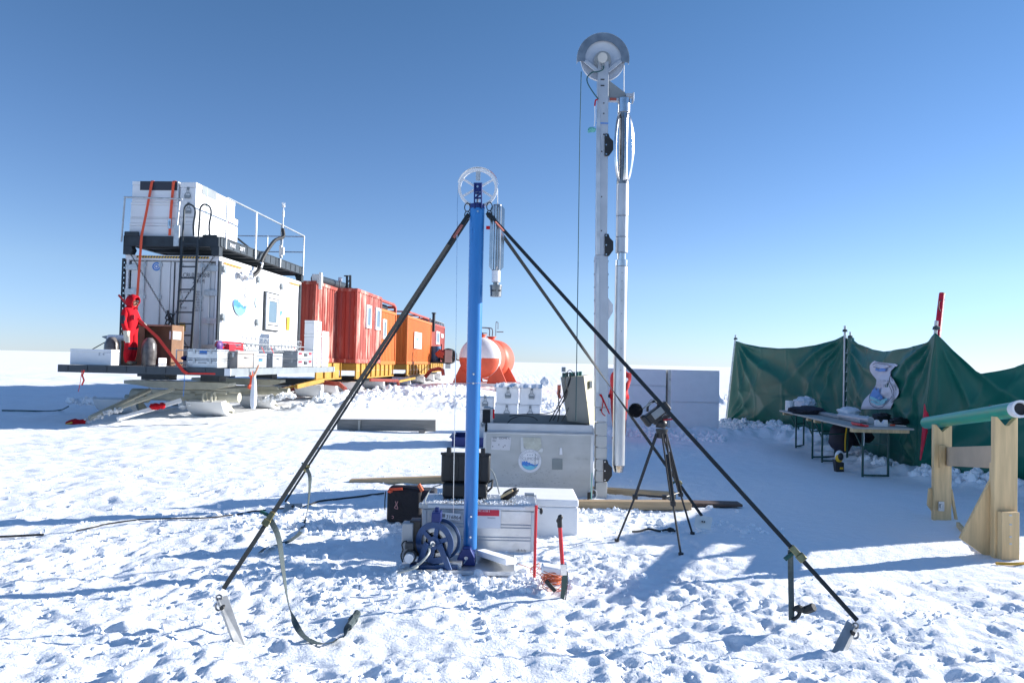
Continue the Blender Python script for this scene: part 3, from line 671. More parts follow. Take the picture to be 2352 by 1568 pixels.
# ---- crates on the flat rack
zf = zr+.47
def crate(nm, x0, x1, y0, y1, z0, z1, lab, cat, mt=WHITE, seams=(), M=TR, group=None, extra=None, bev=.012):
    t = thing(nm, lab, cat, M=M @ Matrix.Translation(((x0+x1)/2, (y0+y1)/2, z0)), group=group)
    dx, dy, dz = (x1-x0)/2, (y1-y0)/2, z1-z0
    g = G(); zl = dz*.82 if dz < .6 else dz-.14
    g.bx(-dx, dx, -dy, dy, 0, zl-.004); mk(g, 'body', mt, t, bev=bev)
    g = G(); g.bx(-dx-.004, dx+.004, -dy-.004, dy+.004, zl, dz); mk(g, 'lid', mt, t, bev=bev)
    return t, dx, dy, dz
def latch(t, x, y, z, s=1., side=0):
    """wire toggle clasp with a drop handle on the front face (side 1: on the +x face)"""
    M = Matrix.Identity(3) if side == 0 else Matrix.Rotation(PI/2, 3, 'Z')
    q = lambda a, b, c: Vector((x, y, z)) + M @ Vector((a*s, b*s, c*s))
    g = G()
    for a, b in (((-.02, -.012, .05), (-.02, -.012, .16)), ((.02, -.012, .05), (.02, -.012, .16)), ((-.02, -.012, .16), (.02, -.012, .16))): g.cyl(q(*a), q(*b), .005*s, n=5)
    g.box(q(0, -.008, .13), (.035*s, .016*s, .05*s), M)
    g.tube([q(-.04, -.014, .04), q(.04, -.014, .04), q(.06, -.016, .0), q(.055, -.02, -.065), q(-.055, -.02, -.065), q(-.06, -.016, 0)], .007*s, 5, closed=True)
    g.box(q(0, -.018, -.03), (.10*s, .012*s, .045*s), M)
    mk(g, 'latch', GREYB, t)
zs = [zf+.01, zf+.36, zf+.52, zf+.92, zf+1.48]
tl, *_ = crate('insulated_crate', -2.50, -1.19, .02, 1.2, zs[0], zs[1], 'white crate at the bottom of the left stack on the roof platform', 'crate', group='white crates on the roof platform')
crate('insulated_crate', -2.49, -1.19, .02, 1.2, zs[1]+.003, zs[2], 'thin white crate second from the bottom of the left stack on the roof platform', 'crate', group='white crates on the roof platform')
crate('insulated_crate', -2.48, -1.19, .02, 1.2, zs[2]+.003, zs[3], 'white crate third from the bottom of the left stack, crossed by the orange straps', 'crate', group='white crates on the roof platform')
t, dx, dy, dz = crate('insulated_crate', -2.46, -1.2, .02, 1.2, zs[3]+.003, zs[4], 'topmost white crate of the left stack with a wide black band along its upper edge', 'crate', group='white crates on the roof platform')
g = G(); g.bx(-dx+.22, dx-.02, -dy-.012, -dy-.006, dz-.24, dz-.0); mk(g, 'black_panel', INK, t)
ws = [zf+.01, zf+.42, zf+.55, zf+1.47]
for k in range(3):
    lab = ('bottom white crate of the corner stack behind the ladder hoops on the roof', 'thin white crate in the middle of the corner stack behind the ladder hoops', 'tall white crate with a dark band high on its sunlit side, behind the ladder')[k]
    t, dx, dy, dz = crate('insulated_crate', -1.15, -.72, .04, 1.15, ws[k]+.003, ws[k+1], lab, 'crate', group='white crates on the roof platform')
    if k == 2:
        g = G(); g.bx(dx+.006, dx+.012, -dy+.32, dy+.0, dz-.23, dz-.0); mk(g, 'black_panel', GREYB, t)
        latch(t, 0, -dy-.004, dz-.35, 1.3); latch(t, 0.03, -dy-.004, dz-.75, 1.3)
crate('insulated_crate', -1.7, -.72, 1.18, 1.95, zf+.01, zf+.5, 'low white crate under the second stack along the sunny side of the roof platform', 'crate', group='white crates on the roof platform')
crate('insulated_crate', -1.7, -.72, 1.18, 1.95, zf+.503, zf+1.46, 'tall white crate on the second stack along the sunny side of the roof platform', 'crate', group='white crates on the roof platform')
crate('insulated_crate', -1.7, -.72, 1.98, 2.35, zf+.01, zf+1.46, 'narrow white crate next to the dark stake on the roof platform', 'crate', group='white crates on the roof platform')
crate('insulated_crate', -1.7, -.74, 2.37, 2.62, zf+.01, zf+.98, 'lowest and rearmost white crate on the roof platform', 'crate', group='white crates on the roof platform')
# ---- straps over the left stack
def strap(name, mt, pts, w, wd, lab, cat='strap', th=.003, group=None, origin=None):
    g = G(); g.ribbon(pts, w, wd, th); return mk(g, name, mt, None, label=lab, cat=cat, group=group, origin=origin)
P = lambda x, y, z: TR @ Vector((x, y, z))
strap('ratchet_strap', ORWEB, [P(-1.95, 1.2, zs[4]+.012), P(-1.9, .0, zs[4]+.012), P(-1.9, -.02, zs[4]-.02), P(-1.98, -.10, zf+.6), P(-2.02, -.2, zf), P(-2.06, -.24, 1.6), P(-2.08, -.2, 1.3)], .07, P(1, 0, 0)-P(0, 0, 0), 'long orange strap hanging from the top crate down the container front')
strap('ratchet_strap', ORWEB, [P(-1.30, 1.2, zs[4]+.012), P(-1.30, .0, zs[4]+.012), P(-1.31, -.02, zs[4]-.02), P(-1.33, -.06, zf+.66), P(-1.32, -.1, zf+.02)], .075, P(1, 0, 0)-P(0, 0, 0), 'shorter orange strap with a ratchet over the right half of the left crate stack')
g = G(); g.bar(P(-1.33, -.1, zf+.2), P(-1.33, -.1, zf+.46), .07, .035); g.bar(P(-1.33, -.13, zf+.26), P(-1.34, -.13, zf+.4), .04, .03); mk(g, 'ratchet', STEEL, None, label='steel ratchet buckle on the shorter orange strap of the roof crates', cat='buckle')
strap('cargo_strap', mat('pale_teal_webbing', (.45, .62, .6)), [P(-1.15, .62, ws[3]+.012), P(-.72, .62, ws[3]+.012), P(-.705, .62, ws[3]-.02), P(-.705, .62, zf+.02)], .03, P(0, 1, 0)-P(0, 0, 0), 'thin pale green strap over the corner stack of roof crates')
strap('ratchet_strap', REDWEB, [P(-.7, 1.9, zf+1.2), P(-.69, 1.85, zf+.6), P(-.6, 1.8, zf+.02)], .03, P(0, 1, 0)-P(0, 0, 0), 'thin red strap beside the first railing post of the roof platform')
# ---- ladder
ld = thing('ladder', 'black steel ladder with two hooped handrails leaning on the container front', 'ladder', M=TR)
lt = ipt(419, 545, TR, 1, -.26); lb = ipt(402, 834, TR, 1, -.5); rt_ = ipt(455.5, 545, TR, 1, -.26); rb = ipt(437, 834, TR, 1, -.5)
for a, b in ((lt, lb), (rt_, rb)):
    g = G(); g.bar((a.x, -.26, a.z), (b.x, -.5, .02), .055, .04); mk(g, 'stringer', DARK, ld)
g = G()
for i in range(11):
    t = (i+.6)/11; p = lt.lerp(lb, t); q = rt_.lerp(rb, t); g.bar(p, q, .035, .035)
mk(g, 'rung', DARK, ld, kind='stuff')
bpy.data.objects.remove(bpy.data.objects['rung'])
for i in range(11):
    t = (i+.6)/11; g = G(); g.bar(lt.lerp(lb, t), rt_.lerp(rb, t), .035, .04); mk(g, 'rung', DARK, ld)
for a in (lt, rt_):
    x = a.x; g = G(); g.tube(smoothpts([(x, -.26, zf-.02), (x+.02, -.26, zf+.5), (x+.03, -.26, zf+.72), (x+.12, -.25, zf+.82), (x+.26, -.24, zf+.76), (x+.30, -.22, zf+.6), (x+.24, -.18, zf+.3), (x+.22, -.1, zf+.02)]), .024, 7); mk(g, 'handrail_hoop', DARK, ld, smooth=True)
# ---- weather mast and hose
wm = thing('weather_mast', 'slim weather sensor mast clamped to the third railing post of the roof platform', 'weather sensor', M=TM(.14, y3_, zr+.5))
g = G(); g.cyl((0, 0, 0), (0, 0, 1.55), .02, n=8); mk(g, 'pole', WHITED, wm)
g = G(); g.cyl((0, 0, 1.3), (0, 0, 1.5), .035, n=10); g.cyl((0, 0, 1.62), (0, 0, 1.66), .05, n=10); g.cyl((0, 0, 1.5), (0, 0, 1.72), .014, n=6)
for a in (0, PI/2, PI, 1.5*PI): g.cyl((.045*math.cos(a), .045*math.sin(a), 1.66), (.05*math.cos(a), .05*math.sin(a), 1.76), .01, n=5)
mk(g, 'anemometer', WHITED, wm, smooth=True)
g = G(); g.bx(-.08, -.0, -.06, .06, .05, .4); g.bx(.01, .06, -.05, .05, .1, .34); mk(g, 'logger_box', WHITED, wm, bev=.01)
hs = thing('exhaust_hose', 'black hose looping from the roof railing to a foil wrapped outlet on the container', 'hose', M=TR)
hp = [P(.16, 3.85, zr+1.42), P(.22, 3.75, zr+1.15)] + [TR @ ipt(x, y, TR, 0, .2) for x, y in ((632, 552), (615, 574), (604, 593), (599, 606))]
g = G(); pp = smoothpts(hp, 8); g.tube(pp, [.05+.006*(i % 2) for i in range(len(pp))], 8); mk(g, 'hose', RUBBER, hs, W=True, smooth=True)
g = G(); pp = smoothpts([TR @ ipt(x, y, TR, 0, v) for x, y, v in ((599, 606, .2), (593, 622, .16), (580, 634, .12))], 8); g.tube(pp, [.06+.007*(i % 2) for i in range(len(pp))], 8); mk(g, 'lower_hose', RUBBER, hs, W=True, smooth=True)
g = G(); q = [TR @ ipt(x, y, TR, 0, v) for x, y, v in ((600, 604, .2), (597, 614, .18))]; g.cyl(q[0], q[1], .075, n=10); 
for i in range(12):
    c = TR @ ipt(581-i*2.3, 634-(.35*i if i > 6 else -.1*i)-(i-8)**2*.0, TR, 0, .06+.02*(i % 3)); g.sph(c, .07+.03*(i % 2), 7, 5, (1, 1.2, 1), .22, i)
mk(g, 'foil_wrap', FOIL, hs, W=True)
# ---- goods on the deck in front
def dk(x, y, Y=None):          # deck point under a picture point, in the train frame
    return ipt(x, y, TR, 2, 0)
a = ipt(160, 838, TR, 1, -2.62); b = ipt(255, 838, TR, 1, -2.62)
t, dx, dy, dz = crate('foam_box', a.x, b.x, -2.62, -2.32, .012, .37, 'long low white box at the left end of the sledge deck', 'box', mt=FOAM)
g = G(); g.text('E  4', (dx-.3, -dy-.004, dz-.14), FX, SU, .09); mk(g, 'lettering', INKG, t, kind='flat')
t, dx, dy, dz = crate('grey_case', -1.25-.45, -.75-.45, -.0, .4, .0, .4, 'x', 'case', mt=GRB); 
def kill(t):
    for c in [o for o in COL.objects if o.parent == t]: bpy.data.objects.remove(c)
    bpy.data.objects.remove(t)
kill(t)
a = ipt(246, 800, TR, 1, -1.2); b = ipt(266, 800, TR, 1, -1.2)
t, dx, dy, dz = crate('grey_case', a.x, b.x+.3, -1.2, -.7, .012, .68, 'grey case behind the long low white box on the sledge deck', 'case', mt=GRB); latch(t, -.1, -dy-.005, .4, 1.4)
a = ipt(262, 838, TR, 1, -1.55); b = ipt(390, 838, TR, 1, -1.35)
wb = thing('wooden_crate', 'open fronted brown wooden crate behind the person on the sledge deck', 'crate', M=TM(0, 0, .012))
x0, x1 = a.x, b.x
g = G(); g.bx(x0, x1, -.78, -.74, 0, 1.0); mk(g, 'back_panel', KRAFT, wb)
g = G(); g.bx(x0, x0+.03, -1.3, -.78, 0, 1.0); mk(g, 'side_panel', BRN, wb); g = G(); g.bx(x1-.03, x1, -1.3, -.78, 0, 1.0); mk(g, 'side_panel', BRN, wb)
g = G(); g.bx(x0+.03, x1-.03, -1.3, -.78, .96, 1.0); mk(g, 'top_panel', KRAFT, wb)
g = G(); g.bx(x0+.03, x0+.58, -1.29, -1.27, .0, .95); mk(g, 'front_panel', BRN, wb)
for sx, lab in ((x0+.05, 'clear plastic sack of brown sample tubes left of the person'), (x0+.98, 'tall clear plastic sack in front of the wooden crate, right of the person')):
    g = G(); g.lathe([(.0, 0), (.16, .0), (.17, .3), (.16, .5), (.12, .6), (.07, .66), (0, .67)], P(sx, -1.75, .012), n=12); mk(g, 'plastic_sack', mat('smoky_plastic', (.13, .12, .12), .3, var=.5, scale=9, bump=.8, bscale=12), None, smooth=True, label=lab, cat='sack')
g = G(); g.bx(x0+.75, x1-.12, -1.42, -1.36, .72, .93); mk(g, 'white_carton', PAPER, None, W=False, label='white carton at the top of the wooden crate', cat='carton') if False else None
for v, lab in (((x0+1.3, x1-.08, -1.28, -.9, .66, .86), 'white carton inside the top of the wooden crate'), ((x0+1.2, x1-.1, -1.7, -1.35, .0, .2), 'white carton on the deck in front of the wooden crate')):
    g = G(); c = Vector(((v[0]+v[1])/2, (v[2]+v[3])/2, v[4]+.02)); g.v = []; g.bx(*v); g.v = [tuple(TR @ Vector(q)) for q in g.v]; mk(g, 'carton', PAPER, None, bev=.006, label=lab, cat='carton')
tb = thing('white_tube', 'white pointed tube lying across the crates left of the person', 'tube', M=TM(0, 0, 0))
a = ipt(240, 775, TR, 1, -1.4); b = ipt(302, 776, TR, 1, -1.4)
g = G(); g.cyl((a.x+.1, -1.4, a.z), (b.x, -1.4, b.z), .07, n=12); mk(g, 'tube', WHITE, tb, smooth=True); g = G(); g.cyl((a.x+.1, -1.4, a.z), (a.x-.06, -1.4, a.z+.02), .06, .01, n=12); mk(g, 'pointed_tip', GREYB, tb, smooth=True)
g = G(); g.tube([P(a.x-.3, -1.45, .35), P(a.x+.25, -1.45, a.z+.0)], .012, 5); mk(g, 'cord', RUBBER, None, label='thin dark cord sloping beside the white pointed tube', cat='cord')
# alu boxes along the deck edge
def metal_box(x0, x1, y0, y1, z0, z1, lab, mt=ALU, style='ribbed', M=TR, name='equipment_case', cat='case', group=None, labels=()):
    t, dx, dy, dz = crate(name, x0, x1, y0, y1, z0, z1, lab, cat, mt=mt, M=M, group=group, bev=.01)
    g = G()
    zc = dz*.78
    if style == 'ribbed':
        for z in (dz*.3, dz*.5):
            g.bx(-dx-.006, dx+.006, -dy-.006, dy+.006, z, z+.012)
    for s in (-.55, .55):
        g.bx(s*dx-.025, s*dx+.025, -dy-.018, -dy-.004, zc-.06, zc+.05)
    mk(g, 'clasp', GALV, t)
    g = G()
    g.tube([(dx+.005, -.09, dz*.62), (dx+.03, -.08, dz*.62), (dx+.035, .08, dz*.62), (dx+.005, .09, dz*.62)], .008, 5); g.tube([(-.09, -dy-.005, dz*.55), (-.08, -dy-.03, dz*.55), (.08, -dy-.035, dz*.55), (.09, -dy-.005, dz*.55)], .008, 5)
    mk(g, 'handle', GREYB, t)
    return t, dx, dy, dz
GB = 'equipment boxes along the sunny edge of the sledge deck'
a = ipt(430, 845, TR, 1, -2.7); b = ipt(498.5, 845, TR, 1, -2.7)
t, dx, dy, dz = metal_box(a.x, b.x, -2.7, -1.55, .012, .215, 'lower of the two wide silver cases stacked at the front corner of the sledge deck', style='', group=GB)
t, dx, dy, dz = metal_box(a.x, b.x, -2.7, -1.55, .218, .43, 'upper wide silver case with a blue label at the front deck corner', style='', group=GB)
g = G(); g.bx(-.07, .1, -dy-.009, -dy-.005, dz*.45, dz*.8); mk(g, 'blue_label', BLUS, t)
a2 = ipt(404, 845, TR, 1, -2.5)
rk = thing('wire_shelf', 'low open metal rack with a blue bundle between the ladder foot and the silver cases', 'rack', M=TM(a2.x, -2.5, .012))
g = G()
for x in (0, .26):
    for y in (0, .5): g.cyl((x, y, 0), (x, y, .4), .014, n=6)
for z in (.1, .38): g.cyl((0, 0, z), (.26, 0, z), .012, n=6); g.cyl((0, .5, z), (.26, .5, z), .012, n=6); g.bx(0, .26, 0, .5, z-.006, z+.002)
mk(g, 'frame', GALV, rk); g = G(); g.sph((.13, .2, .2), .1, 10, 6, (1.1, 1.5, .6), .1); mk(g, 'blue_bundle', NAVY, rk, smooth=True)
def side_box(v0, v1, v2, ybase, top, lab, mt, inset, style=''):
    """a box whose shaded front runs v0..v1 and whose sunlit side runs v1..v2 in the picture"""
    a = ipt(v1, 846, TR, 0, inset); b = ipt(v2, 846, TR, 0, inset); f = ipt(v0, 846, TR, 1, a.y)
    return f.x, inset, a.y, b.y
for v0, v1, v2, inset, h, lab, mt in ((523, 545, 582, 1.55, .40, 'taupe lidded box with a paper tag on its sunlit side, right of the silver cases', TAUPE),
        (578, 582.5, 612.5, 1.55, .36, 'light grey lidded box with a blue and white label on its sunlit side', GRB),
        (613, 626, 649, 1.5, .37, 'third lidded box of the row, grey with a white paper strip', GRB)):
    x0, x1, y0, y1 = side_box(v0, v1, v2, 0, h, lab, mt, inset)
    x0 = min(x0, x1-.45)
    t, dx, dy, dz = metal_box(x0, x1, y0, y1-.02, .012, .012+h, lab, mt=mt, style='', group=GB)
    g = G(); 
    if mt is TAUPE: g.bx(dx+.006, dx+.01, -.07, .1, dz*.15, dz*.42); mk(g, 'paper_tag', PAPER, t)
    elif h == .36: g.bx(dx+.006, dx+.01, -.1, .1, dz*.2, dz*.42); g.m = 1; g.bx(dx+.006, dx+.01, -.1, .1, dz*.43, dz*.6); mk(g, 'label_sheet', [PAPER, BLUS], t)
    else: g.bx(dx+.006, dx+.01, .05, .2, dz*.25, dz*.7); mk(g, 'paper_strip', PAPER, t)
x0, x1, y0, y1 = side_box(654, 683, 717, 0, 0, '', 0, 1.55); x0 = min(x0, x1-.7)
for k in range(2):
    t, dx, dy, dz = metal_box(x0, x1, y0, y1, .012+.235*k, .012+.235*k+.23, ('lower', 'upper')[k]+' of the two stacked grey cases with red and white labels on their side', mt=GRB, style='', group=GB)
    g = G(); g.m = 1; g.bx(dx+.006, dx+.01, -.55, -.3, dz*.1, dz*.48); g.m = 0; g.bx(dx+.006, dx+.011, -.55, -.3, dz*.5, dz*.75); g.bx(dx+.006, dx+.011, .3, .5, dz*.55, dz*.8); g.m = 2; g.bx(dx+.006, dx+.02, -.1, .12, dz*.35, dz*.7)
    mk(g, 'label_sheet', [REDL, PAPER, INK], t)
# tall foam stacks
x0, x1, y0, y1 = side_box(690, 727, 737.5, 0, 0, '', 0, 1.45)
for k, (h0, h1, lab) in enumerate(((0, .52, 'lowest white foam box of the tall stack at the rear of the sledge deck'), (.525, 1.0, 'middle white foam box of the tall stack at the rear of the sledge deck'), (1.005, 1.42, 'topmost white foam box of the tall stack at the rear of the sledge deck'))):
    t, dx, dy, dz = crate('foam_box', x0+.2, x1, y0-.3, y0+.35, .012+h0, .012+h1, lab, 'box', mt=FOAM, group='white foam boxes at the rear of the deck')
    g = G(); [g.add([(dx+.007, u, .08+.13*q), (dx+.007, u+.1, .08+.13*q), (dx+.007, u+.05, .18+.13*q)], [(0, 1, 2)]) for q in range(2) for u in (-.1, .12)]; mk(g, 'arrow_print', REDL, t, kind='flat')
t, dx, dy, dz = crate('foam_box', x0+.55, x1, y0+.4, y0+1.0, .012, 1.14, 'narrow white foam box with red arrow prints behind the tall foam stack', 'box', mt=FOAM, group='white foam boxes at the rear of the deck')
g = G(); [g.add([(dx+.007, u, .1+.2*q), (dx+.007, u+.1, .1+.2*q), (dx+.007, u+.05, .25+.2*q)], [(0, 1, 2)]) for q in range(4) for u in (-.1, .08)]; mk(g, 'arrow_print', REDL, t, kind='flat')
# survey bundle and lattice mast sections
bd = thing('survey_bundle', 'bundle of red and silver tubes with wrapped ends on top of the deck boxes', 'bundle', M=TR)
for i in range(9):
    a = ipt(495+3*(i % 3), 783+3.2*i*.9, TR, 0, 1.0+.1*(i % 3)); b = ipt(553+4*(i % 2), 787+2.6*i, TR, 0, 1.1+.1*(i % 3))
    g = G(); g.cyl(a, b, .03 if i % 2 else .018, n=8); mk(g, 'tube', STEEL if i % 2 == 0 else REDP, bd, smooth=True)
for i in range(3):
    a = ipt(522, 794+5*i, TR, 0, 1.3); b = ipt(537, 796+5.5*i, TR, 0, 1.3); g = G(); g.cyl(a, b, .055, n=10); mk(g, 'red_sleeve', REDP, bd, smooth=True)
g = G(); c = ipt(505, 795, TR, 0, 1.2); g.sph(c, .09, 8, 6, (.6, 1.4, 1.4), .1); mk(g, 'dark_wrap', mat('purple_tape', (.1, .03, .18)), bd, smooth=True)
lm = thing('lattice_mast', 'silver lattice mast sections lying along the deck boxes below the container window', 'mast section', M=TR)
for k in range(3):
    g = G(); xo = .75+.22*k; ya = ipt(548, 800, TR, 0, xo).y; yb = ipt(684, 812, TR, 0, xo).y; zo = .44 if k < 2 else .60
    cs = [(xo, zo), (xo+.18, zo), (xo+.09, zo+.16)]
    for cx, cz in cs: g.cyl((cx, ya, cz), (cx, yb, cz), .012, n=6)
    n = 16
    for i in range(n):
        u0 = ya+(yb-ya)*i/n; u1 = ya+(yb-ya)*(i+1)/n
        for q in range(3):
            A = cs[q]; B = cs[(q+1) % 3]; g.cyl((A[0], u0, A[1]), (B[0], u1, B[1]), .006, n=4); g.cyl((B[0], u0, B[1]), (A[0], u0, A[1]), .006, n=4)
    mk(g, 'lattice_section', GALV, lm)
for v in (601, 622, 675):
    strap('lashing_tape', REDWEB, [TR @ ipt(v, 797, TR, 0, 1.3), TR @ ipt(v+5, 808, TR, 0, 1.42), TR @ ipt(v+9, 818, TR, 0, 1.5)], .03, (0, 1, 0), {601: 'first red lashing tape over the lattice mast sections', 622: 'second and longer red lashing tape over the lattice mast sections', 675: 'red lashing tape at the far end of the lattice mast sections'}[v], 'tape')
# red strap on the deck, hanging tags
strap('ratchet_strap', REDWEB, [at(272, 677, 17.9), at(289, 696, 17.6), at(318, 734, 17.2)], .05, (1, 0, .6), 'upper piece of red strap running from the container corner to the person')
strap('ratchet_strap', mat('red_orange_webbing', (.72, .045, .025), .7), [at(319, 735, 16.62), at(362, 775, 16.3), at(421, 852, 15.88), at(430, 858, 15.85)], .065, (1, 0, .5), 'broad red orange strap sloping from the person down over the deck edge')
strap('ratchet_strap', REDWEB, [at(430, 857.5, 15.88), at(480, 858, 15.88), at(525, 859.5, 15.9)], .035, (0, 0, 1), 'thin red strap running along under the front edge of the sledge deck')
for k, (pts, w, mt, lab) in enumerate((([(188, 850, 15.9), (184, 880, 15.9), (180, 899, 15.9)], .012, REDWEB, 'thin dark red cord hanging from the left end of the deck'),
        ([(193, 850, 15.9), (189, 862, 15.9), (193, 873, 15.88), (188, 884, 15.9)], .035, REDWEB, 'short wavy red strap hanging from the left end of the deck'),
        ([(424, 855, 15.95), (423, 885, 15.95), (421, 910, 15.95)], .012, BLUS, 'thin blue cord hanging from the middle of the deck front'),
        ([(577, 856, 17.1), (577, 872, 17.1), (574, 890, 17.1)], .05, ORWEB, 'knotted orange strap hanging beside the thin white bag'))):
    strap('hanging_strap', mt, [at(*q) for q in pts], w, (1, .3, 0), lab)
g = G(); g.sph(at(577, 858, 17.05), .07, 8, 6, jit=.2, seed=2); g.sph(at(574, 888, 17.05), .06, 8, 6, jit=.2, seed=5); mk(g, 'strap_knot', ORWEB, None, smooth=True, label='orange strap knots tied under the deck edge by the thin white bag', cat='knot')
g = G(); c = at(584, 862, 16.95); bz = at(584, 940, 16.95).z; H = c.z-bz
g.lathe([(.0, H+.12), (.035, H+.1), (.02, H), (.045, H*.9), (.065, H*.65), (.078, H*.4), (.07, H*.12), (.045, .02), (.0, 0)], (c.x, c.y, bz), n=14); 
mk(g, 'plastic_bag', BAGT, None, smooth=True, label='long thin white plastic bag hanging from the deck edge', cat='bag')
g = G(); g.tube([at(582, 865, 16.9), at(590, 848, 16.9), at(594, 838, 16.9)], .02, 6); mk(g, 'bag_tie', mat('tan_tie', (.6, .3, .18)), None, smooth=True, label='tan tie holding the thin white plastic bag to the deck', cat='tie')
# ---- corrugated containers behind
def corr(g, x0, x1, fixed, z0, z1, axis, sgn, pitch=.28, d=.05):
    """vertical corrugation on a wall; axis 'x': wall along x at y=fixed, 'y': wall along y at x=fixed"""
    n = max(1, int(round((x1-x0)/pitch))); p = (x1-x0)/n; pr = [(0, 0), (.35, 0), (.5, -1), (.85, -1), (1, 0)]; pts = []
    for i in range(n):
        for a, b in pr[:-1]: pts.append((x0+(i+a)*p, b*d*sgn))
    pts.append((x1, 0)); vs = []
    for a, b in pts:
        for z in (z0, z1): vs.append((a, fixed+b, z) if axis == 'x' else (fixed+b, a, z))
    g.add(vs, [(2*i, 2*i+2, 2*i+3, 2*i+1) for i in range(len(pts)-1)])
def cont(name, lab, xr, y0, W, L, z0, z1, mt, mtf, wins=(), frame=True, pitch=.28, mf=None):
    M = TM(xr, y0, z0); t = thing(name, lab, 'container', M=M, group=None); H = z1-z0
    g = G(); corr(g, -W+.1, -.1, .03, .16, H-.12, 'x', -1, pitch); mk(g, 'end_wall', mtf, t, kind='flat')
    g = G(); corr(g, .1, L-.1, -.03, .16, H-.12, 'y', 1, pitch); mk(g, 'side_wall', mt, t, kind='flat')
    g = G(); g.bx(-W, -.08, .09, L, .14, H-.05); mk(g, 'body', mtf, t)
    g = G(); g.bx(-W, 0, 0, L, H-.05, H); mk(g, 'roof', mt, t)
    g = G()
    for x in (-W, -.1):
        for y in (0, L-.1): g.bx(x, x+.1, y, y+.1, 0, H-.05)
    g.bx(-W+.1, -.1, 0, .06, 0, .16); g.bx(-.06, 0, .1, L-.1, 0, .16); g.bx(-W+.1, -.1, 0, .06, H-.12, H-.05); g.bx(-.06, 0, .1, L-.1, H-.12, H-.05)
    mk(g, 'corner_frame', mf or mt, t, bev=.006)
    for ya, yb, za, zb in wins:
        g = G(); g.bx(-.06, .0, ya+.1, yb-.1, za+.1, zb-.1); wv = mk(g, 'window', DARK, t)
        g = G(); b = .12; g.bx(-.05, .04, ya, ya+b, za, zb); g.bx(-.05, .04, yb-b, yb, za, zb); g.bx(-.05, .04, ya+b, yb-b, za, za+b); g.bx(-.05, .04, ya+b, yb-b, zb-b, zb); mk(g, 'frame', WHITE, wv, bev=.01)
        g = G(); g.bx(.001, .012, ya+b, yb-b, za+b, zb-b); mk(g, 'pane', GLASS, wv)
    return t, M, H
def lx(X, Y): return (TR.inverted() @ Vector((X, Y, 0))).x
def ly(X, Y): return (TR.inverted() @ Vector((X, Y, 0))).y
# R1
c1 = at(726.5, 645, 25.6); x1 = lx(c1.x, c1.y); y1 = ly(c1.x, c1.y)
z1t = (at(726.5, 645, 25.6).z)-1.3; z1b = at(726.5, 832, 25.6).z-1.3
R1, M1, H1 = cont('shipping_container', 'red container with peeling paint half hidden behind the white container', x1, y1, 2.9, 5.5, z1b, z1t, REDC, REDF)
c2 = at(821.5, 662, 28.1); x2 = lx(c2.x, c2.y); y2 = ly(c2.x, c2.y); z2t = c2.z-1.3; z2b = at(821.5, 834, 28.1).z-1.3
ye = ipt(876, 760, TR, 0, x2).y; L2 = ye-y2
W2 = x2-ipt(760, 750, TR, 1, y2).x+1.6
def wr(xa, ya, xb, yb, xx, y00, z00):
    a = ipt(xa, ya, TR, 0, xx); b = ipt(xb, yb, TR, 0, xx); return (a.y-y00, b.y-y00, min(a.z, b.z)-z00, max(a.z, b.z)-z00)
def win_v(xa, xb, yt, yb, xx, y00, z00):
    a = ipt(xa, yt, TR, 0, xx); b = ipt(xa, yb, TR, 0, xx); c = ipt(xb, yt, TR, 0, xx); return (a.y-y00, c.y-y00, b.z-z00, a.z-z00)
R2, M2, H2 = cont('shipping_container', 'tall red container with two white framed windows and chalky faded paint', x2, y2, W2, L2, z2b, z2t, REDC, REDF,
    [win_v(842, 852.5, 699, 753, x2, y2, z2b), win_v(863, 873.5, 705.5, 757, x2, y2, z2b)], pitch=.36)
yo = ye+.06; xo1 = x2-.03; a = ipt(877, 708, TR, 0, xo1); b = ipt(877, 837, TR, 0, xo1); yoe = ipt(910, 760, TR, 0, xo1).y
O1, MO1, HO1 = cont('shipping_container', 'orange container with one narrow white window under a red roof frame', xo1, yo, 2.6, yoe-yo, b.z, a.z, ORNG, ORNG, [win_v(879.5, 887, 732, 778, xo1, yo, b.z)])
# red roof frame with dark duct above it
rfm = thing('roof_frame', 'red tubular guard frame with a dark duct on the roof of the windowed orange container', 'guard frame', M=TM(xo1, yo, a.z+.01))
hh = ipt(878, 690, TR, 0, xo1).z-a.z; LL = yoe-yo
g = G(); g.bar((-.06, 0, hh), (-.06, LL-.5, hh), .12, .12); g.bar((-.06, LL-.5, hh), (-.06, LL-.05, hh-.12), .12, .12); g.bar((-.06, LL-.06, 0), (-.06, LL-.06, hh-.12), .12, .16); g.bar((-.06, .06, 0), (-.06, .06, hh), .1, .1); g.bar((-.06, LL-.06, hh-.1), (-2.3, LL-.06, hh-.1), .12, .12)
mk(g, 'guard_rail', REDF, rfm, bev=.02)
g = G(); g.cyl((-.5, .1, hh*.45), (-.45, LL-.6, hh*.5), .16, n=14); mk(g, 'duct', DARK, rfm, smooth=True)
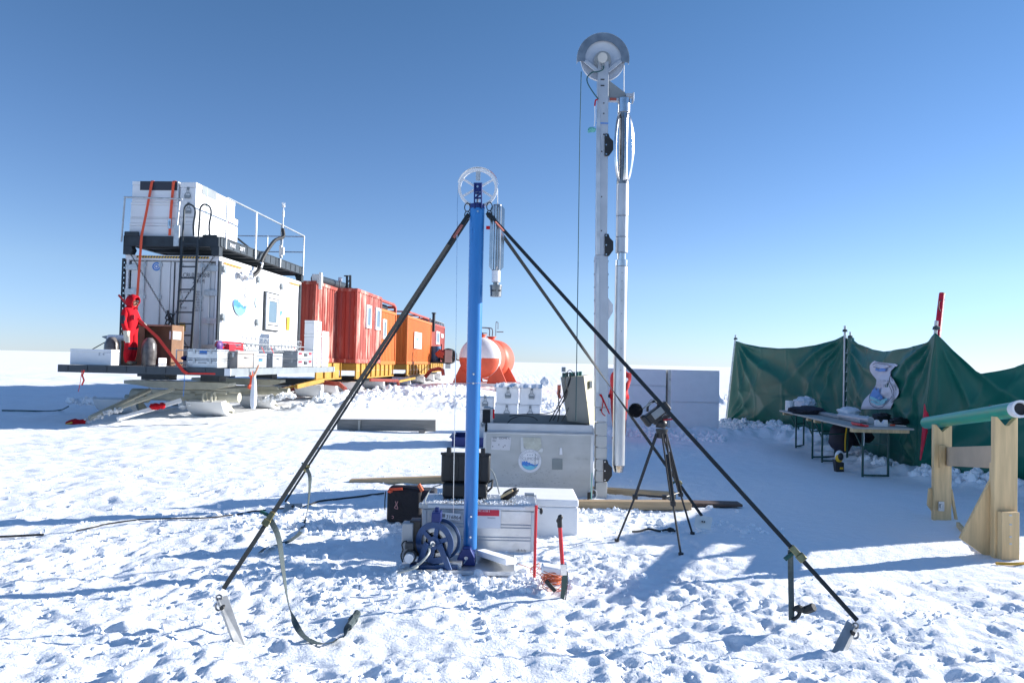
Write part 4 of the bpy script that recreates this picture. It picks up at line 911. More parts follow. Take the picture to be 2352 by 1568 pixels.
# O2
c = at(937, 724, 38.4); xo2 = lx(c.x, c.y); yo2 = ly(c.x, c.y); zt2 = c.z-1.3; zb2 = at(937, 836.5, 38.4).z-1.3; yo2e = ipt(992, 760, TR, 0, xo2).y
O2, MO2, HO2 = cont('shipping_container', 'orange container with a large white notice board on its sunlit side', xo2, yo2, 2.6, yo2e-yo2, zb2, zt2, ORNG, ORNG)
v = win_v(951.5, 968, 761.5, 800, xo2, yo2, zb2); g = G(); g.bx(.01, .03, v[0], v[1], v[2], v[3]); bd2 = mk(g, 'notice_board', WHITE, O2)
zc = (v[2]+v[3])/2; g = G(); g.add([(.034, v[0]+.4, zc+.15), (.034, v[0]+.9, zc+.15), (.034, v[0]+.8, zc-.3)], [(0, 1, 2)]); g.text('FRET', (.034, v[0]+.95, zc+.02), SX, SU, .28, .001); g.text('EXPO', (.034, v[0]+.95, zc-.3), SX, SU, .28, .001); mk(g, 'print', BLUS, bd2, kind='flat')
g = G(); LL = yo2e-yo2
for s in (0, -2.5): g.bar((s-.03, 0, HO2+.2), (s-.03, LL*.85, HO2+.2), .1, .1)
for yy in (.05, LL*.45, LL*.85): g.bar((-.03, yy, HO2), (-.03, yy, HO2+.2), .08, .08); g.bar((-.03, yy, HO2+.2), (-2.5, yy, HO2+.2), .08, .08)
mk(g, 'roof_rail', REDF, O2, bev=.01)
# R3 dark red far one with stove pipes
c = at(992, 741, 47); xo3 = lx(c.x, c.y); yo3 = ly(c.x, c.y); zt3 = c.z-1.3; zb3 = at(992, 833, 47).z-1.3; yo3e = ipt(1022, 760, TR, 0, xo3).y
v = win_v(1002, 1009.5, 760, 790, xo3, yo3, zb3)
R3, MR3, HR3 = cont('shipping_container', 'farthest dark red container with roof pipes and a blue generator at its end', xo3, yo3, 2.6, yo3e-yo3, zb3, zt3, REDF, REDF, [v])
g = G(); v2 = win_v(1013, 1018, 766, 775, xo3, yo3, zb3); g.bx(.0, .02, v2[0], v2[1], v2[2], v2[3]); mk(g, 'white_notice', WHITE, R3)
LL = yo3e-yo3; g = G(); 
for s in (-.1, -2.3): g.cyl((s, 0, HR3+.25), (s, LL, HR3+.25), .04, n=6)
for i in range(9): 
    yy = LL*i/8; g.cyl((-.1, yy, HR3), (-.1, yy, HR3+.25), .04, n=6); g.cyl((-.1, yy, HR3+.25), (-2.3, yy, HR3+.25), .03, n=6)
mk(g, 'roof_pipe', GREYB, R3)
g = G(); q = ipt(996, 745, TR, 0, xo3+.2); g.cyl((.2, q.y-yo3, HR3-.6), (.2, q.y-yo3, HR3+.55), .10, n=12); g.cyl((.2, q.y-yo3, HR3+.55), (.2, q.y-yo3, HR3+.63), .15, n=12); mk(g, 'stove_pipe', DARK, R3, smooth=True)
gp = thing('generator', 'blue and black generator hung on the end platform of the farthest container', 'generator', loc=at(1020, 835, 46))
g = G(); a = at(1002, 832, 46); g.cyl(at(1000, 832, 46), at(1001, 795, 46), .33, n=16); mk(g, 'blue_drum', mat('blue_drum_paint', (.03, .13, .32)), gp, W=True, smooth=True)
g = G(); c = at(1031, 818, 46); g.cyl(c+Vector((0, -.6, 0)), c+Vector((0, .6, 0)), .5, n=20); mk(g, 'engine_drum', BLACK, gp, W=True, smooth=True)
g = G(); g.box(at(1030, 818, 45.3), (.45, .1, .8)); mk(g, 'control_panel', GRB, gp, W=True); 
g = G(); g.box(at(1012, 832, 46), (1.4, 1.0, .12)); g.bar(at(1008, 800, 45.7), at(1022, 828, 45.7), .07, .07); g.bar(at(1014, 790, 45.7), at(1014, 828, 45.7), .06, .06); mk(g, 'frame', DARK, gp, W=True)
g = G(); 
for i in range(5): g.cyl(at(1024+2.4*i, 832, 45.6), at(1024+2.4*i, 846, 45.6), .025, n=5)
mk(g, 'drain_grille', DARK, gp, W=True)
g = G(); c = at(1012, 812, 45.4); g.sph(c, .25, 8, 6, (1.2, .6, 1), .2); g.bar(at(1006, 806, 45.3), at(1018, 822, 45.3), .08, .05); mk(g, 'red_manifold', REDF, gp, W=True)
g = G(); g.tube(smoothpts([at(1040, 820, 45.5), at(1050, 826, 43), at(1058, 828, 41)]), .04, 5); mk(g, 'fuel_hose', RUBBER, None, smooth=True, label='black hose running from the generator to the fuel tank', cat='hose')
# yellow chassis under them
def chas(lab, y0, y1, z1, xr, W):
    t = thing('chassis_sledge', lab, 'sledge', M=TM(xr, y0, -1.1)); L = y1-y0; zt = z1+1.1-.02
    g = G(); g.bx(-W, 0, 0, L, zt-.28, zt); mk(g, 'side_beam', YEL, t)
    g = G(); n = max(2, int(L/.8))
    for i in range(n+1): g.bx(.001, .06, L*i/n-.04 if i else 0, L*i/n+.04 if i < n else L, zt-.55, zt)
    g.bx(-.02, .07, 0, L, zt-.6, zt-.551); g.bx(-.03, 0, .1, L-.1, zt-.55, zt-.29); mk(g, 'rib_panel', YEL, t)
    g = G(); g.bx(-W*.8, -.25, L*.2, L*.8, zt-.8, zt-.6); mk(g, 'turntable', DARK, t)
    for yy in (.1, L*.6):
        g = G(); M0 = t
        chassis_ski(g, -.75, yy, .95, min(2.4, L*.38), z0=.02, h=.42); mk(g, 'ski', WHITED, t, bev=.01)
        g = G(); chassis_ski(g, -W-.1, yy, .95, min(2.4, L*.38), z0=.02, h=.42); mk(g, 'ski', WHITED, t, bev=.01)
        g = G(); g.bx(-W, -.1, yy+.8, yy+1.0, .2, .32); g.bar((-.4, yy+.4, .42), (-.4, yy+2.0, .42), .1, .1); mk(g, 'axle', REDF, t)
    return t
chas('yellow ribbed chassis with snow covered skis under the peeling red container', y1-.9, y2-.6, z1b, x1+.35, 2.4)
chas('yellow ribbed chassis with skis under the tall red container and the windowed orange one', y2+.2, yoe-.4, z2b-.0, xo1-.05, 2.4)
chas('yellow ribbed chassis with skis under the orange container with the notice board', yo2, yo2e-.3, zb2, xo2-.05, 2.3)
chas('yellow ribbed chassis with skis under the farthest dark red container', yo3+.1, yo3e-.3, zb3, xo3-.05, 2.3)
g = G(); g.bar(at(680, 888, 23.2), at(742, 873, 25.2), .14, .10); g.bar(at(650, 893, 23.2), at(680, 886, 23.6), .07, .07); mk(g, 'tow_pole', YEL, None, bev=.01, label='yellow tow pole between the long freight sledge and the next chassis', cat='tow bar')
g = G(); g.bar(at(717, 876, 26.0), at(780, 882, 25.5), .14, .16); g.bar(at(780, 882, 25.5), at(793, 893, 25.2), .12, .14); mk(g, 'tow_pole', REDF, None, bev=.01, label='red tow pole lying in the snow beside the yellow chassis', cat='tow bar')
g = G(); g.bar(at(850, 872, 29), at(913, 874, 30), .12, .12); g.bar(at(913, 874, 30), at(915, 885, 30), .1, .1); mk(g, 'tow_pole', REDF, None, bev=.01, label='red tow pole under the windowed orange container', cat='tow bar')
g = G(); g.bar(at(915, 876, 31), at(952, 868, 34), .1, .1); mk(g, 'tow_pole', YEL, None, bev=.01, label='small yellow tow pole between two rear chassis', cat='tow bar')
g = G(); pp = [at(x, y, 42) for x, y in ((976, 866), (990, 850), (1008, 846), (1017, 850), (1018, 862))]; g.tube(pp, .12, 6); mk(g, 'tow_hoop', REDF, None, label='dark red tow hoop standing behind the last chassis', cat='tow hoop')
# roof gear
g = G(); a = at(716, 646, 25.9); b = at(790, 660, 31); g.cyl(at(724, 648, 26.2)+Vector((0, 0, .12)), at(795, 662, 32)+Vector((0, 0, .05)), .17, n=14); mk(g, 'roof_duct', DARK, None, smooth=True, label='thick black duct lying along the roof of the peeling red container', cat='duct')
g = G(); g.box(at(729, 641, 25.8), (.32, .3, .33)); g.box(at(736, 645, 25.6), (.1, .1, .6)); mk(g, 'white_post', WHITED, None, bev=.01, label='white square post with a cap at the roof corner of the peeling red container', cat='post')
an = thing('antenna', 'white rod antenna with a thick head on the roof of the red containers', 'antenna', loc=at(781, 662, 29)); g = G(); g.cyl(at(781, 662, 29), at(781, 645, 29), .03, n=6); mk(g, 'rod', GREYB, an, W=True); g = G(); g.cyl(at(781, 646, 29), at(781, 637, 29), .08, .07, n=10); mk(g, 'head', WHITE, an, W=True, smooth=True)
an = thing('antenna', 'dark mushroom topped antenna with a brace on the roof of the tall red container', 'antenna', loc=at(797, 664, 29)); g = G(); g.cyl(at(797, 664, 29), at(797, 634, 29), .05, n=6); g.bar(at(791, 663, 29), at(804, 640, 29.2), .03, .03); mk(g, 'mast', DARK, an, W=True); g = G(); g.cyl(at(797, 634.5, 29), at(797, 633, 29), .13, n=12); mk(g, 'disc', DARK, an, W=True)
an = thing('antenna', 'tall thin dark antenna beside the mushroom topped one', 'antenna', loc=at(804.5, 664, 29)); g = G(); g.cyl(at(804.5, 664, 29), at(804.5, 632, 29), .05, n=6); mk(g, 'rod', DARK, an, W=True); g = G(); g.box(at(804.5, 663, 29), (.2, .2, .06)); mk(g, 'foot', DARK, an, W=True)
# ---- fuel tanks
def tank(lab, cx, cy, Yd, rp, two, piping):
    c = at(cx, cy, Yd); r = rp*Yd/FPX; t = thing('fuel_tank', lab, 'tank', M=Matrix.Translation((c.x, c.y, 0)) @ Matrix.Rotation(R_(-10), 4, 'Z')); cz = c.z
    prof = [(0, -1.05)]+[(r*math.sin(a), -1.05+r*.62*(1-math.cos(a))) for a in np.linspace(.12, PI/2, 12)]
    L = 1.1; back = [(p, L*1.0+(-1.05+r*.62)*0 + 1.05-(q+1.05)+ r*.62*0 + .0) for p, q in reversed(prof)]
    front = prof; yr = -1.05+r*.62
    bk = [(p, -(q)+yr+L-yr*0-0) for p, q in reversed(prof)]
    mtop, mbot = (mat('tank_white', (.78, .74, .74), .45, var=.08), TANKO) if two else (TANKO, TANKO)
    g = G(); g.m = 0
    g.lathe(front[:], (0, 0, cz), axis=(0, 1, 0), n=40)
    # colour split of the dished head at the equator
    mi = []
    for f in g.f:
        z = sum(g.v[i][2] for i in f)/len(f); mi.append(0 if z > cz-.02 else 1)
    g.mi = mi; mk(g, 'front_head', [mtop, mbot], t, smooth=True)
    g = G(); g.lathe([(r, yr), (r, yr+.35)], (0, 0, cz), axis=(0, 1, 0), n=40); mk(g, 'rim_band', mtop, t, smooth=True)
    g = G(); g.lathe([(r, yr+.35), (r, yr+1.6), (r*.7, yr+2.2), (0, yr+2.4)], (0, 0, cz), axis=(0, 1, 0), n=40); mk(g, 'shell', TANKO, t, smooth=True)
    zb = .45
    for sx in (-1, 1):
        g = G(); g.prism([(sx*r*.55, cz-r*.5), (sx*r*.95, cz-r*.35), (sx*r*1.35, zb), (sx*r*.35, zb)], (0, yr+.15, 0), X, Z, Y_, .12)
        mk(g, 'saddle', TANKO, t)
    g = G(); g.cyl((0, yr+.4, cz+r*.9), (0, yr+.4, cz+r+.12), .20, n=16); g.cyl((0, yr+.4, cz+r+.12), (0, yr+.4, cz+r+.17), .28, n=16); mk(g, 'manhole', TANKO, t, smooth=True)
    g = G()
    if piping:
        for dx in (-.12, .05): g.tube(smoothpts([(dx, yr+.4, cz+r+.2), (dx, yr+.4, cz+r+.55), (dx-.15, yr+.4, cz+r+.66), (dx-.75, yr+.4, cz+r+.68)]), .035, 6)
        g.tube(smoothpts([(.25, yr+.4, cz+r+.2), (.25, yr+.4, cz+r+.95), (.31, yr+.4, cz+r+1.0), (.37, yr+.4, cz+r+.95), (.37, yr+.4, cz+r+.6)]), .022, 6); g.bar((.3, yr+.4, cz+r+.45), (.7, yr+.4, cz+r+.45), .05, .05)
    else:
        g.cyl((.05, yr+.4, cz+r+.1), (.05, yr+.4, cz+r+.26), .05, n=8); g.bar((-.1, yr+.4, cz+r+.26), (.3, yr+.4, cz+r+.22), .04, .04); g.sph((-.02, yr+.4, cz+r+.3), .06, 8, 6)
    mk(g, 'valve_pipe', GREYB, t, smooth=True)
    g = G(); g.bx(-r*1.3, r*1.3, yr-.1, yr+.3, .30, .44); g.bx(-r*1.4, r*1.4, yr+1.2, yr+1.5, .30, .44); mk(g, 'cradle', WHITED, t)
    for sx in (-1, 1):
        g = G(); vs = G(); chassis_ski(g, sx*r*1.2-.3, yr-.9, .6, 3.0, z0=-.0, h=.32); mk(g, 'ski', WHITED, t, bev=.01)
    return t
tank('orange fuel tank with a pipe stack on top, behind the white and orange one', 1127, 826, 41.5, 46.5, False, True)
tank('round ended fuel tank, white above and orange below, behind the blue pole', 1105, 822, 38, 47, True, False)
# ================================================================ the small drill rig in the foreground
def V3(*a): return Vector(a)
YM = 5.72
pb = at(1079.5, 1258, YM); pt = at(1096, 480, YM)
ms = thing('drill_mast', 'bright blue round pole mast carrying a spoked white sheave wheel in the foreground', 'mast', loc=(pb.x, pb.y, gz(pb.x, pb.y)))
g = G(); j0 = pb.lerp(pt, .483); d = (pt-pb).normalized()
g.cyl(pb, j0-d*.002, .0535, .0555, n=32); mk(g, 'lower_tube', BLUE, ms, W=True, smooth=True)
g = G(); g.cyl(j0+d*.002, pt, .0565, .0595, n=32); mk(g, 'upper_tube', BLUE, ms, W=True, smooth=True)
g = G()
for px, py in ((1081, 1232), (1082.5, 1185), (1087.5, 880), (1088, 859), (1097.5, 486)):
    q = at(px, py, YM-.05); g.cyl(q+V3(0, -.016, 0), q, .008, n=10)
mk(g, 'screw', STEEL, ms, W=True, smooth=True)
g = G(); g.cyl(pt, pt+d*.035, .062, n=24); mk(g, 'collar', NAVY, ms, W=True, smooth=True)
# bracket that holds the wheel: two uprights, cross pieces and a Z brace
g = G(); c0 = at(1098, 481, YM); up = d; rr = RT
def q_(x, y, dy=0.): return at(x, y, YM+dy)
for xx in (1090, 1106): g.bar(q_(xx, 480, -.045), q_(xx, 422, -.045), .010, .05, ref=(0, 1, 0))
g.bar(q_(1098, 441, -.045), q_(1098, 420, -.045), .068, .012, ref=(0, 1, 0))
g.bar(q_(1089, 468, -.047), q_(1107, 468, -.047), .02, .010, ref=(0, 1, 0)); g.bar(q_(1089, 455, -.047), q_(1107, 455, -.047), .014, .010, ref=(0, 1, 0)); g.bar(q_(1090, 444, -.047), q_(1106, 444, -.047), .014, .010, ref=(0, 1, 0)); g.bar(q_(1093, 454, -.048), q_(1104, 445, -.048), .012, .010, ref=(0, 1, 0))
for xx in (1090, 1106): g.bar(q_(xx, 480, .045), q_(xx, 422, .045), .010, .05, ref=(0, 1, 0))
mk(g, 'wheel_bracket', NAVY, ms, W=True, bev=.002)
wc = at(1097.5, 432, YM)
g = G(); wr_ = .157
def wheelring(g, c, ro, ri, t, n=48):
    g.lathe([(ri, -t/2), (ro, -t/2), (ro-.006, 0), (ro, t/2), (ri, t/2), (ri, -t/2)], c, axis=(0, 1, 0), n=n)
wheelring(g, wc, wr_, wr_-.022, .022); mk(g, 'rim', mat('cloudy_plastic', (.72, .74, .76), .3, var=.06, spec=.6), ms, W=True, smooth=True)
g = G()
for k in range(6):
    a = PI/2+k*PI/3; v = V3(math.cos(a), 0, math.sin(a))
    if k == 0: continue
    g.bar(wc+v*.03, wc+v*(wr_-.018), .016, .012, ref=(0, 1, 0))
g.cyl(wc+V3(0, -.02, 0), wc+V3(0, .02, 0), .03, n=16); mk(g, 'spoke', mat('cloudy_plastic', (0, 0, 0)), ms, W=True)
g = G(); g.bar(wc+V3(0, -.0, .06), wc+V3(.0, -.0, wr_+.008), .036, .008, ref=(0, 1, 0)); mk(g, 'top_arm', GALV, ms, W=True)
g = G(); arc = [wc+V3(math.cos(a)*(wr_+.008), 0, math.sin(a)*(wr_+.008)) for a in np.linspace(R_(12), R_(165), 26)]; g.ribbon(arc, .032, (0, 1, 0), .003); mk(g, 'guard_arc', mat('cloudy_plastic', (0, 0, 0)), ms, W=True, smooth=True)
g = G(); arc = [wc+V3(math.cos(a)*(wr_+.0095), -.006, math.sin(a)*(wr_+.0095)) for a in np.linspace(R_(28), R_(55), 8)]; g.ribbon(arc, .02, (0, 1, 0), .003); mk(g, 'red_tape', REDS, ms, W=True)
g = G(); q = wc+V3(0, -.052, 0); g.cyl(q, q+V3(0, .01, 0), .009, n=10); mk(g, 'axle_bolt', STEEL, ms, W=True)
# foot
fb = thing('mast_foot', 'dark blue hinged steel foot under the blue pole', 'mast foot', loc=(pb.x, pb.y, 0.02))
g = G(); p = at(1071, 1296, 5.62); g.prism([(-.075, .0), (.07, .0), (.065, .06), (.03, .13), (-.03, .13), (-.07, .05)], (p.x, p.y-.03, p.z), X, Z, Y_, .12); mk(g, 'block', NAVY, fb, W=True, bev=.006)
g = G(); g.cyl(p+V3(.0, -.045, .06), p+V3(.0, .12, .06), .014, n=12); g.tube([p+V3(.01, -.04, .06), p+V3(-.015, -.05, .025), p+V3(-.03, -.045, .01)], .003, 5); mk(g, 'hinge_pin', STEEL, fb, W=True)
g = G(); g.cyl(pb+V3(0, 0, -.02), pb+V3(0, 0, .02), .045, n=20); mk(g, 'socket', NAVY, fb, W=True, smooth=True)
# base plate in the snow
bp = thing('base_plate', 'flat aluminium base plate half buried in snow under the winch and blue pole', 'plate', loc=(atz(1050, 1308, .0).x, 5.55, 0))
g = G(); a = at(915, 1308, 5.46); b = at(1182, 1302, 5.46); g.bx(a.x, b.x, 5.44, 5.95, a.z-.012, a.z+.004); mk(g, 'plate', ALU, bp, W=True, bev=.002)
g = G(); g.bx(a.x, b.x, 5.43, 5.452, a.z-.02, a.z+.012); g.bx(a.x+.3, a.x+.47, 5.5, 5.8, a.z+.005, a.z+.05); mk(g, 'angle_bar', ALU, bp, W=True)
PZ = a.z
# winch reel
wn = at(998, 1246, 5.5); ax = V3(.36, 1, 0).normalized(); axr = V3(1, -.36, 0).normalized(); Rr = .157
wi = thing('winch_reel', 'blue spoked winch drum wound with cable beside the foot of the blue pole', 'winch', loc=(wn.x, wn.y, PZ))
def onw(a, r, t): return wn + axr*(math.cos(a)*r) + Z*(math.sin(a)*r) + ax*t
g = G(); g.lathe([(Rr*.70, -.004), (Rr, -.004), (Rr, .004), (Rr*.70, .004), (Rr*.70, -.004)], wn, axis=ax, n=44); mk(g, 'front_flange', REELB, wi, W=True, smooth=True)
g = G()
for k in range(6):
    a = k*PI/3+.35; g.bar(onw(a, .03, -.003), onw(a, Rr*.73, -.003), .034, .008, ref=ax)
g.cyl(onw(0, 0, -.012), onw(0, 0, .004), .05, n=20); mk(g, 'spoke', REELB, wi, W=True)
g = G(); g.lathe([(Rr*.38, .02), (Rr*.45, .02), (Rr*.45, .026), (Rr*.38, .026), (Rr*.38, .02)], wn, axis=ax, n=30); mk(g, 'brake_disc', STEELD, wi, W=True, smooth=True)
g = G(); pr = []
for i in range(25): pr += [(Rr*.86-.0035, .008+i*.0046), (Rr*.86, .0103+i*.0046)]
g.lathe([(Rr*.5, .008)]+pr+[(Rr*.5, .124)], wn, axis=ax, n=44); mk(g, 'wound_cable', mat('steel_wire', (.42, .43, .44), .35, metal=.8, var=.25, scale=30), wi, W=True, smooth=True)
g = G(); g.lathe([(.0, .126), (Rr, .126), (Rr, .134), (.0, .134)], wn, axis=ax, n=44); mk(g, 'rear_flange', REELB, wi, W=True, smooth=True)
g = G(); g.lathe([(.0, .03), (Rr*.5, .03)], wn, axis=ax, n=24); mk(g, 'drum_core', BLACK, wi, W=True)
g = G(); p = onw(PI/2, Rr+.01, .03); g.box(p+Z*.03, (.07, .12, .07)); g.box(p+Z*.075, (.03, .03, .04)); g.bar(p, wn-Z*.0+ax*.15, .03, .02); mk(g, 'cable_guide', NAVY, wi, W=True, bev=.004)
g = G()
for s in (-.13, .13): g.bar(wn+axr*s*.4-ax*.02, V3((wn+axr*s).x, (wn+axr*s).y-.02, PZ+.01), .045, .01, ref=ax)
g.box((wn.x, wn.y+.02, PZ+.02), (.36, .1, .03)); mk(g, 'stand', REELB, wi, W=True)
g = G(); q = onw(0, 0, -.03); g.cyl(q, onw(0, 0, .0), .02, n=14); mk(g, 'hub', STEEL, wi, W=True, smooth=True)
g = G(); pts = smoothpts([q, q+V3(-.02, -.05, -.02), at(985, 1270, 5.3), at(968, 1290, 5.25), at(948, 1303, 5.25), at(925, 1313, 5.3)]); g.tube(pts, .009, 7); mk(g, 'power_cable', CABLE, None, smooth=True, label='thicker grey cable curving from the hub of the blue reel to the snow', cat='cable')
g = G(); pts = smoothpts([at(960, 1294, 5.32), at(957, 1302, 5.26), at(940, 1308, 5.24), at(918, 1314, 5.26), at(903, 1316, 5.3)]); g.tube(pts, .009, 7); mk(g, 'power_cable', CABLE, None, smooth=True, label='grey cable looping from the gauge box into the snow', cat='cable')
mb = thing('motor_box', 'grey and black winch motor box with a white round gauge left of the blue reel', 'motor', loc=at(935, 1295, 5.55))
g = G(); p = at(937, 1240, 5.58); g.box(p, (.085, .1, .28)); mk(g, 'grey_box', GRB, mb, W=True, bev=.008)
g = G(); p = at(955, 1232, 5.62); g.box(p, (.08, .12, .27)); q = at(953, 1205, 5.6); g.tube([q+V3(-.025, 0, -.02), q+V3(-.025, 0, .03), q+V3(.03, 0, .035), q+V3(.03, 0, -.02)], .006, 6); mk(g, 'black_motor', BLACK, mb, W=True, bev=.008)
g = G(); p = at(939, 1282, 5.44); g.cyl(p, p+V3(0, .07, 0), .035, n=20); mk(g, 'gauge', WHITE, mb, W=True, smooth=True)
g = G(); g.cyl(p+V3(0, .06, 0), p+V3(0, .1, 0), .05, n=16); g.box(p+V3(0, .03, .09), (.06, .06, .045)); mk(g, 'gauge_mount', DARK, mb, W=True)
g = G(); g.tube(smoothpts([at(926, 1262, 5.5), at(923, 1250, 5.5), at(928, 1243, 5.5), at(935, 1242, 5.5)]), .005, 6); g.tube(smoothpts([at(925, 1290, 5.5), at(921, 1275, 5.5), at(926, 1262, 5.5)]), .005, 6); mk(g, 'brake_line', RUBBER, mb, W=True, smooth=True)
# foam slab leaning by the foot
g = G(); a = [at(1094, 1262, 5.75), at(1112, 1259, 6.0), at(1187, 1281, 5.55), at(1162, 1284, 5.35)]
for p in a: g.v.append(tuple(p))
th = .045
for p in a: g.v.append((p.x, p.y, p.z-th))
g.f = [(0, 1, 2, 3), (7, 6, 5, 4), (0, 4, 5, 1), (1, 5, 6, 2), (2, 6, 7, 3), (3, 7, 4, 0)]; g.mi = [0]*6
mk(g, 'foam_slab', FOAM, None, bev=.006, label='thin white foam slab slanting beside the foot of the blue pole', cat='foam slab')
# hoisting line and sonde
g = G(); g.tube([wc+V3(-wr_, 0, 0), at(1050.5, 470, 5.71), at(1047.5, 760, 5.66), at(1041, 1180, 5.62)], .0032, 6); mk(g, 'winch_cable', STEEL, None, label='thin steel cable from the left of the white wheel down to the blue reel', cat='cable', smooth=True)
sn = thing('hand_auger', 'silver finned ice core drill hanging from the white wheel beside the blue pole', 'ice drill', loc=at(1141, 681, YM))
sx = at(1143, 470, YM); g = G(); g.tube([wc+V3(wr_, 0, .0), sx+Z*.0], .0045, 6); mk(g, 'hanging_cable', WHITED, sn, W=True)
def A_(x, y): return at(x, y, YM)
g = G(); g.cyl(A_(1143, 471), A_(1139.5, 622), .034, n=24); g.cyl(A_(1143, 470), A_(1143, 476), .02, n=12); mk(g, 'motor_tube', STEELD, sn, W=True, smooth=True)
g = G()
for an in (R_(0), R_(90), R_(180), R_(270), R_(45), R_(225), R_(135), R_(315)):
    if an in (R_(45), R_(225), R_(135), R_(315)): continue
    u = V3(math.cos(an+.15), math.sin(an+.15), 0); a = A_(1143, 471); b = A_(1139.5, 622)
    p = [(a+u*.032), (a-Z*.03+u*.058), (b+Z*.03+u*.058), (b+u*.032)]
    un = u.cross(Z)*.004; g.add([q-un for q in p]+[q+un for q in p], [(0, 1, 2, 3), (7, 6, 5, 4), (0, 4, 5, 1), (1, 5, 6, 2), (2, 6, 7, 3), (3, 7, 4, 0)])
mk(g, 'fin', STEEL, sn, W=True)
g = G()
for an in (-.7, -1.9, -2.6): 
    u = V3(math.cos(an), math.sin(an), 0); g.cyl(A_(1143, 474)+u*.030, A_(1139.5, 620)+u*.030, .0085, n=8)
mk(g, 'guide_rail', STEEL, sn, W=True, smooth=True)
g = G(); g.cyl(A_(1139.5, 622), A_(1139, 648), .0335, n=24); mk(g, 'paper_wrap', PAPER, sn, W=True, smooth=True)
g = G(); g.cyl(A_(1139, 648), A_(1139, 656), .022, n=18); g.cyl(A_(1139, 655), A_(1139, 658), .050, n=24); g.cyl(A_(1139, 658), A_(1138.6, 681), .047, .044, n=24); mk(g, 'core_head', STEELD, sn, W=True, smooth=True)
g = G()
for px, py in ((1131, 667), (1137, 667), (1149, 667)): g.cyl(at(px, py, YM-.05), at(px, py, YM-.03), .006, n=8)
mk(g, 'vent_hole', BLACK, sn, W=True)
g = G(); g.box(at(1121, 523, YM-.02), (.03, .03, .022)); mk(g, 'red_tag', REDS, sn, W=True)
# guy straps
def gd(x, y): return gz(x, y)
hook = [(at(1076, 491, YM-.02), -1), (at(1121, 489, YM-.02), 1)]
def guy(lab, top, bot, w, parts, name='guy_strap', mt=WEB, wd=None, twist=None):
    t = thing(name, lab, 'strap', loc=bot)
    n = 24; pts = [top.lerp(bot, i/n) for i in range(n+1)]
    d0 = (bot-top).normalized(); side = (d0.cross(Vector((0, 1, 0)))).normalized()
    wds = []
    for i in range(n+1):
        f = i/n; a = twist(f) if twist else .25; wds.append(side*math.cos(a)+Vector((0, 1, 0))*math.sin(a))
    g = G(); g.ribbon(pts, w, wds, .004); mk(g, 'webbing', mt, t, W=True)
    return t, pts
def buckle(t, p, d, s=1.):
    d = d.normalized(); side = d.cross(V3(0, 1, 0)).normalized(); g = G()
    M = Matrix((side, V3(0, 1, 0), d)).transposed()
    g.box(p, (.045*s, .03*s, .12*s), M); g.box(p+side*.0-V3(0, .02, 0)*s+d*.03*s, (.06*s, .02*s, .05*s), M)
    mk(g, 'buckle', mat('brass_zinc', (.30, .27, .14), .35, metal=.8, var=.3, scale=30), t, W=True, bev=.003)
    g = G(); g.box(p-side*.05*s-d*.02*s, (.09*s, .02*s, .025*s), M); mk(g, 'buckle_lever', GRNST, t, W=True, bev=.003)
def carabiner(t, c):
    g = G(); g.tube([c+V3(.022*math.cos(a), 0, .034*math.sin(a)) for a in np.linspace(0, 2*PI, 14)[:-1]], .0045, 6, closed=True); g.tube([c+V3(.02*math.cos(a), 0, -.06+.03*math.sin(a)) for a in np.linspace(0, 2*PI, 14)[:-1]], .0045, 6, closed=True); mk(g, 'hook', DARK, t, W=True, smooth=True)
LA = at(513, 1352, 4.22); RA = at(1969, 1424, 4.22)
bl = at(552, 1457, 4.14); br = at(1930, 1487, 4.13)
t1, p1 = guy('near left black guy strap running from the blue pole down to the left plate anchor', hook[0][0], LA, .027, 0); carabiner(t1, hook[0][0]+V3(-.01, 0, .05))
f = (at(628, 1190, 4.5)-hook[0][0]).length/(LA-hook[0][0]).length
B1 = hook[0][0].lerp(LA, .80); 
# find the parameters that fall on the seen buckles
def param(top, bot, x, y):
    best = (9e9, 0)
    for i in range(1001):
        p = top.lerp(bot, i/1000)-CAM; q = p.dot(FW); u = 1176+FPX*p.dot(RT)/q; v = 784-FPX*p.dot(UP)/q; e = abs(v-y)
        if e < best[0]: best = (e, i/1000)
    return top.lerp(bot, best[1])
B1 = param(hook[0][0], LA, 628, 1190); buckle(t1, B1+V3(0, -.01, 0), LA-hook[0][0], .75)
g = G(); q = hook[0][0].lerp(LA, .035); g.ribbon([hook[0][0].lerp(LA, .04), hook[0][0].lerp(LA, .085)], .032, (1, .2, .5), .008); mk(g, 'orange_label', mat('faded_orange_label', (.5, .16, .12), .7), t1, W=True)
t2, p2 = guy('near right black guy strap running from the blue pole down to the right plate anchor', hook[1][0], RA, .027, 0); carabiner(t2, hook[1][0]+V3(.01, 0, .05))
g = G(); g.ribbon([hook[1][0].lerp(RA, .03), hook[1][0].lerp(RA, .06)], .030, (1, .2, -.5), .008); mk(g, 'orange_label', mat('faded_orange_label', (0, 0, 0)), t2, W=True)
B2 = param(hook[1][0], RA, 1822, 1262); buckle(t2, B2+V3(.02, -.01, -.02), RA-hook[1][0], .85)
LR = at(655, 1152, 7.55); RRR = at(1612, 1184, 7.05)
t3, p3 = guy('far left black guy strap running behind the near one to a flat anchor', at(1083, 492, YM+.04), LR, .022, 0)
B3 = param(at(1083, 492, YM+.04), LR, 712, 1075); buckle(t3, B3, LR-pt, .8)
t4, p4 = guy('far right black guy strap passing behind the tripod, twisted thin in the middle', at(1118, 489, YM+.04), RRR, .028, 0, twist=lambda f: .25+ (2.8*max(0, min(1, (f-.38)/.34))))
B4 = param(at(1118, 489, YM+.04), RRR, 1553, 1105); buckle(t4, B4, RRR-pt, .9)
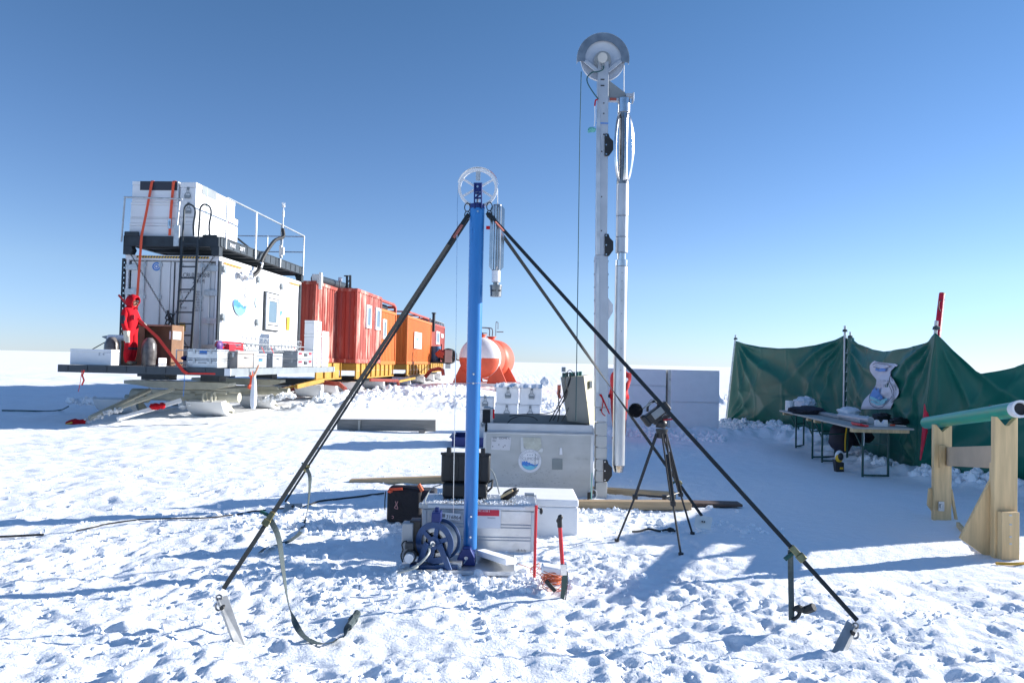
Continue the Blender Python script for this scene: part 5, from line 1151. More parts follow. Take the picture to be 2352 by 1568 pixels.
# strap tails
def tail(lab, pts, w, wds=None, mt=WEBG):
    pp = smoothpts(pts, 6); n = len(pp); ws = []; pp = [V3(p.x, p.y, max(p.z, gz(p.x, p.y)+.016)) for p in pp]
    for i in range(n):
        a = (.3+1.1*math.sin(i*.33)) if wds is None else wds(i/n); ws.append(V3(math.cos(a), math.sin(a), .15))
    g = G(); g.ribbon(pp, w, ws, .003); return mk(g, 'strap_tail', mt, None, label=lab, cat='strap')
def gp(x, y, up=.02):
    p = atz(x, y, .0)
    for _ in range(5): p = atz(x, y, gz(p.x, p.y)+up)
    return p
tail('long grey strap tail looping from the left buckle across the snow', [B1, at(640, 1235, 4.45), at(652, 1320, 4.4), at(664, 1392, 4.33), gp(684, 1442, .05), gp(705, 1466), gp(735, 1477), gp(768, 1472), gp(792, 1458), gp(797, 1440), gp(808, 1425), gp(820, 1410, .03)], .034, lambda f: .2+6.5*f)
g = G(); c = gp(812, 1422, .03); g.tube(smoothpts([gp(800, 1440, .03), c, gp(822, 1405, .04)]), .022, 6); g.sph(c, .03, 8, 6, jit=.2); mk(g, 'strap_knot', WEBG, None, label='knotted end of the long grey strap tail on the snow', cat='knot', smooth=True)
tail('shorter strap tail hanging from the far left buckle and curling on the snow', [B3, at(712, 1100, 6.9), at(707, 1165, 6.9), at(697, 1205, 6.8), gp(690, 1222, .03), gp(668, 1240, .03), gp(640, 1250, .03), gp(612, 1256, .03), gp(598, 1268, .03)], .034, lambda f: .2+5.5*f)
tail('strap tail hanging straight down from the right buckle', [B2+V3(-.015, 0, .0), at(1816, 1300, 4.46), at(1817.5, 1380, 4.42), at(1818, 1424, 4.4)], .036, lambda f: .15)
g = G(); g.tube(smoothpts([at(1820, 1400, 4.42), at(1836, 1394, 4.42), at(1850, 1400, 4.4), at(1870, 1393, 4.36)]), [.014]*10+[.024]*9, 6); g.tube(smoothpts([at(1820, 1423, 4.4), at(1832, 1415, 4.4), at(1838, 1404, 4.4)]), .012, 6); g.sph(at(1836, 1397, 4.4), .026, 8, 6, (1.2, .8, .8), .2); mk(g, 'strap_knot', WEB, None, label='bundled knot of black webbing at the foot of the right strap tail', cat='knot', smooth=True)
# anchors
def anchor(lab, tl, tr, bl_, br_, Yt, Yb, ring=True, mt=mat('frosted_anchor_metal', (.42, .43, .43), .45, metal=.5, var=.2, scale=12, patch=.4, pcol=(.7, .7, .7), pthr=.55, psc=9)):
    a, b, c, d = at(*tl, Yt), at(*tr, Yt), at(*br_, Yb), at(*bl_, Yb); t = thing('snow_anchor', lab, 'anchor', loc=(c+d)/2)
    g = G(); m0 = a.lerp(b, .45)+V3(0, -.035, 0); m1 = d.lerp(c, .45)+V3(0, -.035, 0); e = V3(0, .004, 0)
    dn = (d-a).normalized()*.12
    F = [a, m0, b, d+dn, m1+dn, c+dn]; g.add(F+[p+e for p in F], [(0, 1, 4, 3), (1, 2, 5, 4), (6, 9, 10, 7), (7, 10, 11, 8), (0, 6, 7, 1), (1, 7, 8, 2), (0, 3, 9, 6), (2, 8, 11, 5)])
    mk(g, 'plate', mt, t, W=True)
    hc = a.lerp(b, .5).lerp(d.lerp(c, .5), .28)+V3(0, -.045, 0); g = G(); g.cyl(hc, hc+V3(0, .05, 0), .012, n=12); mk(g, 'hole', BLACK, t, W=True)
    if ring:
        g = G(); r0 = a.lerp(b, .5)+V3(0, -.03, .0); g.tube([r0+V3(.016*math.cos(x), 0, .016*math.sin(x)) for x in np.linspace(0, 2*PI, 16)[:-1]], .005, 6, closed=True); g.tube([r0+V3(.018*math.cos(x), -.0, -.05+.022*math.sin(x)) for x in np.linspace(PI*.75, 2.2*PI, 14)], .006, 6); mk(g, 'shackle', STEELD, t, W=True, smooth=True)
    return t
anchor('aluminium plate anchor on the left, leaning in the snow under the near guy strap', (494, 1370), (522, 1366), (520, 1440), (553, 1457), 4.22, 4.1)
anchor('aluminium plate anchor on the right, leaning in the snow under the near guy strap', (1946, 1424), (1972, 1440), (1914, 1489), (1950, 1487), 4.22, 4.12)
anchor('pale plate anchor lying flat in the snow left of the tool bag', (655, 1155), (694, 1155), (650, 1178), (700, 1172), 7.5, 7.4, False)
tA = thing('snow_anchor', 'square pale anchor plate with two holes in the snow behind the tripod', 'anchor', loc=at(1615, 1205, 7.0))
g = G(); P4 = [at(1599, 1181, 7.05), at(1637, 1188, 7.05), at(1632, 1217, 6.95), at(1594, 1209, 6.95)]; e = V3(0, .006, 0); g.add(P4+[p+e for p in P4], [(0, 1, 2, 3), (7, 6, 5, 4), (0, 4, 5, 1), (1, 5, 6, 2), (2, 6, 7, 3), (3, 7, 4, 0)]); mk(g, 'plate', mat('cream_plate', (.86, .84, .78)), tA, W=True)
g = G(); [g.cyl(at(x, y, 6.97), at(x, y, 7.0), .008, n=8) for x, y in ((1613, 1197), (1618, 1197.5))]; mk(g, 'hole', BLACK, tA, W=True)
# ================================================================ boxes round the foot
cs = thing('aluminium_case', 'large ribbed aluminium case with a red and white label behind the blue pole', 'case', loc=at(1100, 1263, 6.15))
a = at(967, 1163, 6.1); b = at(1233, 1163, 6.1); x0, x1 = a.x, b.x; z1 = at(1100, 1157, 6.1).z; z0 = -.02
g = G(); g.bx(x0+.012, x1-.012, 6.1, 6.56, z0, z1-.05); mk(g, 'body', ALU, cs, W=True, bev=.008)
g = G()
for z in (z0+.12, z0+.145, z0+.225, z0+.25): g.bx(x0+.01, x1-.01, 6.09, 6.102, z, z+.007)
for x in (x0+.012, x1-.045): g.bx(x, x+.035, 6.088, 6.103, z0, z1-.055)
mk(g, 'rib', ALUW, cs, W=True, bev=.003)
g = G(); g.bx(x0, x1, 6.085, 6.575, z1-.048, z1-.004); mk(g, 'lid', ALU, cs, W=True, bev=.008)
g = G(); g.bx(x0+.06, x1-.10, 6.08, 6.084, z1-.036, z1-.014); mk(g, 'white_tape', PAPER, cs, W=True)
g = G(); g.box((x1-.0, 6.1, z1-.02), (.03, .05, .04)); g.box((x1, 6.56, z1-.02), (.03, .05, .04)); g.box((x0, 6.1, z1-.02), (.03, .05, .04)); g.box((x1-.05, 6.57, z1+.008), (.09, .03, .02)); mk(g, 'corner_guard', GALV, cs, W=True, bev=.004)
q = at(1096, 1168, 6.078); g = G(); g.bx(q.x-.05, q.x+.20, 6.076, 6.079, q.z-.16, q.z); lb_ = mk(g, 'white_label', PAPER, cs, W=True)
g = G(); g.bx(q.x-.05, q.x+.185, 6.072, 6.0755, q.z-.055, q.z-.005); mk(g, 'red_band', REDL, lb_, W=True)
g = G(); g.text('CSMC-3198-2', (q.x-.02, 6.071, q.z-.022), X, Z, .022, .001); mk(g, 'lettering', PAPER, lb_, W=True, kind='flat')
g = G(); [g.quad((q.x+.09+i*.006, 6.075, q.z-.078), X, Z, 0, .003, 0, .012) for i in range(11)]; mk(g, 'bar_code', INKG, lb_, W=True, kind='flat')
q = at(1012, 1179, 6.076); g = G(); M = Matrix.Rotation(R_(4), 3, 'Y'); g.box((q.x+.08, 6.078, q.z-.02), (.17, .003, .055), M); sb = mk(g, 'number_sticker', PAPER, cs, W=True)
g = G(); tx = M @ X; tz = M @ Z; g.text('316864', V3(q.x+.045, 6.076, q.z-.036), tx, tz, .042, .001); [g.quad(V3(q.x+.004+i*.007, 6.076, q.z-.03), tx, tz, 0, .004, 0, .03, .001) for i in range(5)]; mk(g, 'lettering', INK, sb, W=True, kind='flat')
g = G(); [g.bx(x1-.16+i*.012, x1-.155+i*.012, 6.096, 6.099, z0+.035, z0+.035+.012+.006*(i % 2)) for i in range(7)]; mk(g, 'stamped_mark', INK, cs, W=True)
rg = random.Random(9)
clods('snow_dusting', [(rg.uniform(x0+.05, x1-.05), rg.uniform(6.12, 6.3) if rg.random() < .7 else rg.uniform(6.3, 6.55), z1-.002, rg.uniform(.002, .006)) for i in range(500)], 3, 'thin dusting of snow on the lid of the aluminium case')
# black case with its lid open
bc = thing('black_case', 'black hard shell case standing open on the aluminium case', 'case', loc=at(1067, 1148, 6.35))
p = at(1067, 1148, 6.33); zb = z1; xw = .215
g = G(); g.bx(p.x-.195, p.x+.195, 6.32, 6.54, zb, zb+.13); mk(g, 'base_shell', BLACK, bc, W=True, bev=.02)
g = G(); g.bx(p.x-xw, p.x+xw, 6.36, 6.48, zb+.128, zb+.385); mk(g, 'lid_shell', BLACK, bc, W=True, bev=.022)
g = G()
for i in range(5): g.bx(p.x-.14+i*.066, p.x-.13+i*.066, 6.35, 6.362, zb+.15, zb+.36)
g.bx(p.x-xw-.006, p.x+xw+.006, 6.355, 6.375, zb+.37, zb+.392); mk(g, 'rib', BLACK, bc, W=True, bev=.003)
for s in (-1, 1):
    g = G(); g.bx(p.x+s*.15-.02, p.x+s*.15+.02, 6.35, 6.41, zb+.36, zb+.435); mk(g, 'catch', BLACK, bc, W=True, bev=.006)
g = G(); g.tube([(p.x+.2, 6.36, zb+.06), (p.x+.235, 6.35, zb+.1), (p.x+.24, 6.37, zb+.16), (p.x+.2, 6.4, zb+.13)], .01, 6); mk(g, 'handle', BLACK, bc, W=True)
# brush head and pipe beside it
bs = thing('brush', 'dark oval bristle brush lying on the right end of the aluminium case', 'brush', loc=at(1165, 1135, 6.35))
g = G(); c = at(1170, 1133, 6.35); rg = random.Random(2)
ax_ = (at(1189, 1123, 6.35)-at(1147, 1146, 6.35)).normalized()
M = Matrix((ax_, V3(0, 1, 0), ax_.cross(V3(0, 1, 0)))).transposed()
g.sph((0, 0, 0), .085, 20, 12, (1, .45, .42), .05); g.v = [tuple(c+M @ Vector(v)) for v in g.v]
mk(g, 'bristles', BLACK, bs, W=True, smooth=True)
g = G()
for i in range(260):
    a = rg.uniform(0, 2*PI); b = rg.uniform(-.1, 1.3); u = M @ V3(math.cos(a)*math.cos(b)*.085, math.sin(a)*math.cos(b)*.038, -abs(math.sin(b))*.036*1); g.cyl(c+u*.9, c+u*1.12+V3(0, 0, -.004), .0018, .0012, n=3, caps=False)
mk(g, 'bristle_tips', BLACK, bs, W=True)
g = G(); g.bar(at(1150, 1141, 6.3), at(1178, 1125, 6.3), .022, .016); mk(g, 'wooden_back', WOOD, bs, W=True, bev=.004)
g = G(); g.tube(smoothpts([at(1122, 1074, 6.42), at(1132, 1083, 6.42), at(1140, 1105, 6.4), at(1147, 1134, 6.38)]), .006, 6); mk(g, 'white_cable', CABLE, None, smooth=True, label='pale curved cable from the black case down to the oval brush', cat='cable')
g = G(); g.tube(smoothpts([at(1012, 1113, 6.4), at(996, 1118, 6.3), at(985, 1130, 6.2), at(977, 1148, 6.1), at(978, 1157, 6.08)]), .005, 6); mk(g, 'thin_cable', CABLE, None, smooth=True, label='thin grey cable drooping from the black case over the left end of the aluminium case', cat='cable')
# tool bag
tbg = thing('tool_bag', 'black open tool bag with orange trim in the snow left of the aluminium case', 'bag', loc=at(927, 1200, 7.0))
a = at(887, 1198, 6.95); b = at(966, 1198, 6.95); zt_ = at(920, 1122, 6.95).z; g = G(); g.bx(a.x, b.x, 6.95, 7.2, a.z-.01, zt_); mk(g, 'body', mat('black_canvas', (.02, .018, .022), .85, var=.4, scale=9, bump=.5), tbg, W=True, bev=.03)
g = G(); g.tube(smoothpts([V3(a.x+.02, 6.95, zt_-.03), V3(a.x+.05, 6.96, zt_+.01), V3(a.x+.16, 6.98, zt_+.015), V3(b.x-.02, 6.98, zt_+.0)]), .016, 8); mk(g, 'rim', CHAR, tbg, W=True, smooth=True)
g = G(); g.bar(at(894, 1124, 6.93), at(924, 1122, 6.93), .022, .012); g.sph(at(896, 1128, 6.92), .022, 8, 6, (1.2, .5, .7), .1); mk(g, 'orange_trim', ORWEB, tbg, W=True)
g = G(); g.cyl(at(962, 1112, 6.98), at(970, 1127, 6.96), .018, n=12); mk(g, 'hand_tool', mat('orange_handle', (.75, .16, .06)), None, smooth=True, label='orange tool handle sticking out of the black tool bag', cat='tool')
g = G(); q = at(910, 1158, 6.93); g.tube(smoothpts([q+V3(-.01, 0, .03), q+V3(.0, 0, .0), q+V3(-.015, 0, -.03), q+V3(.015, 0, -.04), q+V3(.005, 0, 0), q+V3(.015, 0, .03)]), .004, 5); g.tube([at(901, 1187, 6.93)+V3(.012*math.cos(t), 0, .012*math.sin(t)) for t in np.linspace(-2, 2, 8)], .003, 5); mk(g, 'zip_cord', mat('pink_cord', (.5, .25, .25)), tbg, W=True)
g = G(); g.tube(smoothpts([at(886, 1128, 6.95), at(884, 1150, 6.95), at(884, 1170, 6.94)]), .006, 5); mk(g, 'side_strap', WEB, tbg, W=True)
g = G(); g.bx(b.x-.02, b.x+.13, 7.0, 7.2, zt_-.12, zt_-.02); mk(g, 'side_flap', CHAR, tbg, W=True, bev=.02)
# white foam box behind the case
a = at(1100, 1232, 6.72); b = at(1327, 1232, 6.72); zt_ = at(1220, 1145, 6.72).z
t = thing('foam_box', 'large white foam box right behind the aluminium case', 'box', loc=((a.x+b.x)/2, 7.0, 0))
g = G(); g.bx(a.x, b.x, 6.72, 7.32, -.02, zt_-.07); mk(g, 'body', FOAM, t, W=True, bev=.012)
g = G(); g.bx(a.x-.002, b.x+.002, 6.718, 7.322, zt_-.068, zt_); mk(g, 'lid', FOAM, t, W=True, bev=.012)
# red poles, shovel, cord
rp = thing('marker_pole', 'thin red pole stuck upright in the snow at the corner of the aluminium case', 'pole', loc=gp(1227, 1335, 0))
a = at(1227, 1336, 5.27); b = at(1231.5, 1160, 5.27); g = G(); g.cyl(a-V3(0, 0, .05), b, .0105, n=12); mk(g, 'shaft', REDP, rp, W=True, smooth=True)
g = G(); q = at(1240, 1168, 6.0); g.tube([at(1231, 1163, 6.05), q, at(1243, 1178, 6.0)], .005, 5); g.sph(at(1243, 1173, 6.0), .014, 8, 6, (1, .7, 2.)); mk(g, 'case_handle', BLACK, cs, W=True, smooth=True)
sh = thing('snow_saw', 'red handled snow saw with a dark curved blade planted in the snow', 'snow saw', loc=gp(1292, 1377, 0))
yb_ = 4.92; a = at(1292, 1300, yb_); b = at(1286, 1208, yb_); g = G(); g.cyl(a, b, .0135, n=14); mk(g, 'shaft', REDP, sh, W=True, smooth=True)
g = G(); g.cyl(at(1286, 1210, yb_), at(1285, 1192, yb_), .017, n=12); g.cyl(at(1283, 1196, yb_-.01), at(1287.5, 1187, yb_+.05), .017, n=12); g.sph(at(1287, 1187, yb_-.0), .018, 10, 8); mk(g, 'grip', BLACK, sh, W=True, smooth=True)
g = G(); g.bar(at(1295, 1320, yb_-.01), at(1294, 1294, yb_-.01), .042, .022, ref=(0, 1, 0)); mk(g, 'clamp', STEEL, sh, W=True, bev=.003)
g = G(); 
prof = [(1290.5, 1326), (1300, 1310), (1303, 1325), (1301, 1350), (1295, 1378), (1286.5, 1380), (1289, 1355)]
pp = [at(x, y, yb_+.012) for x, y in prof]; e = V3(.0, .022, 0); n = len(pp); g.add([p-V3(0, .005, 0) for p in pp]+[p+e for p in pp], [tuple(range(n)), tuple(range(2*n-1, n-1, -1))]+[(i, (i+1) % n, n+(i+1) % n, n+i) for i in range(n)])
mk(g, 'blade', mat('dark_green_blade', (.05, .09, .08), .4, metal=.3, var=.3), sh, W=True, bev=.002)
g = G()
for i in range(16):
    q = at(1303.2-.45*max(0, i-6), 1314+4*i, yb_+.02); g.box(q, (.006, .02, .007))
mk(g, 'tooth', BLACK, sh, W=True)
oc = thing('cord_spool', 'tangled orange cord wound round a white foam block by the snow saw', 'cord spool', loc=gp(1268, 1350, 0))
c = gp(1268, 1338, .04); rg = random.Random(12); g = G()
for k in range(22):
    r = rg.uniform(.055, .085); z = rg.uniform(-.05, .05); tl = rg.uniform(-.35, .35); t2_ = rg.uniform(-.3, .3)
    g.tube([c+V3(r*math.cos(t), r*.9*math.sin(t), z+.03+tl*r*math.cos(t)+t2_*r*math.sin(t)) for t in np.linspace(0, 2*PI, 20)[:-1]], .0026, 5, closed=True)
mk(g, 'cord', OROPE, oc, W=True, smooth=True)
g = G(); g.box(c+V3(0, -.0, .095), (.155, .10, .052), Matrix.Rotation(.1, 3, 'Y')); mk(g, 'foam_block', FOAM, oc, W=True, bev=.012)
g = G(); g.bar(c+V3(-.05, -.08, .04), c+V3(.02, -.085, -.03), .03, .02); mk(g, 'clip', BLACK, oc, W=True, bev=.005)
g = G(); g.tube(smoothpts([c+V3(-.07, -.03, .03), gp(1243, 1322, .03), gp(1230, 1312, .03), gp(1212, 1302, .03), gp(1190, 1294, .03)]), .0026, 5); [g.tube([at(1229, 1310-6*k, 5.24)+V3(.035*math.cos(t), .03*math.sin(t), .025*math.sin(t+k)) for t in np.linspace(0, 2*PI, 16)[:-1]], .002, 5, closed=True) for k in range(3)]; mk(g, 'loose_cord', OROPE, oc, W=True, smooth=True)
# black cable over the snow
cp_ = [(882, 1132), (830, 1139), (780, 1145), (735, 1150), (712, 1158), (692, 1164), (640, 1167), (600, 1172), (540, 1181), (480, 1188), (400, 1190), (330, 1192), (270, 1199), (225, 1208), (176, 1218)]
g = G(); pts = smoothpts([gp(x, y, .015) for x, y in cp_], 5); pts = [V3(p.x, p.y, max(p.z, gz(p.x, p.y)+.006)) for p in pts]; g.tube(pts, [.010]*(len(pts)//3)+[.007]*(len(pts)-len(pts)//3), 6); mk(g, 'ground_cable', RUBBER, None, smooth=True, label='long black cable winding over the snow from the tool bag to the left', cat='cable')
g = G(); g.tube(smoothpts([gp(x, y, .015) for x, y in ((100, 1227), (60, 1229), (20, 1231), (-30, 1233))], 5), .010, 6); mk(g, 'ground_cable', RUBBER, None, smooth=True, label='short end of cable surfacing at the left edge of the snow', cat='cable')
g = G(); g.tube(smoothpts([at(157, 933, 18.3), gp(140, 941, .03), gp(110, 944, .03), gp(60, 943, .03), gp(5, 942, .03)], 5), .018, 6); mk(g, 'ground_cable', GRCORD, None, smooth=True, label='dark line in the snow running left from the front ski of the long freight sledge', cat='cable')
# ================================================================ the tall drill mast and its trough
YT = 8.55
gt = thing('drill_trough', 'big dull aluminium trough with faded stickers and a round emblem by the tall mast', 'trough', loc=at(1238, 1147, YT))
a = at(1111, 990, YT); b = at(1364, 996, YT); x0, x1 = a.x, b.x; zt = at(1238, 994, YT).z; zl = at(1238, 974, YT).z; yb = YT+.62
g = G(); g.bx(x0, x1, YT, YT+.012, -.02, zt); g.bx(x0, x0+.012, YT+.012, yb, -.02, zl-.03); g.bx(x1-.012, x1, YT+.012, yb, -.02, zl-.03); g.bx(x0+.012, x1-.012, yb-.012, yb, -.02, zl+.0); g.bx(x0+.012, x1-.012, YT+.012, yb-.012, .3, .31); mk(g, 'body', ALUD, gt, W=True, bev=.003)
g = G(); g.bx(x0+.045, x1-.01, YT+.03, YT+.04, zt-.02, zl); g.bx(x0+.04, x1-.005, YT-.004, YT+.05, zt+.0, zt+.008); g.bx(x0+.04, x0+.05, YT+.04, yb-.02, zt-.02, zl); mk(g, 'rim_flange', ALUW, gt, W=True, bev=.002)
g = G(); g.bx(x0+.06, x1-.02, yb-.06, yb-.05, zt-.1, zl+.075); mk(g, 'inner_lining', GREYB, gt, W=True)
g = G()
for x in (x0, x1-.035): g.bx(x, x+.035, YT-.006, YT, -.02, zt-.01)
g.bx(x0, x1, YT-.005, YT, zt-.018, zt-.004); g.bx(x0, x1, YT-.005, YT, .0, .02)
for i in range(2): 
    for z in (.05, .3, .6): g.cyl((x0+.018 if i == 0 else x1-.018, YT-.01, z+.05), (x0+.018 if i == 0 else x1-.018, YT, z+.05), .006, n=8)
mk(g, 'edge_strip', ALU, gt, W=True, bev=.002)
def sq(g, v, off=.008, mi=0):                      # quads given by picture corners on the trough face
    g.m = mi; pts = [at(x, y, YT-off) for x, y in v]; g.add(pts, [tuple(range(len(pts)))])
g = G(); sq(g, [(1129, 1004), (1174, 1004), (1174, 1016), (1171, 1034), (1128, 1032)]); lab_ = mk(g, 'worn_sticker', mat('worn_white_sticker', (.66, .65, .66), .7, var=.08, patch=.8, pcol=(.5, .5, .5), pthr=.58, psc=14), gt, W=True, kind='flat')
g = G()
for s, x, y, h in (('200', 1131, 1007.5, .030), ('DOME C', 1146, 1007.5, .030), ('PEV', 1131, 1013.5, .026)):
    g.text(s, at(x, y, YT-.0095), X, Z, h, .0, squash=1.15)
for x, y in ((1131, 1026), (1145, 1022), (1155, 1027), (1159, 1024)): g.quad(at(x, y, YT-.0095), X, Z, 0, .008, 0, .014, 0)
mk(g, 'lettering', INK, lab_, W=True, kind='flat')
g = G(); sq(g, [(1201, 1004), (1242, 1005), (1244, 1026), (1236, 1034), (1210, 1032), (1203, 1023)]); mk(g, 'torn_sticker', mat('yellowed_sticker', (.52, .52, .44), .7, var=.15, scale=12, patch=.8, pcol=(.62, .63, .55), pthr=.5, psc=18), gt, W=True, kind='flat')
g = G(); sq(g, [(1196, 1004), (1201, 1004), (1203, 1028), (1212, 1034), (1236, 1036), (1243, 1029), (1248, 1030), (1246, 1038), (1196, 1037)], .0085); mk(g, 'tape_residue', mat('tape_residue', (.66, .67, .66), .6), gt, W=True, kind='flat')
g = G(); sq(g, [(1268, 1053), (1292, 1053), (1292, 1078), (1268, 1078)]); mk(g, 'grey_tape', mat('grey_tape', (.24, .27, .27), .6), gt, W=True, kind='flat')
g = G(); sq(g, [(1286, 1028), (1291, 1028), (1292, 1044), (1285, 1044)]); mk(g, 'white_tape', PAPER, gt, W=True, kind='flat')
ec = at(1217, 1058, YT-.008); em = emblem(gt, ec, X, Z, .14, off=.0012); mk(em, 'emblem', [PAPER, INKG, BLUS, CYAN], gt, W=True, kind='flat')
rgs = random.Random(8); g = G()
for i in range(150):
    x = rgs.gauss(1225, 38); y = rgs.uniform(1068, 1128); x = min(max(x, 1128), 1350); w_ = rgs.uniform(.004, .022); g.quad(at(x, y, YT-.007), X, Z, 0, w_, 0, rgs.uniform(.002, .006), 0)
mk(g, 'scuff_mark', mat('scuff_grey', (.27, .28, .28), .7, var=.2), gt, W=True, kind='flat')
# pulley and cord at the trough corner
pl = thing('pulley', 'small pulley with a green cord at the lower right corner of the trough', 'pulley', loc=at(1357, 1140, YT-.1)); g = G(); g.tube([at(1361, 1134, YT-.06)+V3(.05*math.cos(t), 0, .055*math.sin(t)) for t in np.linspace(0, 2*PI, 24)[:-1]], .007, 6, closed=True); mk(g, 'sheave', ALUW, pl, W=True, smooth=True)
g = G(); g.box(at(1354, 1140, YT-.08), (.05, .03, .1)); mk(g, 'block', BLACK, pl, W=True, bev=.005); g = G(); g.tube([at(1360, 1085, YT-.09), at(1358, 1120, YT-.1), at(1358, 1165, YT-.35)], .006, 5); mk(g, 'cord', mat('teal_cord', (.15, .42, .38)), pl, W=True)
# column and mast
tm = thing('tall_drill_mast', 'tall pale aluminium box mast with a big half covered sheave wheel on top', 'mast', loc=at(1379, 1147, YT+.05))
YC = YT+.08
g = G()
segs = [969, 998, 1025, 1052, 1078, 1104, 1145]
for i in range(len(segs)-1):
    y0, y1 = segs[i], segs[i+1]; A = at(1380, y0+1.2, YC); B = at(1379, y1-.6, YC); g.bar(A, B, .135, .14, ref=(0, 1, 0))
mk(g, 'lower_column', ALUD, tm, W=True, bev=.004)
g = G(); A = at(1382, 968, YC); B = at(1379.5, 1146, YC); g.bar(A, B, .10, .11, ref=(0, 1, 0)); mk(g, 'inner_column', ALU, tm, W=True)
g = G(); A = at(1380, 935, YC); B = at(1380, 967, YC); g.bar(A, B, .14, .12, ref=(0, 1, 0)); c = at(1379.5, 934, YC-.06); g.prism([(.055*math.cos(t), .04*math.sin(t)) for t in np.linspace(0, PI, 10)], c, X, Z, Y_, .03); mk(g, 'pivot_bracket', ALUW, tm, W=True, bev=.003)
g = G(); q = at(1379.5, 941, YC-.065); g.cyl(q, q+V3(0, .02, 0), .012, n=10); mk(g, 'pivot_bolt', BLACK, tm, W=True)
mtop = at(1384.5, 146, YC); mmid = at(1380.5, 590, YC); mbot = at(1380.5, 934, YC)
g = G(); g.bar(mtop, mmid, .128, .13, ref=(0, 1, 0)); mk(g, 'upper_beam', ALUW, tm, W=True, bev=.005)
g = G(); g.bar(mmid+Z*.01, mbot, .150, .15, ref=(0, 1, 0)); mk(g, 'middle_beam', ALUW, tm, W=True, bev=.005)
g = G(); f = lambda y, dx, dy=-.0: at(1383.5-(y-215)*.0055+dx, y, YC-.072+dy)
g.bar(f(250, -8), f(585, -8), .042, .016, ref=(0, 1, 0)); g.bar(at(1373, 595, YC-.08), at(1372, 900, YC-.08), .036, .016, ref=(0, 1, 0)); mk(g, 'cable_channel', ALU, tm, W=True, bev=.003)
g = G()
for y in (183, 197): g.box(at(1384, y, YC-.066), (.045, .006, .014))
for y in (237, 261, 309, 348, 452, 530, 640, 700): g.box(at(1384-(y-215)*.005+(3 if y % 2 else -1), y, YC-.067), (.014, .008, .014))
mk(g, 'bolt_slot', BLACK, tm, W=True)
g = G()
for y in (600, 630, 660, 690, 720): 
    for s in (-1, 1): g.cyl(at(1381+s*15.5, y, YC), at(1381+s*17, y, YC), .008, n=6)
mk(g, 'rivet', GREYB, tm, W=True)
g = G(); g.bar(at(1370, 283, YC-.075), at(1397, 283.5, YC-.075), .012, .006, ref=(0, 1, 0)); mk(g, 'blue_tie', BLUS, tm, W=True)
for y0, y1, xr in ((307, 358, 1402), (537, 588, 1402), (1056, 1106, 1399)):
    g = G(); x = 1394 if y0 < 1000 else 1391; pts = [(x-5, y0), (x+4, y0), (x+7, y0+9), (x+15, y0+17), (x+15, y1-14), (x+5, y1), (x-5, y1)]
    pp = [at(px, py, YC-.09) for px, py in pts]; n = len(pp); g.add(pp+[p+V3(0, .02, 0) for p in pp], [tuple(range(n)), tuple(range(2*n-1, n-1, -1))]+[(i, (i+1) % n, n+(i+1) % n, n+i) for i in range(n)])
    pad = mk(g, 'guide_pad', BLACK, tm, W=True, bev=.003); g = G()
    for yy in (y0+4, (y0+y1)/2, y1-4): q = at(x-1.5, yy, YC-.093); g.cyl(q, q+V3(0, .01, 0), .009, n=8)
    mk(g, 'pad_bolt', STEEL, pad, W=True)
g = G(); pp = [at(x, y, YC-.02) for x, y in ((1396, 683), (1408, 699), (1408, 716), (1396, 737))]; n = 4; g.add(pp+[p+V3(0, .01, 0) for p in pp], [(0, 1, 2, 3), (7, 6, 5, 4)]+[(i, (i+1) % n, n+(i+1) % n, n+i) for i in range(n)]); mk(g, 'white_gusset', WHITE, tm, W=True)
# sheave wheel
wc2 = at(1384.5, 138, YC); 
def P2(x, y, dy=0.): return at(x, y, YC+dy)
g = G(); R1_ = 51*YC/FPX; g.lathe([(0, -.012), (R1_-.02, -.012), (R1_, -.022), (R1_, -.0), (R1_-.015, .0), (R1_, .022), (R1_-.02, .012), (0, .012)], wc2, axis=(0, 1, 0), n=64); mk(g, 'sheave', mat('pale_grey_wheel', (.52, .55, .60), .4, metal=.4, var=.08), tm, W=True, smooth=True)
g = G(); Ro, Ri = 60*YC/FPX, 41.5*YC/FPX; n = 40
for dy in (-.045,):
    vs = []; 
    for i in range(n+1):
        t = R_(-9)+ (PI+R_(18))*i/n
        for r in (Ri, Ro):
            for y in (dy, dy+.006): vs.append(wc2+V3(r*math.cos(t), y, r*math.sin(t)))
    fs = []
    for i in range(n):
        a = 4*i; b = a+4; fs += [(a, a+2, b+2, b), (a+1, b+1, b+3, a+3), (a+2, a+3, b+3, b+2), (a, b, b+1, a+1)]
    fs += [(0, 1, 3, 2), (4*n, 4*n+2, 4*n+3, 4*n+1)]; g.add(vs, fs)
mk(g, 'front_guard', mat('guard_aluminium', (.30, .33, .36), .38, metal=.8, var=.2, scale=9), tm, W=True)
g = G(); g.ribbon([wc2+V3((Ro+.002)*math.cos(t), -.005, (Ro+.002)*math.sin(t)) for t in np.linspace(R_(-8), R_(188), 44)], .075, (0, 1, 0), .005); g.v = g.v; mk(g, 'guard_rim', ALU, tm, W=True, smooth=True)
g = G()
for s in (-1, 1): g.bar(P2(1384.5+s*41, 140, -.055), P2(1384.5+s*12, 164, -.055), .045, .02, ref=(0, 1, 0))
mk(g, 'guard_arm', ALUW, tm, W=True, bev=.004)
g = G(); g.cyl(P2(1384, 133, -.15), P2(1384, 133, .05), .058, n=22); mk(g, 'hub_motor', ALUD, tm, W=True, smooth=True)
g = G(); g.cyl(P2(1384, 138, -.02), P2(1384, 138, -.06), .10, n=24); g.box(P2(1385, 152, -.09), (.03, .04, .06)); mk(g, 'hub_bracket', GREYB, tm, W=True, smooth=True)
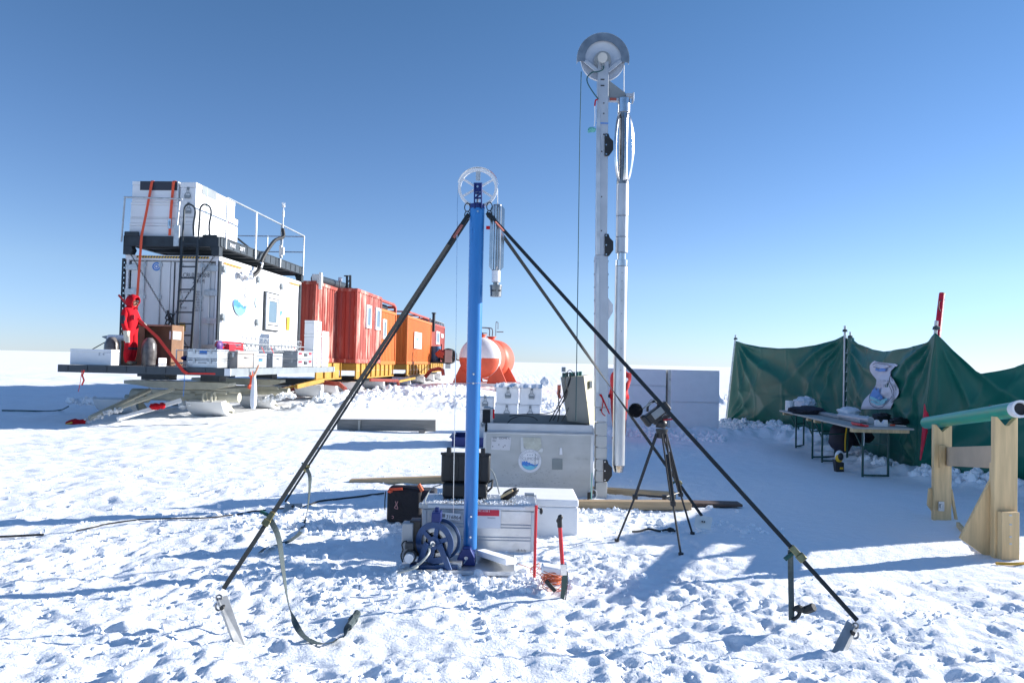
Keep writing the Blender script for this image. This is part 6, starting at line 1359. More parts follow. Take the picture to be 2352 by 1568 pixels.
g = G(); g.tube(smoothpts([P2(1387, 152, -.12), P2(1385, 160, -.13), P2(1374, 165, -.13), P2(1360, 167, -.12), P2(1349, 178, -.12), P2(1350, 192, -.11), P2(1362, 212, -.1), P2(1374, 228, -.09)]), .008, 6); mk(g, 'motor_cable', GRCORD, tm, W=True, smooth=True)
g = G(); g.tube(smoothpts([P2(1373, 229, -.09), P2(1368, 231, -.09), P2(1366, 244, -.09)]), .009, 6); mk(g, 'red_lead', REDS, tm, W=True, smooth=True); g = G(); g.tube(smoothpts([P2(1366, 244, -.09), P2(1366.5, 270, -.09), P2(1365, 290, -.09)]), .007, 6); mk(g, 'white_lead', WHITE, tm, W=True, smooth=True)
g = G(); q = P2(1360, 298, -.06); g.sph(q, .045, 8, 6, (1.1, .6, .7), .15, 3); g.cyl(q+V3(-.05, 0, -.02), q+V3(-.02, 0, -.015), .02, n=8); mk(g, 'teal_plug', mat('teal_plug', (.12, .42, .38), .5), tm, W=True)
g = G(); pp = [P2(x, y, -.02) for x, y in ((1395, 185), (1400, 186), (1437, 214), (1437, 225), (1395, 225))]; n = 5; g.add(pp+[p+V3(0, .02, 0) for p in pp], [tuple(range(n)), tuple(range(2*n-1, n-1, -1))]+[(i, (i+1) % n, n+(i+1) % n, n+i) for i in range(n)]); mk(g, 'top_bracket', GREYB, tm, W=True)
g = G(); g.bx(P2(1437, 220).x, P2(1455, 220).x, YC-.04, YC+.04, P2(1437, 224).z, P2(1437, 217).z); g.bx(P2(1452, 220).x, P2(1455, 220).x, YC-.05, YC+.05, P2(1437, 236).z, P2(1437, 215).z); g.bx(P2(1397, 232).x, P2(1424, 232).x, YC-.03, YC+.03, P2(1410, 234).z, P2(1410, 227).z); mk(g, 'stop_arm', ALUW, tm, W=True, bev=.003)
g = G(); g.bx(P2(1399, 232).x, P2(1415, 232).x, YC-.036, YC-.031, P2(1410, 233.5).z, P2(1410, 227.5).z); mk(g, 'red_plate', mat('rust_red', (.30, .07, .05)), tm, W=True)
g = G(); g.tube(smoothpts([at(1377, 905, YC-.1), at(1385, 920, YC-.1), at(1382, 945, YC-.12), at(1390, 955, YC-.1)]), .006, 5); g.tube([at(1380, 905, YC-.1), at(1400, 950, YC-.1)], .008, 5); mk(g, 'shock_cord', REDS, tm, W=True)
# lines
g = G(); g.tube([P2(1335, 165), P2(1332, 300), P2(1328, 600), P2(1322.5, 966)], .0055, 5); mk(g, 'drill_cable', GRCORD, None, smooth=True, label='thin dark cable from the tall mast wheel straight down to the trough', cat='cable')
# the long drill
YD = YC; dr = thing('ice_drill', 'long silver ice core drill with bowed springs hanging beside the tall mast', 'ice drill', loc=at(1420, 1083, YD))
D = lambda x, y: at(x, y, YD)
g = G(); g.tube([P2(1433.5, 150), D(1433, 226)], .007, 6); mk(g, 'hanging_cable', WHITED, dr, W=True)
g = G(); g.cyl(D(1432.5, 228), D(1432.5, 260), .076, n=28); mk(g, 'top_cap', STEEL, dr, W=True, smooth=True)
g = G(); g.cyl(D(1432.5, 260), D(1430, 420), .056, n=24); mk(g, 'inner_tube', STEELD, dr, W=True, smooth=True)
g = G(); g.cyl(D(1432, 260), D(1432, 272), .066, n=24); g.cyl(D(1430, 414), D(1430, 424), .072, n=24); mk(g, 'spring_ring', STEELD, dr, W=True, smooth=True)
for an in (-.75, PI+.75, -PI*.45, PI/2):
    u = V3(math.cos(an), math.sin(an), 0); g = G(); pts = [D(1432-.0128*(y-265), y)+u*(.064+(.082 if abs(math.cos(an)) > .3 else .04)*math.sin(PI*min(1, max(0, (y-262)/158)))**.6) for y in np.linspace(262, 420, 18)]
    g.ribbon(pts, .034, u.cross(Z), .004); mk(g, 'bow_spring', STEEL, dr, W=True, smooth=True)
for y0, y1, r in ((424, 497, .0735), (498, 545, .072), (546, 581, .0735), (582, 597, .055), (598, 612, .076), (613, 1068, .074)):
    g = G(); xx = lambda y: 1430-(y-424)*.0150
    g.cyl(D(xx(y0), y0), D(xx(y1), y1-.4), r, n=30); mk(g, 'core_barrel' if y1-y0 > 20 else 'coupling', ALUW if r > .07 and y0 < 560 else (STEEL if y0 < 610 else mat('scratched_barrel', (.58, .60, .62), .38, metal=.75, var=.22, scale=5, patch=.3, pcol=(.35, .36, .36), pthr=.6, psc=6, stretch=(1, 1, .4))), dr, W=True, smooth=True)
g = G(); xb = 1430-(1068-424)*.0150
g.cyl(D(xb, 1068), D(xb-.3, 1083), .074, .055, n=24); mk(g, 'drill_head', STEEL, dr, W=True, smooth=True)
g = G()
for y in (626, 645, 665, 690, 720, 760, 800, 850): g.cyl(at(1429-(y-626)*.013, y, YD-.078), at(1429-(y-626)*.013, y, YD-.06), .006, n=8)
mk(g, 'screw', GREYB, dr, W=True)
g = G(); A = at(1417.5, 600, YD-.015); B = at(1409.5, 1075, YD-.015); g.bar(A, B, .010, .03, ref=(0, 1, 0)); A = at(1441, 600, YD-.015); B = at(1433, 1072, YD-.015); g.bar(A, B, .007, .03, ref=(0, 1, 0)); mk(g, 'guide_rail', mat('warm_steel', (.55, .52, .45), .35, metal=.8), dr, W=True)
# control wedge on the trough
cw = thing('control_box', 'tall wedge shaped beige and steel control box leaning on the right end of the trough', 'control box', loc=at(1330, 972, YT+.35))
y0 = YT+.28; F = [at(1288, 867, y0), at(1341, 863, y0), at(1354.5, 974, y0), at(1303, 967, y0)]; Bk = [at(1297, 862, y0+.35), at(1359.7, 858.5, y0+.28), at(1366, 975, y0+.3), at(1315, 966, y0+.35)]
Bk = [V3(F[0].x+.02, y0+.34, F[0].z+.005), at(1361, 859, y0+.30), at(1367, 975, y0+.30), V3(F[3].x+.02, y0+.34, F[3].z)]
g = G(); g.add(F+Bk, [(0, 1, 2, 3), (5, 4, 7, 6), (0, 4, 5, 1), (3, 2, 6, 7), (0, 3, 7, 4), (1, 5, 6, 2)]); g.mi = [0, 1, 1, 1, 1, 1]; mk(g, 'housing', [mat('brushed_steel', (.27, .27, .25), .4, metal=.5, var=.2, scale=4, stretch=(1, 1, .3)), BEIGE], cw, W=True, bev=.004)
g = G(); p = F[1].lerp(F[2], .55); q = Bk[1].lerp(Bk[2], .5); e = V3(.006, -.002, 0); g.bar(p+e, q+e, .012, .006); p = F[1].lerp(F[2], .18); q = Bk[1].lerp(Bk[2], .2); g.box((p+q)/2+V3(.02, 0, 0), (.03, .08, .09)); mk(g, 'side_trim', GALV, cw, W=True)
g = G()
rgc = random.Random(6)
for i in range(6):
    c = F[0].lerp(F[1], .15+.15*i)+V3(0, .1+.05*(i % 2), .02); g.cyl(c-Z*.03, c+Z*.035, .02, n=10)
mk(g, 'socket', mat('dark_teal_socket', (.03, .14, .13), .4), cw, W=True, smooth=True)
g = G(); c = F[0]+V3(.04, .05, .07); g.cyl(c, c+V3(0, 0, .06), .03, n=10); mk(g, 'plug', GREYB, cw, W=True, smooth=True)
g = G(); g.box(at(1284, 893, y0-.03), (.04, .05, .1)); g.cyl(at(1286, 915, y0-.02), at(1282, 900, y0-.02), .02, n=8); mk(g, 'orange_switch', mat('switch_orange', (.6, .16, .1)), cw, W=True)
for k, pts in enumerate((((1312, 862), (1306, 880), (1300, 905), (1286, 935), (1270, 965)), ((1292, 860), (1310, 858), (1306, 885), (1285, 925), (1262, 968)), ((1285, 895), (1283, 920), (1285, 945), (1281, 968)), ((1320, 860), (1310, 850), (1302, 856), (1298, 878), (1304, 900), (1292, 925), (1262, 948), (1200, 951), (1170, 955)), ((1306, 936), (1300, 950), (1290, 968)), ((1235, 965), (1222, 957), (1195, 955), (1175, 962), (1165, 972)))):
    g = G(); g.tube(smoothpts([at(x, y, y0-.04-.02*k) for x, y in pts], 5), .007 if k < 3 else .005, 5)
    mk(g, 'control_cable', RUBBER, None, smooth=True, label=('thick black cable sloping from the control box sockets into the trough', 'second black cable crossing the sloping one in front of the control box', 'short vertical cable under the orange switch of the control box', 'long thin cable from the control box lying along the trough rim', 'short cable end behind the lower left of the control box', 'coiled black cable at the left of the trough rim')[k], cat='cable')
# brush on the trough's left corner
b2 = thing('brush', 'black bristle block brush with a red edge on the left corner of the trough', 'brush', loc=at(1120, 972, YT+.2))
g = G(); A = at(1111, 940, YT+.1); B = at(1127, 972, YT+.1); g.bx(A.x+.0, B.x-.01, YT+.08, YT+.2, B.z, A.z); mk(g, 'bristles', BLACK, b2, W=True)
g = G(); 
for i in range(14): g.bx(A.x-.012, A.x+.09, YT+.06, YT+.2, B.z+.01+i*.011, B.z+.014+i*.011)
mk(g, 'bristle_rows', CHAR, b2, W=True)
g = G(); g.bx(B.x-.008, B.x+.03, YT+.06, YT+.22, B.z, A.z+.02); g.bx(A.x, B.x-.01, YT+.06, YT+.22, A.z+.002, A.z+.03); mk(g, 'back', GRB, b2, W=True, bev=.006); g = G(); q = at(1134, 950, YT+.08); g.box(q, (.02, .06, .11)); mk(g, 'red_edge', REDS, b2, W=True, bev=.006)
# ================================================================ timbers
def beam(lab, p0, p1, w, h, mt, name='timber_beam', z0=None):
    g = G(); g.bar(p0, p1, h, w, ref=(0, 1, 0)); return mk(g, name, mt, None, bev=.006, label=lab, cat='beam')
zc = lambda v, z: V3(v.x, v.y, z)
beam('rear pine beam passing under the trough, seen from the left of the tool bag', at(805, 1108, 9.35), at(1090, 1098, 9.3), .12, .09, WOODX)
beam('rear pine beam end seen behind the tripod legs', at(1345, 1124, 8.95), at(1552, 1138, 8.75), .12, .08, WOODX)
beam('front pine beam under the right end of the trough', at(1250, 1158, 8.15), at(1586, 1159, 8.05), .14, .09, WOODX)
beam('dark wet plank lying flat behind the front pine beam', at(1500, 1152, 8.35), at(1700, 1157, 8.35), .20, .03, WOODD)
gb = thing('plank_beam', 'grey weathered plank on two blocks in front of the groomed snow lane', 'plank', loc=at(888, 990, 15.9))
A = at(775, 975, 15.95); B = at(1001, 977, 15.85); g = G(); g.bar(A, B, .25, .07, ref=(0, 1, 0)); mk(g, 'plank', WOODG, gb, W=True, bev=.006)
for x in (811, 970):
    g = G(); q = at(x, 989, 15.9); g.box((q.x, 15.9, q.z), (.12, .3, .07)); mk(g, 'block', WOODG, gb, W=True)
g = G(); g.bar(at(825, 988, 15.86), at(825, 965, 15.86), .05, .03, ref=(0, 1, 0)); mk(g, 'cleat', mat('pale_grey_wood', (.4, .38, .33), .8), gb, W=True)
# ================================================================ latch boxes on the blue sledge
bl_ = thing('plastic_sledge', 'dark blue plastic sledge under the white clasp boxes', 'sledge', loc=at(1100, 1022, 13.9))
g = G(); prof = [(-.95, .16), (-.9, .15), (-.78, .02), (.75, .02), (.85, .1), (.88, .16)]; A = at(1125, 1020, 13.9)
vs = []; 
for px, pz in prof:
    for y in (0, .95): vs.append((A.x+px*.8, 13.55+y, .0+pz))
n = len(prof); fs = [(2*i, 2*i+1, 2*i+3, 2*i+2) for i in range(n-1)]; g.add(vs, fs)
g.bx(A.x-.7, A.x+.7, 13.54, 13.56, .0, .17); g.bx(A.x-.7, A.x+.7, 14.48, 14.5, .0, .17); mk(g, 'hull', NAVY, bl_, W=True)
LB = []
def lbox(xa, xb, ya, yb_, Yd, lab, lat=(.5,)):
    a = at(xa, yb_, Yd); b = at(xb, ya, Yd); M = Matrix.Translation(((a.x+b.x)/2, Yd+.3, a.z)); t = thing('clasp_box', lab, 'box', M=M, group='white insulated boxes with clasps')
    dx = (b.x-a.x)/2-.004; H = b.z-a.z-.006
    g = G(); g.bx(-dx, dx, -.3, .3, 0, H*.93); mk(g, 'body', FOAM, t, bev=.01); g = G(); g.bx(-dx-.003, dx+.003, -.303, .303, H*.935, H); mk(g, 'lid', FOAM, t, bev=.006)
    latch(t, 0.01, -.306, H*.52, .9); return t
lbox(1139, 1192, 887, 926, 13.9, 'upper left of the four white clasp boxes stacked in a square behind the trough')
lbox(1193.5, 1246, 888, 929, 13.9, 'upper right of the four white clasp boxes stacked in a square behind the trough')
lbox(1136, 1189, 927, 968, 13.9, 'second row left box of the square stack behind the trough, over the brush')
lbox(1190.5, 1242, 930, 969, 13.9, 'second row right box of the square stack behind the trough, nearest the cables')
lbox(1134, 1187, 969, 1008, 13.9, 'bottom white clasp box on the blue plastic sledge behind the trough')
lbox(1092, 1134, 912, 940, 14.0, 'white clasp box on top of the low stack just right of the blue pole')
lbox(1090, 1132, 941, 1005, 14.0, 'tall white box at the bottom of the low stack just right of the blue pole')
g = G(); A = at(1136, 886, 13.9); B = at(1249, 888, 13.9); rgf = random.Random(3); nx_ = 14

for i in range(27):
    for j in range(9):
        g.v.append(tuple(V3(A.x+(B.x-A.x)*i/26, A.y-.33+.66*j/8, A.z+.045+.05*float(perlin(np.array([i*.35]), np.array([j*.5]), 41)[0])+.03*float(perlin(np.array([i*.9]), np.array([j*1.1]), 42)[0])-(.05 if j in (0, 8) or i in (0, 26) else 0))))
g.f = [(i*9+j, i*9+j+1, i*9+10+j, i*9+9+j) for i in range(26) for j in range(8)]; g.mi = [0]*len(g.f)
g.sph(at(1252, 876, 14.0), .09, 8, 6, jit=.15); mk(g, 'plastic_sheet', BAGT, None, smooth=True, label='crumpled clear plastic sheet lying on top of the square stack of clasp boxes', cat='plastic sheet')
# ================================================================ foam walls
def fwall(lab, xa, xb, ytop, ybot, Yd, seams):
    a = at(xa, ybot, Yd); b = at(xb, ytop, Yd); edges = sorted([a.z-.1]+[at((xa+xb)/2, s, Yd).z for s in seams]+[b.z])
    for i in range(len(edges)-1):
        l = lab if len(edges) == 2 else (('lowest', 'middle', 'topmost')[i if len(edges) == 4 else (0 if i == 0 else 2)]+' block of the '+lab)
        t = thing('snow_block_box', l, 'foam block', loc=((a.x+b.x)/2, Yd+.3, edges[i])); t.name = 'foam_block'
        FR[t.name] = Matrix.Translation(((a.x+b.x)/2, Yd+.3, edges[i]))
        dx = (b.x-a.x)/2; H = edges[i+1]-edges[i]-.004; g = G(); g.bx(-dx, dx, -.3, .3, 0, H-.02); mk(g, 'body', FOAM, t, bev=.01); g = G(); g.bx(-dx-.0, dx+.0, -.3, .3, H-.019, H); mk(g, 'lid', FOAM, t, bev=.004)
fwall('white foam wall left of the gap behind the video camera', 1392, 1530.5, 848, 992, 17.2, (884, 940))
fwall('white foam wall between the gap and the green tarpaulin', 1540, 1653, 851, 998, 17.1, (923,))
g = G(); A = at(1535, 995, 17.3); B = at(1537, 849, 17.3); g.bar(A, B, .09, .3, ref=(0, 1, 0)); mk(g, 'edge_board', mat('dirty_foam_edge', (.62, .62, .58), .8, var=.15, patch=.7, pcol=(.25, .25, .22), pthr=.55, psc=5), None, label='dirty upright board in the gap between the two white foam walls', cat='board')
g = G(); a = at(1340, 868, 17.0); b = at(1362, 862, 17.0); g.bx(a.x, b.x, 17.0, 17.3, a.z-.5, b.z); mk(g, 'foam_block', FOAM, None, bev=.01, label='pale foam box corner seen over the control box', cat='box')
g = G(); a = at(1393, 935, 16.9)
for y, s in ((938, '4'), (945, 'E'), (975, '4'), (983, 'E')): pass
# ================================================================ video camera on its tripod
tr = thing('tripod', 'black three legged tripod standing on the snow under the video camera', 'tripod', loc=at(1520, 1245, 6.5))
ap = at(1520, 990, 6.5); feet = [gp(1417, 1242, 0), gp(1564, 1274, 0), gp(1590.5, 1226, 0)]
g = G(); g.cyl(ap-Z*.06, ap, .045, .05, n=16); g.cyl(ap, ap+Z*.02, .055, n=16); mk(g, 'crown', BLACK, tr, W=True, smooth=True)
for ft in feet:
    d = (ft-ap); side = d.cross(Z).normalized(); k = ap+d*.52; k2 = ap+d*.60
    a = ap+V3(d.x, d.y, 0).normalized()*.045-Z*.02
    g = G()
    for s in (-1, 1): g.cyl(a+side*s*.020, k2+side*s*.014, .0085, n=8)
    g.cyl(a.lerp(k, .35), k+d*.06, .009, n=8); g.cyl(k, ft, .0095, n=8)
    lg = mk(g, 'leg', BLACK, tr, W=True, smooth=True)
    g = G(); g.box(k2, (.045, .035, .04)); mk(g, 'leg_clamp', BLACK, lg, W=True, bev=.004)
    g = G(); g.cyl(ft, ft+Z*.02, .022, n=10); mk(g, 'rubber_foot', BLACK, lg, W=True, smooth=True)
hub = (feet[0]+feet[1]+feet[2])/3; hub = V3(hub.x, hub.y, ap.z*.42)
g = G()
for ft in feet: g.cyl(hub, ap+(ft-ap)*.58, .008, n=8)
g.cyl(hub-Z*.02, hub+Z*.02, .022, n=12); mk(g, 'spreader', BLACK, tr, W=True)
g = G(); pts = smoothpts([gp(1452, 1220, .015), gp(1470, 1219, .015), gp(1490, 1214, .02), gp(1515, 1219, .015), gp(1530, 1216, .02), gp(1552, 1219, .02)]); g.ribbon(pts, .02, (0, .5, 1), .004); g.sph(gp(1540, 1216, .03), .03, 8, 6, (1.2, .8, .7), .2); mk(g, 'carry_strap', WEB, None, label='black carrying strap lying on the snow between the tripod feet', cat='strap')
vc = thing('video_camera', 'professional video camera with a furry round microphone cover tilted on the tripod', 'video camera', loc=ap)
g = G(); g.sph(at(1519, 972, 6.5), .052, 16, 10, (1, 1, .8)); g.cyl(at(1517, 982, 6.5), at(1519, 968, 6.5), .045, n=16); g.box(at(1519, 962, 6.5), (.16, .07, .03), Matrix.Rotation(-.5, 3, 'Y')); mk(g, 'fluid_head', BLACK, vc, W=True, smooth=True)
g = G(); g.cyl(at(1524, 964, 6.45), at(1545, 962, 6.4), .007, n=8); mk(g, 'pan_handle', REDD, vc, W=True)
Rb = Matrix.Rotation(-R_(38), 3, 'Y')
g = G(); g.box(at(1510, 947, 6.5), (.23, .10, .09), Rb); mk(g, 'body', BLACK, vc, W=True, bev=.008)
g = G(); g.box(at(1511, 948, 6.45), (.11, .012, .065), Rb); mk(g, 'side_panel', GREYB, vc, W=True, bev=.003)
g = G(); g.cyl(at(1497, 958, 6.5), at(1484, 966, 6.5), .042, .045, n=18); mk(g, 'lens', BLACK, vc, W=True, smooth=True)
g = G(); c = at(1483, 966, 6.48); g.box(c, (.045, .09, .11), Rb); mk(g, 'lens_hood', BLACK, vc, W=True, bev=.012)
g = G(); g.tube(smoothpts([at(1487, 945, 6.5), at(1489, 931, 6.5), at(1503, 921, 6.5), at(1512, 928, 6.5), at(1508, 938, 6.5)]), .011, 8); mk(g, 'top_handle', BLACK, vc, W=True, smooth=True)
g = G(); g.bar(at(1477, 938, 6.47), at(1498, 924, 6.47), .012, .012); g.tube(smoothpts([at(1483, 934, 6.45), at(1494, 919, 6.45), at(1503, 918, 6.45), at(1508, 924, 6.45)]), .004, 5); mk(g, 'microphone_arm', GREYB, vc, W=True)
mc = at(1460, 942, 6.47); g = G(); g.sph(mc, .058, 22, 16, (1.05, 1, 1.05), .05, 4); mk(g, 'furry_windshield', mat('black_fur', (.008, .009, .012), 1, var=.3, spec=.1), vc, W=True)
g = G(); rgm = random.Random(7)
for i in range(900):
    a = rgm.uniform(0, 2*PI); b = math.acos(rgm.uniform(-1, 1)); u = V3(math.sin(b)*math.cos(a), math.sin(b)*math.sin(a), math.cos(b)); v = (u+V3(rgm.uniform(-.5, .5), rgm.uniform(-.5, .5), rgm.uniform(-.5, .5))).normalized(); g.cyl(mc+u*.056, mc+u*.058+v*.010, .0014, .0004, n=3, caps=False)
mk(g, 'fur_fringe', mat('black_fur', (0, 0, 0)), vc, W=True)
# ================================================================ tarpaulin windbreak
P1 = (at(1668, 978, 19.5).x, 19.5); p2x = at(1945, 1010, 15.3).x; P2_ = (p2x, 15.3); P3 = (at(2108, 1095, 11.1).x, 11.1); P4 = (7.45, 8.55); P5 = (7.68, 8.05)
def tsurf(A, B, top, bot, seed, name, lab, nx=110, nz=60, amp=.060, kind=None, At=None, Bt=None):
    """hanging sheet from A to B (plan), top and bottom heights as functions of the fraction along"""
    A = V3(A[0], A[1], 0); B = V3(B[0], B[1], 0); L = (B-A).length; d = (B-A)/L; nrm = V3(-d.y, d.x, 0)
    if nrm.x > 0: nrm = -nrm
    At_ = V3(*At, 0) if At else A; Bt_ = V3(*Bt, 0) if Bt else B
    def disp(u, z):
        s = u*L; zt = top(u); f = 0
        for cx, cz, k, am in ((0, top(0), 9, 1), (L, top(1), 9, 1), (0, .1, 7, .7), (L, .1, 7, .7)):
            dx = s-cx; dz = z-cz; r = math.hypot(dx, dz)+1e-4; th = math.atan2(dz, dx)
            f += am*(1.35-2.7*abs(math.sin(k*th+seed+cx+.6*math.sin(r*2.1))))*min(1, r*2.2)*math.exp(-r/1.5)
        f += .5*math.sin(s*2.3+seed)*math.sin(z*2.1+seed*2)+.35*math.sin((s*.6+z*1.3)*7+seed+1.5*math.sin(s*1.9))*.5
        f += .22*math.exp(-((z-.95-.03*math.sin(s*3))/.03)**2)+.2*math.exp(-(((s+.4) % 1.1-.5)/.03)**2)
        edge = min(1, u*9, (1-u)*9)
        return amp*f*edge + .10*math.sin(PI*u)*(1-abs(2*(z/max(.3, zt))-1))*1.0
    g = G(); vs = []
    for j in range(nz+1):
        for i in range(nx+1):
            u = i/nx; v = j/nz; z = bot(u)+(top(u)-bot(u))*v; h_ = max(0, z)/top(u); p = (A.lerp(B, u)).lerp(At_.lerp(Bt_, u), h_)+nrm*disp(u, z); vs.append((p.x, p.y, z))
    fs = [(j*(nx+1)+i, j*(nx+1)+i+1, (j+1)*(nx+1)+i+1, (j+1)*(nx+1)+i) for j in range(nz) for i in range(nx)]
    g.add(vs, fs); o = mk(g, name, TARP, None, smooth=False, label=lab, cat='tarpaulin', group='green tarpaulins of the windbreak', kind='flat')
    o.data.polygons.foreach_set('use_smooth', [True]*len(o.data.polygons))
    s = o.modifiers.new('thickness', 'SOLIDIFY'); s.thickness = .004
    return A, d, L, nrm, disp
def ztop(pts, A, B):
    """heights of the top edge read where the sheet is seen"""
    out = []; A_ = V3(A[0], A[1], 0); B_ = V3(B[0], B[1], 0); d = (B_-A_); n = V3(-d.y, d.x, 0)
    for x, y in pts:
        r = ray(x, y); t = (A_-CAM).dot(n)/r.dot(n); p = CAM+r*t; out.append(((p-A_).dot(d)/d.length_squared, p.z))
    out.sort(); us = [o[0] for o in out]; zs_ = [o[1] for o in out]
    return lambda u: float(np.interp(u, us, zs_))
def shear(x, y, A, B):                 # foot of the point seen at (x, y) on the vertical plane through A and B
    A_ = V3(*A, 0); d_ = V3(B[0]-A[0], B[1]-A[1], 0); n_ = V3(-d_.y, d_.x, 0); r = ray(x, y); t = (A_-CAM).dot(n_)/r.dot(n_); p = CAM+r*t; return (p.x, p.y)
P1T = shear(1690, 775, P1, P2_); P2T = shear(1944, 768, P1, P2_); P3T = shear(2150, 765, P2_, P3)
t1f = ztop([(1688, 782), (1712, 789), (1745, 796), (1790, 800), (1830, 799), (1870, 792), (1905, 782), (1943, 768)], P1T, P2T)
t2f = ztop([(1955, 775), (1975, 790), (2000, 802), (2025, 807), (2050, 805), (2080, 799), (2115, 787), (2148, 765)], P2T, P3T)
t3f = ztop([(2149, 765), (2165, 778), (2185, 800), (2210, 822), (2240, 852), (2255, 858), (2290, 850), (2320, 843), (2352, 832), (2420, 805), (2560, 710)], P3T, P4)
bt = lambda u: -.08+.03*math.sin(u*17)
SA = tsurf(P1, P2_, t1f, lambda u: .10+.04*math.sin(u*15)-.1*u, 1.3, 'tarpaulin', 'left green tarpaulin stretched between the first post and the middle post', At=P1T, Bt=P2T)
SB = tsurf(P2_, P3, t2f, lambda u: .02+.03*math.sin(u*12)-.08*u, 4.1, 'tarpaulin', 'middle green tarpaulin with the white banner hanging on it', At=P2T, Bt=P3T)
SC = tsurf(P3, P4, t3f, lambda u: -.1, 2.2, 'tarpaulin', 'right green tarpaulin sagging deeply behind the wooden stand', nx=120, At=P3T, Bt=P4)
SD = tsurf(P4, P5, lambda u: 2.45-.35*math.sin(PI*u)-.05*u, lambda u: -.05, 3.2, 'tarpaulin', 'green tarpaulin continuing the windbreak to the right of the wooden stand')
# loosely folded tail at the corner
def post(lab, base, topv, Yd, r=.025):
    t = thing('windbreak_post', lab, 'post', loc=base); tp = at(*topv, Yd)
    g = G(); g.cyl(base-Z*.1, tp, r, n=10); mk(g, 'tube', GALV, t, W=True, smooth=True); g = G(); g.sph(tp-Z*.10, .04, 8, 6, (1.3, 1, .8), .15); g.tube([tp+V3(.05*math.cos(a), .04*math.sin(a), -.12) for a in np.linspace(0, 2*PI, 10)[:-1]], .008, 5, closed=True); mk(g, 'rope_tie', WEBG, t, W=True); return t
post('thin metal post at the left end of the green windbreak', at(1664, 990, 19.55), (1690, 769), 19.55)
post('metal post at the joint of the left and middle tarpaulins', V3(P2_[0]-.05, P2_[1]+.05, 0), (1941, 748), 15.35)
post('second thin metal post right beside the one at the tarpaulin joint', V3(P2_[0]+.06, P2_[1]-.08, 0), (1953, 762), 15.22, .02)
post('metal post behind the corner of the middle and right tarpaulins', V3(P3[0]+.12, P3[1]+.06, 0), (2151, 737), P3T[1]+.05)
g = G()
for i in range(9): p = V3(P2_[0]-.03, P2_[1]-.03, .35+i*.2); g.tube([p+V3(.03*math.cos(a), .03*math.sin(a), 0) for a in np.linspace(0, 2*PI, 8)[:-1]], .006, 5, closed=True); g.tube([p, p+V3(.02, .0, .2)], .006, 5)
mk(g, 'lacing_rope', WHITE, None, label='white lacing cord joining the left and middle tarpaulins', cat='rope')
rpole = thing('red_pole', 'long red wrapped pole leaning upright through the corner of the windbreak', 'pole', loc=gp(2117, 1058, 0))
g = G(); A = at(2163.5, 674, 11.6); Bm = at(2150, 800, 11.25); C1 = at(2134, 880, 10.95); Cc = at(2124, 990, 10.7); E = at(2114, 1056, 10.62)
g.tube([A, at(2159, 715, 11.5), Bm, at(2142, 845, 11.0), C1, Cc, E], [.042, .045, .048, .05, .048, .038, .01], 12); mk(g, 'shaft', REDPD, rpole, W=True, smooth=True)
g = G(); g.cyl(at(2164, 673, 11.6), at(2163.5, 678, 11.6), .044, n=12); mk(g, 'yellow_cap', YELS, rpole, W=True, smooth=True); g = G(); g.tube(smoothpts([at(2158, 688, 11.55), at(2170, 688, 11.55), at(2158, 692, 11.5), at(2156, 705, 11.45), at(2160, 715, 11.45)]), .007, 5); mk(g, 'tie_cord', WEBG, rpole, W=True)
# banner
ol = [(843, 398, 895), (405, 0, 0)]
L_ = [(398, 882, 905), (408, 868, 1015), (425, 855, 1000), (455, 858, 970), (480, 875, 968), (500, 893, 985), (530, 890, 1003), (555, 872, 1015), (575, 860, 1015), (590, 845, 1008), (610, 826, 995), (625, 818, 985), (645, 811, 975), (662, 808, 968)]
A, d, L, nrm, disp = SB
def onB(zx, zy, off=.035):
    x = 1637+zx*.4212; y = 660.5+zy*.4212; r = ray(x, y); t = (A-CAM).dot(nrm)/r.dot(nrm); p = CAM+r*t
    for _ in range(3):
        h_ = p.z/2.2; s0_ = (V3(*P2T, 0)-A).dot(d)*h_; s1_ = L+((V3(*P3T, 0)-A).dot(d)-L)*h_; u = ((p-A).dot(d)-s0_)/(s1_-s0_); o = disp(u, p.z)+off; t = (A+nrm*o-CAM).dot(nrm)/r.dot(nrm); p = CAM+r*t
    return p
bn = thing('banner', 'crumpled white banner with a blue emblem hanging on the middle tarpaulin', 'banner', loc=onB(900, 662))
ys = np.linspace(398, 662, 34); lx_ = np.interp(ys, [r[0] for r in L_], [r[1] for r in L_]); rx_ = np.interp(ys, [r[0] for r in L_], [r[2] for r in L_])
g = G(); nc = 14; vs = []
for k, y in enumerate(ys):
    for c in range(nc+1):
        f = c/nc; vs.append(onB(lx_[k]+(rx_[k]-lx_[k])*f, y+(8*f if y < 430 else 0), .035+.012*math.sin(f*9+y*.05)+.008*math.sin(y*.09)))
g.add(vs, [(k*(nc+1)+c, k*(nc+1)+c+1, (k+1)*(nc+1)+c+1, (k+1)*(nc+1)+c) for k in range(len(ys)-1) for c in range(nc)])
o = mk(g, 'cloth', mat('white_banner_cloth', (.66, .66, .74), .6, var=.05), bn, W=True, kind='flat'); o.data.polygons.foreach_set('use_smooth', [True]*len(o.data.polygons))
def bpoly(g, pts, off, mi):
    g.m = mi; pp = [onB(x, y, off) for x, y in pts]; g.add(pp, [tuple(range(len(pp)))])
def bline(g, pts, w, off, mi):
    g.m = mi
    for (a, b), (c, e) in zip(pts[:-1], pts[1:]):
        l = math.hypot(c-a, e-b)+1e-6; nx_, ny_ = -(e-b)/l*w, (c-a)/l*w; pp = [onB(a+nx_, b+ny_, off), onB(a-nx_, b-ny_, off), onB(c-nx_, e-ny_, off), onB(c+nx_, e+ny_, off)]; g.add(pp, [(0, 1, 2, 3)])
g = G(); F_ = .065
